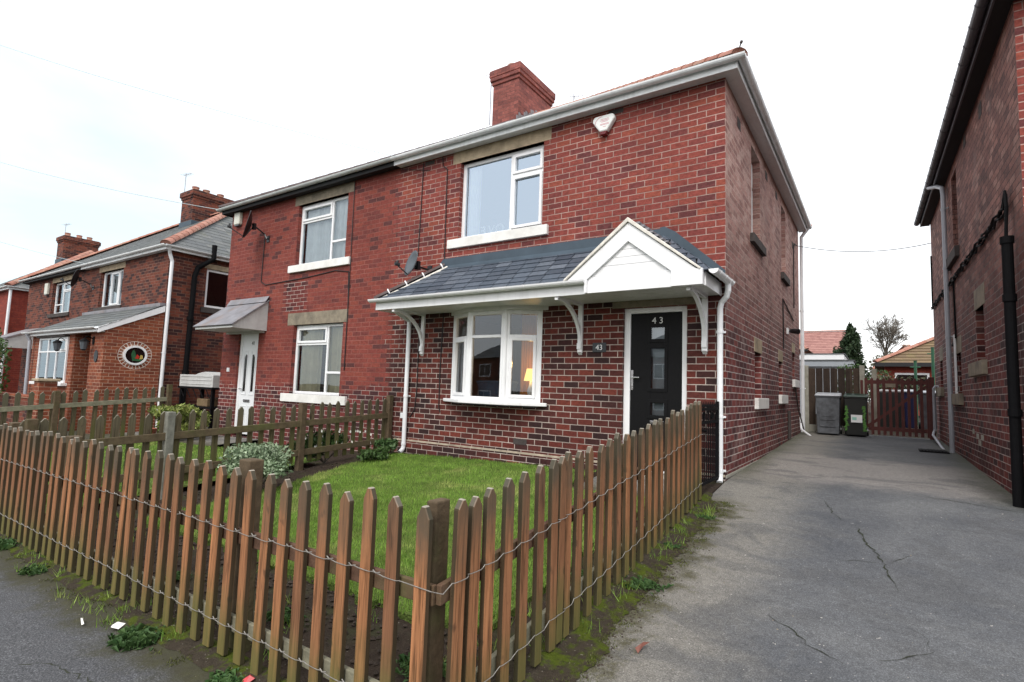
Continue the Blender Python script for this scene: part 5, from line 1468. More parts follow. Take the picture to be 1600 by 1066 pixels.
struct(patch('pavement', lin(-42, 20, 1.0), lin(-7.45, -5.0, .15), 'asphalt', off=0.004, amp=.004, fr=1.2))
kb = MB()
for i in range(62):
    x = -42 + i; z = gz(x, -7.45); kb.box(x + .004, x + .996, -7.58, -7.451, z - .2, z + .005)
struct(kb.build('kerb', 'concrete_post', bevel=.01))
rd = MB(); rd.add([(-42, -7.58, gz(-42, -7.5) - .11), (20, -7.58, gz(0, -7.5) - .11), (20, -14.5, gz(0, -7.5) - .14), (-42, -14.5, gz(-42, -7.5) - .14)], [(0, 1, 2, 3)][:1]); rd.v = rd.v
struct(rd.build('road', 'asphalt'))
struct(patch('far_pavement', lin(-42, 20, 2), [-21.5, -18, -14.5], 'asphalt', off=0.0))
# alley between 41 and 39, neighbour drive
struct(patch('side_path', lin(X2, XW - .1, .3), lin(-5.0, 8, .5), 'drive', off=0.0))
struct(patch('front_path', lin(-26, X2, 1), lin(-5.0, 0, .5), 'drive', off=0.002))
struct(patch('door_path', lin(-1.42, -0.30, .14), lin(-1.15, 0.0, .12), 'drive', off=0.01))
struct(patch('garden_path', lin(-11.2, -9.4, .3), lin(-1.2, 0.0, .2), 'drive', off=0.01))

# garden of 43 : soil bed + raised lawn with a ragged edge
struct(patch('flower_bed', lin(-5.60, 0.0, .07), lin(-5.0, 0.0, .07), 'soil', off=-0.012, amp=.022, fr=5.0))
def lawn_inside(x, y, m=0.0):
    wob = .09 * mnoise.noise(Vector((x * 1.3, y * 1.3, 3.1))) + .045 * mnoise.noise(Vector((x * 6, y * 6, 1)))
    left = -4.72 - .10 * y * .3 if y < -2.4 else -4.72 - (y + 2.4) * .22
    if not (left + wob + m < x < -0.42 + wob - m): return False
    if not (-4.18 + wob + m < y < -0.30 + wob - m): return False
    if x > -1.5 and y > -1.2: return False
    return True
mb = MB(); st_ = .055
xs = lin(-5.5, -0.2, st_); ys = lin(-4.5, -0.1, st_)
idx = {}; vs = []; fs = []
def vid(i, j, x, y, top=True):
    k = (i, j, top)
    if k not in idx:
        z = gz(x, y) + (0.035 if top else -0.04) + (.006 * mnoise.noise(Vector((x * 4, y * 4, 0))) if top else 0)
        idx[k] = len(vs); vs.append((x, y, z))
    return idx[k]
cells = {}
for i in range(len(xs) - 1):
    for j in range(len(ys) - 1):
        cells[(i, j)] = lawn_inside((xs[i] + xs[i + 1]) / 2, (ys[j] + ys[j + 1]) / 2)
for (i, j), ok in cells.items():
    if not ok: continue
    q = [(i, j), (i + 1, j), (i + 1, j + 1), (i, j + 1)]
    fs.append(tuple(vid(a, b, xs[a], ys[b]) for a, b in q))
    for (e, nb) in (((0, 1), (i, j - 1)), ((1, 2), (i + 1, j)), ((2, 3), (i, j + 1)), ((3, 0), (i - 1, j))):
        if not cells.get(nb, False):
            a, b = q[e[0]], q[e[1]]
            fs.append((vid(*a, xs[a[0]], ys[a[1]]), vid(*a, xs[a[0]], ys[a[1]], False), vid(*b, xs[b[0]], ys[b[1]], False), vid(*b, xs[b[0]], ys[b[1]])))
mb.add(vs, fs); struct(mb.build('lawn', 'turf'))
struct(patch('lawn', lin(-11.2, -5.75, .3), lin(-4.6, -1.2, .3), 'turf', off=0.03))

def blades(name, pts, h, w, label, mat='blade', lean=.5, seed=1):
    rs = np.random.RandomState(seed); n = len(pts); P = np.array(pts)
    ang = rs.rand(n) * 2 * np.pi; H = h[0] + (h[1] - h[0]) * rs.rand(n); W = w * (.6 + .8 * rs.rand(n))
    ln = lean * rs.rand(n) * H; a2 = rs.rand(n) * 2 * np.pi
    V = np.empty((n, 3, 3))
    dx = np.cos(ang) * W / 2; dy = np.sin(ang) * W / 2
    V[:, 0] = P + np.stack([dx, dy, np.zeros(n)], 1); V[:, 1] = P - np.stack([dx, dy, np.zeros(n)], 1)
    V[:, 2] = P + np.stack([np.cos(a2) * ln, np.sin(a2) * ln, H], 1)
    me = bpy.data.meshes.new(name); me.vertices.add(3 * n); me.vertices.foreach_set('co', V.reshape(-1))
    me.loops.add(3 * n); me.loops.foreach_set('vertex_index', np.arange(3 * n, dtype=np.int32))
    me.polygons.add(n); me.polygons.foreach_set('loop_start', np.arange(0, 3 * n, 3, dtype=np.int32)); me.polygons.foreach_set('loop_total', np.full(n, 3, dtype=np.int32))
    me.update(calc_edges=True); me.materials.append(M[mat])
    o = bpy.data.objects.new(name, me); COL.objects.link(o); tag(o, label, 'grass', kind='stuff'); return o
rg = random.Random(11); pts_ = []
while len(pts_) < 120000:
    x = rg.uniform(-5.4, -.3); y = rg.uniform(-4.4, -.15)
    if y > -2.2 and rg.random() < .25: continue
    if lawn_inside(x, y, -.015): pts_.append((x, y, gz(x, y) + .03))
blades('grass', pts_, (.018, .045), .0055, 'short green lawn grass inside the picket fence')
pts_ = [(x, y, gz(x, y) + .025) for x, y in ((rg.uniform(-11.1, -5.75), rg.uniform(-4.5, -1.25)) for _ in range(26000))]
blades('grass', pts_, (.02, .05), .012, 'green lawn grass in the garden of number 41', seed=3)
# scruffy weeds and longer grass in the bed and at the fence foot
pts_ = []
for _ in range(75):
    cx_, cy_ = rg.choice([(rg.uniform(-5.3, -.2), rg.uniform(-4.95, -4.2)), (rg.uniform(-.4, .0), rg.uniform(-4.8, -1.2)), (rg.uniform(.02, .16), rg.uniform(-4.9, -1.1)), (rg.uniform(-6.5, .2), rg.uniform(-5.24, -5.02))])
    for _ in range(26): 
        a = rg.gauss(0, .035); b = rg.gauss(0, .035); pts_.append((cx_ + a, cy_ + b, gz(cx_, cy_) - .0))
blades('long_grass', pts_, (.02, .09), .005, 'tufts of long grass along the foot of the fence', lean=.9, seed=5)

def leaf_cloud(mb, c, rad, n, size, rnd, shape='ell', long=1.6, flat=0.0):
    for _ in range(n):
        while True:
            p = Vector((rnd.uniform(-1, 1), rnd.uniform(-1, 1), rnd.uniform(-1, 1)))
            if p.length < 1 and (p.length > .25 or rnd.random() < .3): break
        q = Vector((c[0] + p.x * rad[0], c[1] + p.y * rad[1], c[2] + p.z * rad[2]))
        s = size * rnd.uniform(.55, 1.3)
        a = Vector((rnd.gauss(0, 1), rnd.gauss(0, 1), rnd.gauss(0, 1) * (1 - flat))).normalized(); b = a.orthogonal().normalized()
        b = (b * math.cos(rnd.random() * 6.28) + a.cross(b) * math.sin(rnd.random() * 6.28)).normalized()
        c2 = a.cross(b)
        L = s * long
        mb.add([tuple(q - b * L * .5), tuple(q + c2 * s * .35), tuple(q + b * L * .5), tuple(q - c2 * s * .35)], [(0, 1, 2, 3)])

def shrub(name, c, rad, n, size, mat, label, cat='shrub', clumps=9, seed=1, stems=True, group=None):
    rnd = random.Random(seed); t = thing(name, (c[0], c[1], gz(c[0], c[1])), label, cat, group)
    mb = MB()
    for k in range(clumps):
        a = rnd.uniform(0, 6.28); rr = rnd.uniform(.2, .75)
        cc = (c[0] + rad[0] * rr * math.cos(a), c[1] + rad[1] * rr * math.sin(a), c[2] + rad[2] * rnd.uniform(-.5, .7))
        leaf_cloud(mb, cc, (rad[0] * .42, rad[1] * .42, rad[2] * .40), n // clumps, size, rnd)
    mb.build('foliage', mat, t)
    st = MB()
    for k in range(7):
        a = k * .9; g = gz(c[0], c[1]) - .02
        st.tube([(c[0], c[1], g), (c[0] + rad[0] * .3 * math.cos(a), c[1] + rad[1] * .3 * math.sin(a), (g + c[2]) / 2), (c[0] + rad[0] * .7 * math.cos(a), c[1] + rad[1] * .7 * math.sin(a), c[2] + rad[2] * .3)], [.012, .009, .004], 5)
    st.build('stem', 'bark', t)
    return t
shrub('lavender_shrub', (-4.72, -2.95, -.03), (.48, .46, .25), 4200, .034, 'leaf_silver', 'silvery green shrub with narrow leaves behind the front fence', seed=3, clumps=22)
shrub('perennial_plant', (-4.9, -.95, -.08), (.24, .24, .10), 900, .045, 'leaf_mid', 'low bright green plant in the bed before the downpipe', 'plant', seed=4)
shrub('perennial_plant', (-5.1, -.45, -.05), (.22, .22, .13), 700, .05, 'leaf_weed', 'dark green plant in the corner by the fence post', 'plant', seed=5)
shrub('perennial_plant', (-5.72, -1.2, .0), (.16, .65, .22), 1500, .05, 'leaf_mid', 'leafy white flowered plant growing through the dividing fence', 'plant', seed=6)
shrub('euonymus_bush', (-10.95, -1.0, .08), (.60, .55, .30), 2400, .075, 'leaf_yellow', 'yellow green variegated bush beside the side passage', 'bush', seed=8, clumps=18)
shrub('garden_bush', (-15.3, -3.3, 1.1), (.9, .5, .95), 1500, .07, 'leaf_mid', 'loose dark bush cut by the left edge of the photo', 'bush', seed=9, clumps=14)
fl_ = MB(); rnd = random.Random(2)
for _ in range(26):
    x, y, z = -5.60 + rnd.uniform(-.12, .10), rnd.uniform(-1.8, -.4), rnd.uniform(-.02, .25)
    for k in range(5):
        a = k * 1.256; fl_.add([(x, y, z), (x + .018 * math.cos(a), y - .006, z + .018 * math.sin(a)), (x + .026 * math.cos(a + .5), y - .006, z + .026 * math.sin(a + .5)), (x + .018 * math.cos(a + 1.1), y - .006, z + .018 * math.sin(a + 1.1))], [(0, 1, 2, 3)])
tag(fl_.build('flowers', 'petal'), 'small white flowers among the leaves by the dividing fence', 'flowers', kind='stuff')

# broadleaf weeds at the fence foot: rosettes
def weed(x, y, r, n, seed, label, mat='leaf_weed'):
    rnd = random.Random(seed); mb = MB(); g = gz(x, y) + .004
    for k in range(n * 5):
        a = rnd.uniform(0, 6.28); L = r * rnd.uniform(.14, .42); w = L * rnd.uniform(.12, .22); h = L * rnd.uniform(.15, .8)
        d = Vector((math.cos(a), math.sin(a), 0)); s_ = Vector((-d.y, d.x, 0)); o_ = Vector((x + max(-r, min(r, rnd.gauss(0, r * .38))), y + max(-r * .7, min(r * .7, rnd.gauss(0, r * .3))), g))
        p0 = o_; p1 = o_ + d * L * .5 + Vector((0, 0, h)); p2 = o_ + d * L + Vector((0, 0, h * .6))
        mb.add([tuple(p0), tuple(p1 + s_ * w), tuple(p2), tuple(p1 - s_ * w)], [(0, 1, 2), (0, 2, 3)])
    o = mb.build('weed', mat, None, loc=(x, y, g)); tag(o, label, 'weed'); return o
weed(-2.05, -5.20, .17, 110, 1, 'feathery green weed at the pavement edge beside the white paper scrap')
weed(-1.20, -5.14, .13, 46, 2, 'broad leafed weed next to the red wrapper')
weed(-4.9, -5.14, .20, 90, 3, 'wide straggly weed at the far left foot of the fence')
weed(-3.9, -5.16, .13, 40, 4, 'small weed at the fence foot between two larger ones at the left')
weed(.17, -3.10, .15, 40, 5, 'dandelion like weed on the mossy drive edge')
weed(.12, -2.35, .10, 24, 6, 'small weed midway along the mossy drive edge')
weed(.16, -1.5, .09, 24, 7, 'tiny weed near the house end of the drive edge')
weed(-1.55, -4.6, .14, 40, 8, 'clump of weeds in the bare bed behind the front pickets')
weed(-.45, -4.55, .16, 60, 9, 'weeds growing just behind the corner post')
weed(-2.8, -4.65, .12, 40, 10, 'low weeds in the soil below the silvery shrub')
weed(-.25, -3.2, .14, 60, 11, 'weeds behind the pickets beside the drive')

pts_ = []
rg2 = random.Random(19)
for _ in range(300):
    cx_, cy_ = rg2.choice([(rg2.uniform(.03, .30), rg2.uniform(-4.9, -.95)), (rg2.uniform(.03, .30), rg2.uniform(-4.9, -.95)), (rg2.uniform(-6.5, .2), rg2.uniform(-5.22, -5.06))])
    for _ in range(30): pts_.append((cx_ + rg2.gauss(0, .022), cy_ + rg2.gauss(0, .022), gz(cx_, cy_) + .006))
M['moss_blade'] = plain('moss green', (0.075, 0.085, 0.018), .9, .4, 20)
blades('moss_tufts', pts_, (.004, .014), .007, 'low moss tufts on the dirt beside the fence', mat='moss_blade', lean=1.0, seed=8)
# moss / dirt strip between the fence and the drive with a ragged outline
mb = MB(); vs = []; fs = []; N1 = 300; N2 = 9
for i in range(N1 + 1):
    y = -5.15 + (4.45) * i / N1
    w_ = .16 + .10 * (-y / 5) + .09 * mnoise.noise(Vector((y * 2.1, 1, 0))) + .07 * mnoise.noise(Vector((y * 8, 2, 0))) + .04 * mnoise.noise(Vector((y * 25, 2, 0)))
    if y > -1.2: w_ *= max(.25, 1 - (y + 1.2) * 2)
    for j in range(N2 + 1):
        x = -.03 + (w_ + .03) * j / N2; e = j / N2
        vs.append((x, y, gz(x, y) + .006 + (.022 * (1 - e) + .012 * mnoise.noise(Vector((x * 14, y * 14, 0)))) * (1 - e ** 3)))
for i in range(N1):
    for j in range(N2): fs.append((i * (N2 + 1) + j, i * (N2 + 1) + j + 1, (i + 1) * (N2 + 1) + j + 1, (i + 1) * (N2 + 1) + j))
mb.add(vs, fs); struct(mb.build('verge', 'moss', None, smooth=True))
mb = MB(); vs = []; fs = []; N1 = 120; N2 = 6
for i in range(N1 + 1):
    x = -7.5 + 7.7 * i / N1
    w_ = .10 + .07 * mnoise.noise(Vector((x * 1.7, 1, 4))) + .04 * mnoise.noise(Vector((x * 8, 2, 0)))
    for j in range(N2 + 1):
        y = -4.98 - (w_ + .06) * j / N2; e = j / N2
        vs.append((x, y, gz(x, y) + .008 + (.015 + .010 * mnoise.noise(Vector((x * 14, y * 14, 0)))) * (1 - e ** 3)))
for i in range(N1):
    for j in range(N2): fs.append((i * (N2 + 1) + j, (i + 1) * (N2 + 1) + j, (i + 1) * (N2 + 1) + j + 1, i * (N2 + 1) + j + 1))
mb.add(vs, fs); struct(mb.build('verge', 'moss', None, smooth=True))
# stones and clods scattered in the bed (one loose mass)
mb = MB(); rnd = random.Random(21)
def pebble(x, y, r):
    g = gz(x, y); vs = []
    for (a, b, c) in ((1, 0, 0), (-1, 0, 0), (0, 1, 0), (0, -1, 0), (0, 0, 1), (0, 0, -1)): vs.append((x + a * r * rnd.uniform(.6, 1.3), y + b * r * rnd.uniform(.6, 1.3), g + c * r * rnd.uniform(.5, .9)))
    mb.add(vs, [(0, 2, 4), (2, 1, 4), (1, 3, 4), (3, 0, 4), (2, 0, 5), (1, 2, 5), (3, 1, 5), (0, 3, 5)])
for _ in range(1500): pebble(rnd.uniform(-5.5, -.1), rnd.uniform(-4.98, -4.15), rnd.uniform(.006, .022))
for _ in range(500): pebble(rnd.uniform(-.4, .22), rnd.uniform(-4.9, -1.0), rnd.uniform(.004, .014))
for _ in range(450): pebble(rnd.uniform(-5.5, -1.4), rnd.uniform(-.42, -.02), rnd.uniform(.006, .018))
for _ in range(1500):
    yy_ = rnd.uniform(-4.9, -.9); pebble(.14 + .10 * (-yy_ / 5) + rnd.gauss(0, .07), yy_, rnd.uniform(.002, .009))
for _ in range(1300): pebble(rnd.uniform(-6.5, .2), -5.14 + rnd.gauss(0, .05), rnd.uniform(.002, .009))
for _ in range(350): pebble(rnd.uniform(-5.5, -4.7), rnd.uniform(-3.5, -.3), rnd.uniform(.006, .02))
tag(mb.build('soil_clods', 'soil_clod'), 'loose soil clods and small stones in the bare beds', 'soil', kind='stuff')
mb = MB()
for _ in range(260): pebble(rnd.uniform(-6, .3), rnd.uniform(-5.3, -5.08), rnd.uniform(.003, .009))
for _ in range(160): pebble(rnd.uniform(.1, 2.5), rnd.uniform(-4.9, 3), rnd.uniform(.002, .006))
tag(mb.build('grit', 'stone_grey'), 'scattered grit on the drive and pavement edge', 'grit', kind='stuff')

# cracks in the drive: thin dark ribbons with moss
def crack(pts, w, seed):
    rnd = random.Random(seed); out = []
    for i in range(len(pts) - 1):
        a = Vector((*pts[i], 0)); b = Vector((*pts[i + 1], 0)); n = max(2, int((b - a).length / .035))
        for k in range(n):
            p = a.lerp(b, k / n); out.append((p.x + rnd.gauss(0, .010), p.y + rnd.gauss(0, .010)))
    out.append(pts[-1]); vs = []; fs = []
    for i, p in enumerate(out):
        q = out[min(i + 1, len(out) - 1)]; r_ = out[max(i - 1, 0)]
        d = Vector((q[0] - r_[0], q[1] - r_[1], 0)); d = d.normalized() if d.length > 0 else Vector((1, 0, 0)); s_ = Vector((-d.y, d.x, 0))
        ww = w * .55 * rnd.uniform(.2, 1.3) * (0.25 + min(1, min(i, len(out) - 1 - i) / 6))
        for sg in (-1, 1):
            x = p[0] + s_.x * ww * sg; y = p[1] + s_.y * ww * sg; vs.append((x, y, gz(x, y) + .004))
    for i in range(len(out) - 1): fs.append((2 * i, 2 * i + 1, 2 * i + 3, 2 * i + 2))
    m_ = MB(); m_.add(vs, fs); return m_
cm_ = plain('mossy crack', (0.020, 0.024, 0.012), .95, .5, 30)
M['crack'] = cm_
for i, (pp, w_) in enumerate([
    ([(1.02, -.35), (1.12, -.8), (1.22, -1.0)], .006), ([(1.75, .38), (2.1, .26), (2.4, .12), (2.66, .0)], .009), ([(.1, .95), (.9, 1.02), (1.6, .9), (2.5, 1.05)], .005), ([(1.70, -3.06), (1.66, -2.9), (1.60, -2.85)], .004),
    ([(1.30, -1.05), (1.38, -1.45), (1.48, -1.80), (1.52, -2.05), (1.57, -2.35)], .010),
    ([(1.52, -1.86), (1.60, -1.72), (1.70, -1.60)], .006), ([(1.50, -1.88), (1.36, -1.93), (1.20, -1.98)], .006),
    ([(.93, -3.10), (1.06, -3.20), (1.18, -3.33), (1.32, -3.42)], .009), ([(1.45, -3.32), (1.60, -3.18), (1.70, -3.06)], .007)]):
    o = crack(pp, w_, i).build('crack', 'crack'); struct(o)
o = crack([(-2.6, -5.9), (-2.1, -5.55), (-1.6, -5.5), (-1.2, -5.3)], .006, 44).build('crack', 'crack'); struct(o)
# drain grating and slabs by the right wall
dg = MB(); dg.box(2.05, 2.45, 4.85, 5.3, gz(2, 5) + .002, gz(2, 5) + .02)
for i in range(8): dg.box(2.08 + i * .045, 2.10 + i * .045, 4.9, 5.25, gz(2, 5) + .02, gz(2, 5) + .03)
tag(dg.build('drain_grate', 'iron', None, loc=(2.25, 5.05, gz(2, 5))), 'dark drain grate at the foot of the grey downpipe', 'drain')
# litter
def litter(name, pts, mat, label, cat, z=.012):
    cx_ = sum(p[0] for p in pts) / len(pts); cy_ = sum(p[1] for p in pts) / len(pts)
    m_ = MB(); rnd = random.Random(len(label)); vs = [(x, y, gz(x, y) + z + rnd.uniform(0, .03)) for x, y in pts]; vs.append((cx_, cy_, gz(cx_, cy_) + z + .035)); n_ = len(pts)
    m_.add(vs, [(i, (i + 1) % n_, n_) for i in range(n_)]); o = m_.build(name, mat, None, loc=(cx_, cy_, gz(cx_, cy_))); tag(o, label, cat)
litter('paper_scrap', [(-2.34, -5.22), (-2.29, -5.245), (-2.25, -5.22), (-2.26, -5.18), (-2.30, -5.20), (-2.335, -5.185)], 'paper', 'crumpled white paper scrap on the pavement at the fence foot', 'litter')
litter('paper_stick', [(-2.58, -5.30), (-2.50, -5.32), (-2.49, -5.31), (-2.57, -5.29)], 'paper', 'thin white stick lying left of the paper scrap', 'litter', .004)
litter('sweet_wrapper', [(-1.12, -5.11), (-1.085, -5.12), (-1.07, -5.075), (-1.09, -5.06), (-1.11, -5.075)], 'red_print', 'crumpled red and white wrapper under the pickets', 'litter')
litter('dead_leaf', [(.405, -3.86), (.425, -3.87), (.435, -3.82), (.455, -3.775), (.425, -3.79)], 'dead_leaf', 'curled reddish dead leaf on the drive', 'leaf', .004)

# ================================================================== FENCES
def picket_mesh(h, w, th, chip, seed):
    rnd = random.Random(seed)
    k = w * .5; c = rnd.uniform(.036, .05); t = rnd.uniform(.004, .010)
    poly = [(-k, 0), (k, 0), (k, h - c), (t, h), (-t, h), (-k, h - c)]
    m_ = MB(); m_.prism([(p[0] + rnd.uniform(-.0015, .0015), p[1]) for p in poly], 'y', 0, th)
    return m_.v, m_.f
def picket_protos(n, h, w, th, mat, seed=0):
    out = []
    for i in range(n):
        v, f = picket_mesh(h * (1 + .012 * math.sin(i * 2.3)), w * (1 + .06 * math.sin(i * 3.1)), th, 0, seed + i)
        me = bpy.data.meshes.new('picket'); me.from_pydata(v, [], f); me.materials.append(M[mat]); me.update(); out.append(me)
    return out
def put_picket(me, par, pos, ang, rnd, tilt=.006, bev=.004):
    o = bpy.data.objects.new('picket', me); COL.objects.link(o); o.parent = par
    o.location = Vector(pos) - Vector(par.location)
    o.rotation_euler = (rnd.gauss(0, tilt * .8), rnd.gauss(0, tilt), ang + rnd.gauss(0, .02))
    b = o.modifiers.new('bevel', 'BEVEL'); b.width = bev; b.segments = 1
    return o
rnd = random.Random(77)
PF = thing('picket_fence', (0.03, -5.02, gz(0, -5)), 'stained brown picket fence turning the corner from pavement to drive', 'fence')
pr_ = picket_protos(9, .985, .066, .030, 'picket')
YF = -5.05
front_x = []
x = -0.205
while x > -6.6:
    front_x.append(x); x -= .1545 + rnd.uniform(-.007, .007)
for x in front_x: put_picket(pr_[rnd.randrange(9)], PF, (x, YF + rnd.uniform(-.004, .004), gz(x, YF) + .02 + rnd.uniform(-.012, .012)), 0, rnd)
def xside(y): return 0.0 - .0176 * (y + 1.0)
side_y = [-4.929, -4.827, -4.709, -4.566, -4.415, -4.263, -4.115, -4.041, -3.957, -3.831, -3.665, -3.519, -3.375, -3.205, -3.059, -2.926, -2.761, -2.602, -2.455, -2.29, -2.138, -1.977, -1.824, -1.69, -1.53, -1.382, -1.226, -1.062]
for y in side_y: put_picket(pr_[rnd.randrange(9)], PF, (xside(y), y, gz(0, y) + .02 + rnd.uniform(-.015, .015)), math.pi / 2, rnd)
# corner picket pair
put_picket(pr_[2], PF, (-0.035, YF - .004, gz(0, YF) + .02), 0, rnd, 0)
def wire_line(pts, amp, r=.0028):
    m_ = MB(); out = []
    for i, p in enumerate(pts):
        out.append(p)
    m_.tube(out, r, 5); return m_
for (hh) in (.66, .17):
    out = []; jj = 0
    for i in range(len(front_x) - 1, -1, -1):
        x = front_x[i]; z = gz(x, YF) + .02 + hh + rnd.uniform(-.004, .004)
        out += [(x - .062, YF - .004, z + .004), (x - .036, YF - .0035, z), (x + .005, YF - .004, z - .001), (x + .036, YF - .0035, z - .001), (x + .055, YF - .002, z + .003)]
    out.append((.035, YF - .012, gz(0, YF) + hh + .02)); out.append((.052, YF + .04, gz(0, YF) + hh))
    for y in side_y:
        xx = xside(y) + .006; z = gz(0, y) + .02 + hh + rnd.uniform(-.004, .004)
        out += [(xx + .0, y - .055, z + .004), (xx, y - .036, z), (xx, y + .005, z - .001), (xx, y + .036, z), (xx - .003, y + .052, z + .003)]
    # double strand knots between the pickets
    m_ = MB(); m_.tube(out, .0020, 5)
    for i in range(len(front_x) - 1):
        xm = (front_x[i] + front_x[i + 1]) / 2; z = gz(xm, YF) + hh + .028
        m_.tube([(xm - .022, YF - .002, z + .004), (xm, YF - .006, z - .003), (xm + .022, YF - .002, z + .003)], .0025, 5)
    m_.build('wire', 'wire', PF)
for hh in (.60, .14):
    m_ = MB(); 
    zs_ = [gz(-6.6, YF) + hh, gz(0, YF) + hh]
    m_.add([(-6.6, YF + .038, zs_[0]), (0.0, YF + .038, zs_[1]), (0.0, YF + .064, zs_[1]), (-6.6, YF + .064, zs_[0]),
            (-6.6, YF + .038, zs_[0] + .08), (0.0, YF + .038, zs_[1] + .08), (0.0, YF + .064, zs_[1] + .08), (-6.6, YF + .064, zs_[0] + .08)],
           [(0, 3, 2, 1), (4, 5, 6, 7), (0, 1, 5, 4), (1, 2, 6, 5), (2, 3, 7, 6), (3, 0, 4, 7)])
    m_.build('rail', 'rail' if hh > .3 else 'rail_lit', PF, bevel=.004)
    m_ = MB(); a = (-5.0, xside(-5.0) - .038); b = (-1.0, xside(-1.0) - .038); za, zb = gz(0, a[0]) + hh, gz(0, b[0]) + hh
    m_.add([(a[1], a[0], za), (b[1], b[0], zb), (b[1] - .026, b[0], zb), (a[1] - .026, a[0], za), (a[1], a[0], za + .08), (b[1], b[0], zb + .08), (b[1] - .026, b[0], zb + .08), (a[1] - .026, a[0], za + .08)],
           [(0, 3, 2, 1), (4, 5, 6, 7), (0, 1, 5, 4), (1, 2, 6, 5), (2, 3, 7, 6), (3, 0, 4, 7)])
    m_.build('rail', 'rail' if hh > .3 else 'rail_lit', PF, bevel=.004)
for (x, y, zt) in ((-0.055, -4.935, .49), (-1.48, -4.93, .515), (-4.15, -4.93, .44), (-5.72, -4.93, .455), (-.085, -1.04, .86), (-.075, -2.99, .66)):
    m_ = MB(); g = gz(x, y); zt = zt if abs(x) > .3 or y < -4.9 else gz(x, y) + .90
    m_.box(x - (.055 if y > -4.934 else .03), x + (.055 if y > -4.934 else .026), y - .045, y + .045, g - .2, zt); m_.build('post', 'post', PF, bevel=.008)

def divider(X, posts, y0, y1, htop, mat_rail, label, base, side=1, sp=.155, protos=None, ground=None):
    t = thing('picket_fence', (X, (y0 + y1) / 2, base), label, 'fence')
    zf = lambda y: ground(y)
    y = y0 + .08
    while y < y1 - .05:
        o = put_picket(protos[rnd.randrange(len(protos))], t, (X - side * .03, y, zf(y) + .05), math.pi / 2, rnd); y += sp + rnd.uniform(-.008, .008)
    for hh in htop:
        m_ = MB(); m_.add([(X, y0, zf(y0) + hh), (X, y1, zf(y1) + hh), (X + side * .03, y1, zf(y1) + hh), (X + side * .03, y0, zf(y0) + hh),
                           (X, y0, zf(y0) + hh + .088), (X, y1, zf(y1) + hh + .088), (X + side * .03, y1, zf(y1) + hh + .088), (X + side * .03, y0, zf(y0) + hh + .088)],
                          [(0, 3, 2, 1), (4, 5, 6, 7), (0, 1, 5, 4), (1, 2, 6, 5), (2, 3, 7, 6), (3, 0, 4, 7)])
        m_.build('rail', mat_rail, t, bevel=.004)
    for (y, zt, mt) in posts:
        m_ = MB(); m_.box(X - .045, X + .05, y - .045, y + .045, zf(y) - .2, zt); m_.build('post', mt, t, bevel=.008)
    return t
pro2 = picket_protos(5, .86, .074, .022, 'picket_old', 20)
divider(-5.53, [(-.07, .775, 'post'), (-1.78, .645, 'post'), (-3.58, .55, 'post_grey'), (-4.86, .50, 'post')], -4.98, -.05, (.58, .16), 'rail_old', 'mossy picket fence dividing the two front gardens', -.4, 1, .158, pro2,
        lambda y: -.165 + (.245 * y / 4.98) - .02)
pro3 = picket_protos(5, 1.12, .078, .022, 'picket_old', 40)
divider(-11.35, [(-1.05, .80, 'post'), (-3.0, .63, 'post'), (-4.86, .50, 'post')], -4.98, -1.05, (.84,), 'rail_lit', 'dark picket fence with a top rail toned as lit beside the side passage', -.5, 1, .17, pro3,
        lambda y: -.40 + (y + 1.05) * .072)
# black metal gate beside the corner of 43
G = thing('metal_gate', (-.05, -.5, gz(0, -.5)), 'black ornamental metal side gate between the picket fence and the corner downpipe', 'gate')
m_ = MB(); gx = -.06
m_.box(gx - .015, gx + .015, -.93, -.90, -.08, .86); m_.box(gx - .015, gx + .015, -.14, -.11, -.02, .90)
m_.box(gx - .012, gx + .012, -.90, -.14, .02, .05); m_.box(gx - .012, gx + .012, -.90, -.14, .66, .69); m_.box(gx - .012, gx + .012, -.90, -.14, .80, .83)
m_.build('frame', 'iron', G)
for i in range(9):
    y = -.83 + i * .077; m_ = MB(); m_.tube([(gx, y, .03), (gx, y, .84)], .008, 6); m_.tube([(gx, y, .84), (gx, y, .90)], [.014, .002], 6); m_.build('bar', 'iron', G)
m_ = MB()
for i in range(4):
    y = -.79 + i * .18; m_ = MB(); m_.tube([(gx + .014, y + .035 * math.cos(k * .7), .745 + .045 * math.sin(k * .7)) for k in range(10)], .005, 5); m_.build('scroll', 'iron', G)
m_ = MB(); m_.tube([(gx + .02, -.88, .60), (gx + .07, -.88, .60)], .012, 8); m_.build('latch', 'iron', G)

# back boundary: timber panel, concrete posts, red gate
gB = gz(1, 7.6)
BF = thing('panel_fence', (.65, 7.62, gB), 'dark timber panel fence between concrete posts behind the bins', 'fence')
m_ = MB(); xx = .155; i = 0; rnd = random.Random(9)
while xx < 1.14:
    m_.box(xx, xx + (.062 if i % 2 else .085), 7.60 + (.02 if i % 2 else 0), 7.618 + (.02 if i % 2 else 0), gB + .17, 1.68 + rnd.uniform(-.004, .004)); xx += .073; i += 1
m_.build('panel', 'panel_dark', BF)
m_ = MB(); m_.box(.15, 1.16, 7.60, 7.65, gB - .05, gB + .165); m_.build('gravel_board', 'concrete_post', BF)
for x_ in (.105, 1.20, 1.42):
    m_ = MB(); yy = 7.62 if x_ < 1.3 else 8.3; m_.box(x_ - .05, x_ + .05, yy - .05, yy + .05, gB - .1, 1.74 if x_ < 1.3 else 1.70); m_.build('post', 'concrete_post', BF, bevel=.012)
m_ = MB(); m_.box(.0, .05, 7.5, 7.62, gB - .1, 1.74); m_.build('post', 'render_white', BF)
RG = thing('timber_gate', (1.8, 7.6, gB), 'red brown picket gate closing the end of the driveway', 'gate')
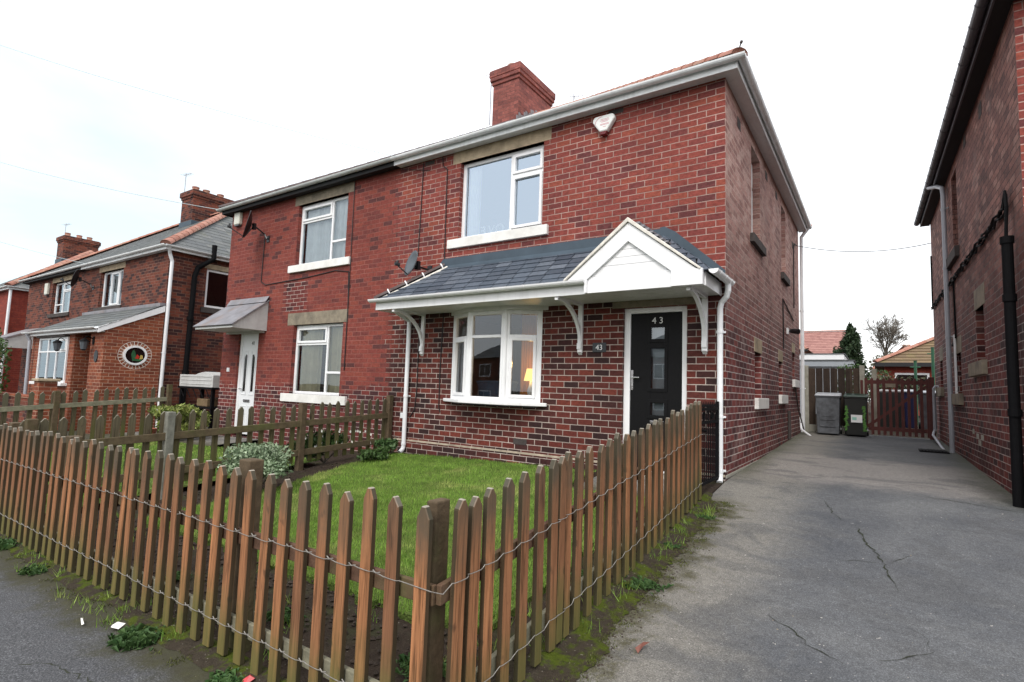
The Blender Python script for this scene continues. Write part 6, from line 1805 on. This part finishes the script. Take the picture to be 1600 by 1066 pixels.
for i in range(11):
    x_ = 1.27 + i * .108; m_ = MB(); h_ = 1.47 - (.0 if i else 0)
    m_.prism([(x_ - .027, gB + .03), (x_ + .027, gB + .03), (x_ + .027, h_ - .02), (x_ + .01, h_), (x_ - .01, h_), (x_ - .027, h_ - .02)], 'y', 7.56, 7.578); m_.build('picket', 'gate_red', RG)
m_ = MB(); m_.box(1.22, 2.44, 7.579, 7.61, 1.34, 1.42); m_.box(1.22, 2.44, 7.579, 7.61, gB + .12, gB + .20)
m_.add([(1.24, 7.581, gB + .2), (1.33, 7.581, gB + .2), (2.42, 7.581, 1.34), (2.33, 7.581, 1.34)], [(0, 1, 2, 3)]); m_.build('rail', 'gate_red', RG)
m_ = MB(); m_.box(2.36, 2.46, 7.54, 7.64, gB - .05, 1.50); m_.build('post', 'gate_red', RG)
m_ = MB(); m_.box(1.62, 1.80, 7.548, 7.559, 1.27, 1.35); m_.build('sign', 'stone_grey', RG)
m_ = MB(); m_.box(1.165, 1.2151, 7.56, 7.6, gB, 1.42); m_.build('post', 'gate_red', RG)

# wheelie bins
def wheelie(name, x0, x1, y, g, zt, body, lid, label, tipin=.035):
    t = thing(name, ((x0 + x1) / 2, y, g), label, 'bin'); d = .55
    m_ = MB(); w_ = tipin
    vs = [(x0 + w_, y + w_ , g + .03), (x1 - w_, y + w_, g + .03), (x1 - w_, y + d - .1, g + .03), (x0 + w_, y + d - .1, g + .03), (x0 + .01, y, zt - .07), (x1 - .01, y, zt - .07), (x1 - .01, y + d, zt - .07), (x0 + .01, y + d, zt - .07)]
    m_.add(vs, [(0, 3, 2, 1), (4, 5, 6, 7), (0, 1, 5, 4), (1, 2, 6, 5), (2, 3, 7, 6), (3, 0, 4, 7)])
    m_.box(x0 - .005, x1 + .005, y - .012, y + d, zt - .10, zt - .065)
    b = m_.build('body', body, t, bevel=.015)
    m_ = MB(); m_.add([(x0 - .012, y - .035, zt - .062), (x1 + .012, y - .035, zt - .062), (x1 + .012, y + d + .03, zt - .062), (x0 - .012, y + d + .03, zt - .062),
                       (x0, y - .02, zt - .03), (x1, y - .02, zt - .03), (x1, y + d, zt + .02), (x0, y + d, zt + .02)], [(0, 3, 2, 1), (4, 5, 6, 7), (0, 1, 5, 4), (1, 2, 6, 5), (2, 3, 7, 6), (3, 0, 4, 7)])
    m_.build('lid', lid, t, bevel=.015)
    m_ = MB(); m_.tube([(x0 + .03, y + d + .05, zt - .05), (x1 - .03, y + d + .05, zt - .05)], .015, 8); m_.build('handle', 'black_plastic', t)
    for xw in (x0 + .02, x1 - .02):
        m_ = MB(); m_.tube([(xw - .02, y + d - .03, g + .1), (xw + .02, y + d - .03, g + .1)], .10, 16); m_.build('wheel', 'black_plastic', t)
    return t
t = wheelie('wheelie_bin', .335, .81, 6.92, gz(.5, 7), 1.10, 'bin_grey', 'bin_grey_lid', 'weathered grey wheelie bin with a pale lid against the timber panel')
m_ = MB(); ring(m_, .42, .72, .38, .86, .02, 6.925, 6.938); m_.box(.44, .70, 6.93, 6.94, .60, .62); m_.box(.44, .70, 6.93, 6.94, .52, .535); m_.build('moulding', 'bin_grey', t)
t = wheelie('wheelie_bin', .865, 1.30, 6.95, gz(1, 7), 1.095, 'bin_black', 'bin_green', 'black wheelie bin with green lid and leaf print beside the gate')
m_ = MB(); rnd = random.Random(4)
for s_ in (0, 1):
    for k in range(16):
        z = .32 + k * .033; x_ = (.915 if s_ == 0 else 1.235) + rnd.uniform(-.018, .018); w_ = rnd.uniform(.02, .045)
        m_.add([(x_ - w_, 6.944 + .035 * (1 - (z - gB) / .85) - .012, z), (x_ + w_, 6.944 + .035 * (1 - (z - gB) / .85) - .012, z + .008), (x_ + w_ * .6, 6.944 + .035 * (1 - (z - gB) / .85) - .012, z + .034), (x_ - w_ * .7, 6.944 + .035 * (1 - (z - gB) / .85) - .012, z + .026)], [(0, 1, 2, 3)])
m_.build('leaf_print', 'bin_lime', t)
m_ = MB(); m_.box(1.0, 1.20, 6.930, 6.944, .50, .66); lbl = m_.build('sticker', 'render_white', t)
m_ = MB(); m_.box(1.02, 1.10, 6.9285, 6.930, .55, .61); m_.build('print', 'teal', lbl)
# things beyond the gate
wheelie('wheelie_bin', 2.02, 2.28, 10.4, gz(2, 10), 1.28, 'bin_blue', 'bin_grey_lid', 'blue wheelie bin seen between the gate pickets')
wheelie('wheelie_bin', 2.34, 2.80, 10.4, gz(2, 10), 1.26, 'bin_grey', 'bin_grey_lid', 'grey wheelie bin at the right, seen between the gate pickets')
def bulky(x0, x1, y, z1, mat, label):
    m_ = MB(); g = gz(x0, y); m_.box(x0, x1, y, y + .6, g, z1 - .06); b = thing('garden_store', ((x0 + x1) / 2, y, g), label, 'storage box'); m_.build('body', mat, b, bevel=.02)
    m_ = MB(); m_.box(x0 - .02, x1 + .02, y - .02, y + .62, z1 - .058, z1); m_.build('lid', 'render_white', b, bevel=.02)
bulky(1.45, 2.0, 10.5, 1.27, 'bin_black', 'black box with a white lid seen between the gate pickets')
# washing line posts
for (x_, y_, zt, lab) in ((2.75, 12.0, 2.47, 'tall green washing line post next to the dark house'), (2.36, 12.0, 2.10, 'short green washing line post left of the tall one')):
    m_ = MB(); m_.tube([(x_, y_, gz(x_, y_)), (x_, y_, zt)], .036, 10); m_.tube([(x_, y_, zt), (x_, y_, zt + .02)], .045, 10); m_.tube([(x_ - .12, y_ + .02, zt - .16), (x_ + .12, y_ + .02, zt - .16)], .018, 6)
    o = m_.build('washing_line_post', 'pole_green', None, loc=(x_, y_, gz(x_, y_))); tag(o, lab, 'post', 'green washing line posts')
shrub('garden_hedge', (1.95, 13.5, 1.25), (1.15, .5, .62), 2600, .06, 'leaf_olive', 'olive brown hedge behind the red gate', 'hedge', seed=31, clumps=16)
shrub('garden_hedge', (1.0, 15.5, 1.55), (.9, .5, .65), 1500, .07, 'leaf_mid', 'bright green bush between the garage and the gate', 'hedge', seed=32, clumps=12)
# garages
def slab(name, x0, x1, y0, y1, z0, z1, mat, fas, label, cat):
    t = thing(name, ((x0 + x1) / 2, y0, z0), label, cat); m_ = MB(); m_.box(x0, x1, y0, y1, z0, z1 - .22); m_.build('wall', mat, t)
    m_ = MB(); m_.box(x0 - .06, x1 + .06, y0 - .06, y1, z1 - .22, z1); m_.build('fascia', fas, t, bevel=.01); m_ = MB(); m_.box(x0 - .08, x1 + .10, y0 - .09, y1 + .05, z1 + .001, z1 + .03); m_.build('roof', 'slate_grey', t); return t
slab('garage', -2.2, .34, 18.2, 23, .4, 2.76, 'garage_grey', 'render_white', 'flat roofed garage with a broad white fascia', 'garage')
t = slab('garden_shed', -2.0, .70, 16.6, 18.1, .4, 2.40, 'garage_grey', 'garage_grey', 'low blue grey shed in front of the white garage', 'shed')
# bungalow with ochre roof
def far_house(x0, x1, y0, y1, z0, ze, zr, wm, rm, label, hipL=True, hipR=True, seed=1, ridge='ridge_red'):
    t = thing('house', ((x0 + x1) / 2, (y0 + y1) / 2, z0), label, 'house'); m_ = MB(); m_.box(x0, x1, y0, y1, z0, ze); m_.build('wall', wm, t)
    ov = .35; ym = (y0 + y1) / 2; run = (y1 - y0) / 2 + ov; a = (x0 - ov, y0 - ov, ze); b = (x1 + ov, y0 - ov, ze); c = (x1 + ov, y1 + ov, ze); d = (x0 - ov, y1 + ov, ze)
    e1 = (x0 - ov + (run if hipL else 0), ym, zr); e2 = (x1 + ov - (run if hipR else 0), ym, zr); m_ = MB(); rr = random.Random(seed)
    tiled_slope(m_, a, b, e2, e1, .30, .30, .035, rnd=rr); tiled_slope(m_, c, d, e1, e2, .5, .4, .03, rnd=rr); tiled_slope(m_, b, c, e2, e2, .3, .3, .035, rnd=rr); tiled_slope(m_, d, a, e1, e1, .30, .30, .035, rnd=rr)
    m_.add([a, b, c, d, e1, e2], [(0, 1, 2, 3), (0, 1, 5, 4), (2, 3, 4, 5), (1, 2, 5), (3, 0, 4)])
    r_ = m_.build('roof', rm, t); m_ = MB()
    ridge_run(m_, (e1[0], ym, zr + .03), (e2[0], ym, zr + .03), .13, .4)
    if hipL: ridge_run(m_, (a[0], a[1], ze + .05), (e1[0], ym, zr + .04), .12, .4); ridge_run(m_, (d[0], d[1], ze + .05), (e1[0], ym, zr + .04), .12, .4)
    if hipR: ridge_run(m_, (b[0], b[1], ze + .05), (e2[0], ym, zr + .04), .12, .4)
    m_.build('ridge_tiles', ridge, r_, smooth=True)
    m_ = MB(); m_.box(x0 - ov, x1 + ov, y0 - ov - .05, y0 - ov, ze - .14, ze + .03); m_.build('fascia', 'black_wood', t)
    for k in range(3):
        xw = x0 + (x1 - x0) * (k + .5) / 3; m_ = MB(); zc = z0 + (ze - z0) * .55; ring(m_, xw - .6, xw + .6, zc - .5, zc + .6, .08, y0 - .03, y0 + .02); w_ = m_.build('window', 'upvc', t); m_ = MB(); m_.quad((xw - .55, y0 - .01, zc - .45), (xw + .55, y0 - .01, zc - .45), (xw + .55, y0 - .01, zc + .55), (xw - .55, y0 - .01, zc + .55)); m_.build('pane', 'dark_pane', w_)
    return t
M['tile_ochre'] = island_mat('ochre concrete tiles', [(0.155, 0.105, 0.060), (0.185, 0.128, 0.070), (0.145, 0.098, 0.058), (0.17, 0.118, 0.064)], .85, .4, moss=((.16, .15, .05), .5))
M['tile_pink'] = island_mat('faded pink tiles', [(0.30, 0.15, 0.13), (0.36, 0.19, 0.165), (0.27, 0.13, 0.115)], .85, .4)
far_house(1.75, 7.5, 22.3, 28.0, .4, 2.62, 4.35, 'brickP3', 'tile_ochre', 'bungalow with a low ochre hipped roof behind the gate', True, True, 3)
far_house(-9.0, -3.6, 44, 50, 1.0, 5.0, 7.6, 'brickExt', 'tile_red', 'distant orange roofed house just beside the white downpipe', True, True, 4)
far_house(-9.6, -0.7, 55, 61, 1.5, 5.35, 8.0, 'brickP2', 'tile_pink', 'distant house with a long faded pink roof behind the garage', False, False, 5)
far_house(1.4, 6.8, 62, 68, 1.5, 4.3, 7.0, 'brickExt', 'tile_red', 'distant red roof between the conifer and the bare tree', True, True, 6)
# conifer
def conifer(x, y, z0, zt, r, label, seed):
    rnd = random.Random(seed); t = thing('conifer', (x, y, z0), label, 'tree'); m_ = MB(); m_.tube([(x, y, z0), (x + .1, y, zt - .3)], [.16, .03], 8); m_.build('trunk', 'bark', t); m_ = MB()
    H_ = zt - z0
    for k in range(210):
        f = rnd.random() ** .8; rr = r * (1 - f ** 3.2) * (1.0 if f > .12 else .85) * rnd.uniform(.55, 1.12); a = rnd.uniform(0, 6.28)
        c = (x + rr * math.cos(a) * .8 + .12 * math.sin(f * 9), y + rr * math.sin(a) * .8, z0 + f * H_)
        q_ = rnd.uniform(.6, 1.25); leaf_cloud(m_, c, (.34 * (1.2 - f) * q_, .34 * (1.2 - f) * q_, .25 * q_), 75, .085, rnd, long=1.9)
    m_.build('crown', 'leaf_dark', t)
conifer(.33, 25, .5, 4.6, 1.0, 'dark dense conifer rising behind the garage', 6)
# bare tree: short trunk, a fan of limbs, finer and finer twigs
def bare(x, y, z0, zt, w, label, seed):
    rnd = random.Random(seed); t = thing('bare_tree', (x, y, z0), label, 'tree'); tr = MB(); br = MB()
    fork = z0 + (zt - z0) * .50
    tr.tube([(x, y, z0), (x + .04, y, (z0 + fork) / 2), (x, y, fork), (x + .05, y, fork + .5)], [.15, .12, .10, .07], 8)
    def branch(p, d, L, r, lv):
        pts = [p.copy()]; rs = [r]; q = p.copy(); dd = d.copy()
        for k in range(4):
            dd = (dd + Vector((rnd.gauss(0, .10), rnd.gauss(0, .10), rnd.gauss(.02, .07)))).normalized(); q = q + dd * L / 4; pts.append(q.copy()); rs.append(max(.010, r * (1 - .2 * (k + 1))))
        (tr if lv == 0 else br).tube([tuple(a) for a in pts], rs, 5 if lv == 0 else 3, cap=False)
        if lv >= 3: return
        for k in range((8, 6, 4)[lv]):
            f = rnd.uniform(.25, 1.0); i_ = min(3, int(f * 4)); b = pts[i_].lerp(pts[i_ + 1], f * 4 - i_ if i_ < 3 else rnd.random())
            a = rnd.uniform(0, 6.28); o = dd.orthogonal().normalized(); o = o * math.cos(a) + dd.cross(o) * math.sin(a)
            tl_ = rnd.uniform(.35, .85); nd = dd * math.cos(tl_) + o * math.sin(tl_); nd.z += .10; nd.normalize()
            branch(b, nd, L * rnd.uniform(.38, .60), max(.010, rs[i_] * .5), lv + 1)
    for k in range(9):
        a = k * 2.4; tilt = rnd.uniform(.12, 1.0); h = rnd.uniform(-.35, .4)
        d = Vector((math.cos(a) * math.sin(tilt), math.sin(a) * math.sin(tilt), math.cos(tilt)))
        branch(Vector((x, y, fork + h)), d, (zt - fork) * .72 * (1 - .25 * tilt) , .05, 0)
    tr.build('trunk', 'bark', t); br.build('branches', 'twig', t)
bare(1.98, 40, 1.6, 7.0, 3.4, 'leafless tree with fine spreading branches against the white sky', 12)
rnd = random.Random(3)
t = thing('far_trees', (3.2, 70, 2), 'dull green treetops low behind the bare tree', 'trees'); del_t = t
COL.objects.unlink(t); bpy.data.objects.remove(t)
m_ = MB()
for k in range(22): leaf_cloud(m_, (rnd.uniform(1.0, 7.0), 75 + rnd.uniform(-2, 2), 4.6 + rnd.uniform(-.4, 1.9)), (1.0, 1.0, .8), 130, .28, rnd)
o = m_.build('distant_treetops', 'leaf_olive'); tag(o, 'dull green treetops low behind the bare tree', 'trees', kind='stuff')

# ================================================================== NEIGHBOUR PASSAGE THINGS
bt = thing('storage_unit', (-12.5, .7, gz(-12.5, .7)), 'white board unit with wavy top on a black metal stand in the side passage', 'storage unit')
m_ = MB(); X0, X1, Y0 = -13.45, -11.80, .10
m_.box(X0, X1, Y0, Y0 + .62, .74, 1.04)
for z in (.80, .90, .99): m_.box(X0 + .08, X1 - .08, Y0 - .012, Y0, z, z + .02)
m_.prism([(X0 + .75, 1.04), (X1 - .12, 1.04), (X1 - .2, 1.07), (X1 - .42, 1.12), (X1 - .62, 1.10), (X1 - .8, 1.07)], 'y', Y0 + .02, Y0 + .55)
m_.build('cabinet', 'box_white', bt, bevel=.012)
for (x_, y_) in ((X0 + .05, Y0 + .05), (X1 - .05, Y0 + .05), (X0 + .05, Y0 + .57), (X1 - .05, Y0 + .57)):
    m_ = MB(); m_.box(x_ - .035, x_ + .035, y_ - .035, y_ + .035, gz(x_, y_), .74); m_.build('leg', 'iron', bt)
m_ = MB(); m_.box(X0 - .02, X1 + .05, Y0 - .03, Y0 + .65, .69, .738); m_.box(X0, X1, Y0, Y0 + .6, .22, .26)
for k in range(5): m_.tube([(X0 + .1 + k * .32, Y0 - .01, .69), (X0 + .3 + k * .32, Y0 - .01, .48)], .012, 5)
m_.build('stand', 'iron', bt)
m_ = MB(); m_.box(-12.7, -12.2, .2, .6, .26, .45); o = m_.build('storage_box', 'tile_ochre', None, bevel=.02, loc=(-12.45, .4, .26)); tag(o, 'ochre box on the lower shelf of the black stand', 'box')
m_ = MB(); m_.tube([(-12.3, -1.0, gz(-12.3, -1)), (-12.3, -1.0, gz(-12.3, -1) + .22)], [.13, .18], 14); o = m_.build('flower_pot', 'terracotta', None, loc=(-12.3, -1, gz(-12.3, -1))); tag(o, 'clay flower pot at the foot of the porch extension', 'flower pot')
# brick pier and low wall of the pair next door
gp = thing('brick_pier', (-12.86, -2.77, gz(-12.9, -2.7)), 'yellow brown brick gate pier with a stone cap', 'gate pier')
m_ = MB(); m_.box(-13.02, -12.70, -2.92, -2.62, -1.0, .78); m_.build('pier', 'brickExt', gp)
m_ = MB(); m_.box(-13.06, -12.66, -2.96, -2.58, .782, .84); m_.build('cap', 'stone', gp, bevel=.015)
gp = thing('garden_wall', (-17, -2.7, gz(-17, -2.6)), 'low red brick garden wall running left from the pier', 'wall')
m_ = MB(); m_.box(-24, -13.03, -2.85, -2.67, -1.2, .40); m_.build('wall', 'brickP2', gp)
m_ = MB(); m_.box(-24, -13.03, -2.87, -2.65, .402, .46); m_.build('coping', 'brickExt', gp, bevel=.01)
o = MB(); o.tube([(-27.3, -2.0, -1), (-27.3, -2.0, 2.2)], .05, 8); oo = o.build('white_post', 'render_white', None, loc=(-27.3, -2, -1)); tag(oo, 'thin white post left of the lean-to gutter', 'post')

# ================================================================== OVERHEAD WIRES
def wire(a, b, sag, label, r=.008, mat='cable_grey'):
    a = Vector(a); b = Vector(b); m_ = MB(); n_ = 24
    m_.tube([tuple(a.lerp(b, i / n_) - Vector((0, 0, sag * 4 * (i / n_) * (1 - i / n_)))) for i in range(n_ + 1)], r, 5)
    o = m_.build('overhead_wire', mat, None, loc=tuple(a)); tag(o, label, 'wire', 'overhead telephone wires')
wire((0.03, 6.85, 4.42), (2.50, 7.85, 4.42), .16, 'thin wire strung across the gap above the driveway', .009)
wire((-5.44, -.3, 4.95), (-17.99, -3.86, 9.67), .12, 'upper wire crossing the sky at the left', .005, 'wire_pale')
wire((-11.52, -.19, 5.0), (-26.42, -2.24, 9.04), .15, 'lower wire crossing the sky at the left', .007, 'wire_pale')
wire((-20.3, 0.2, 4.6), (-36, -1.0, 8.0), .1, 'lowest faint wire by the far left chimney', .007, 'wire_pale')

# ================================================================== CAMERA
cam = bpy.data.cameras.new('camera'); co = bpy.data.objects.new('camera', cam); COL.objects.link(co)
Rv = Vector((0.82867176, 0.55868493, 0.03426753)); Uv = Vector((0.02057183, -0.09157853, 0.99558534)); Fv = Vector((-0.5593567, 0.82430851, 0.08738171))
m3 = Matrix((Rv, Uv, -Fv)).transposed()
co.matrix_world = Matrix.Translation((1.48987, -6.70608, 0.96740)) @ m3.to_4x4()
cam.sensor_width = 36; cam.sensor_fit = 'HORIZONTAL'; cam.lens = 19.007; cam.clip_end = 2000; cam.clip_start = .05
SC.camera = co

# ================================================================== LIGHT
w = bpy.data.worlds.new('World'); SC.world = w; w.use_nodes = True
nt = w.node_tree; nt.nodes.clear()
out = nt.nodes.new('ShaderNodeOutputWorld')
sky = nt.nodes.new('ShaderNodeTexSky'); sky.sky_type = 'NISHITA'; sky.sun_disc = False
sky.sun_elevation = R(48); sky.sun_rotation = R(165); sky.dust_density = 4; sky.air_density = 1.2
b1 = nt.nodes.new('ShaderNodeBackground'); b1.inputs[1].default_value = .05; nt.links.new(sky.outputs[0], b1.inputs[0])
tc = nt.nodes.new('ShaderNodeTexCoord')
# overcast cloud layer
nz = nt.nodes.new('ShaderNodeTexNoise'); nz.inputs['Scale'].default_value = 2.2; nz.inputs['Detail'].default_value = 5; nz.inputs['Roughness'].default_value = .5; nz.inputs['Distortion'].default_value = .3
mp = nt.nodes.new('ShaderNodeMapping'); mp.inputs['Scale'].default_value = (1, 1, 2.5); nt.links.new(tc.outputs['Generated'], mp.inputs[0]); nt.links.new(mp.outputs[0], nz.inputs['Vector'])
sp = nt.nodes.new('ShaderNodeSeparateXYZ'); nt.links.new(tc.outputs['Generated'], sp.inputs[0])
mr = nt.nodes.new('ShaderNodeMapRange'); mr.inputs[1].default_value = -.62; mr.inputs[2].default_value = -.95; mr.inputs[3].default_value = 0; mr.inputs[4].default_value = 1
nt.links.new(sp.outputs[0], mr.inputs[0])
m1 = nt.nodes.new('ShaderNodeMath'); m1.operation = 'MULTIPLY'; nt.links.new(mr.outputs[0], m1.inputs[0]); nt.links.new(nz.outputs[0], m1.inputs[1])
rp_ = nt.nodes.new('ShaderNodeValToRGB'); rp_.color_ramp.elements[0].position = .0; rp_.color_ramp.elements[0].color = (1.02, 1.02, 1.03, 1); rp_.color_ramp.elements[1].position = .55; rp_.color_ramp.elements[1].color = (.60, .69, .725, 1)
nt.links.new(m1.outputs[0], rp_.inputs[0])
b2 = nt.nodes.new('ShaderNodeBackground'); b2.inputs[1].default_value = 1.34; nt.links.new(rp_.outputs[0], b2.inputs[0])
ad = nt.nodes.new('ShaderNodeAddShader'); nt.links.new(b1.outputs[0], ad.inputs[0]); nt.links.new(b2.outputs[0], ad.inputs[1]); nt.links.new(ad.outputs[0], out.inputs[0])
sun = bpy.data.lights.new('sun', 'SUN'); sun.energy = 1.9; sun.angle = R(20); sun.color = (1, .97, .93)
so = bpy.data.objects.new('sun', sun); COL.objects.link(so)
el, az = R(48), R(165)
# light arrives from the front-left of the houses
d = Vector((math.sin(az) * math.cos(el), math.cos(az) * math.cos(el), math.sin(el)))
so.rotation_euler = d.to_track_quat('Z', 'Y').to_euler()
so.location = (0, -20, 20)
SC.view_settings.view_transform = 'Standard'; SC.view_settings.look = 'None'; SC.view_settings.exposure = 0; SC.view_settings.gamma = 1
SC.cycles.max_bounces = 6; SC.cycles.transparent_max_bounces = 12
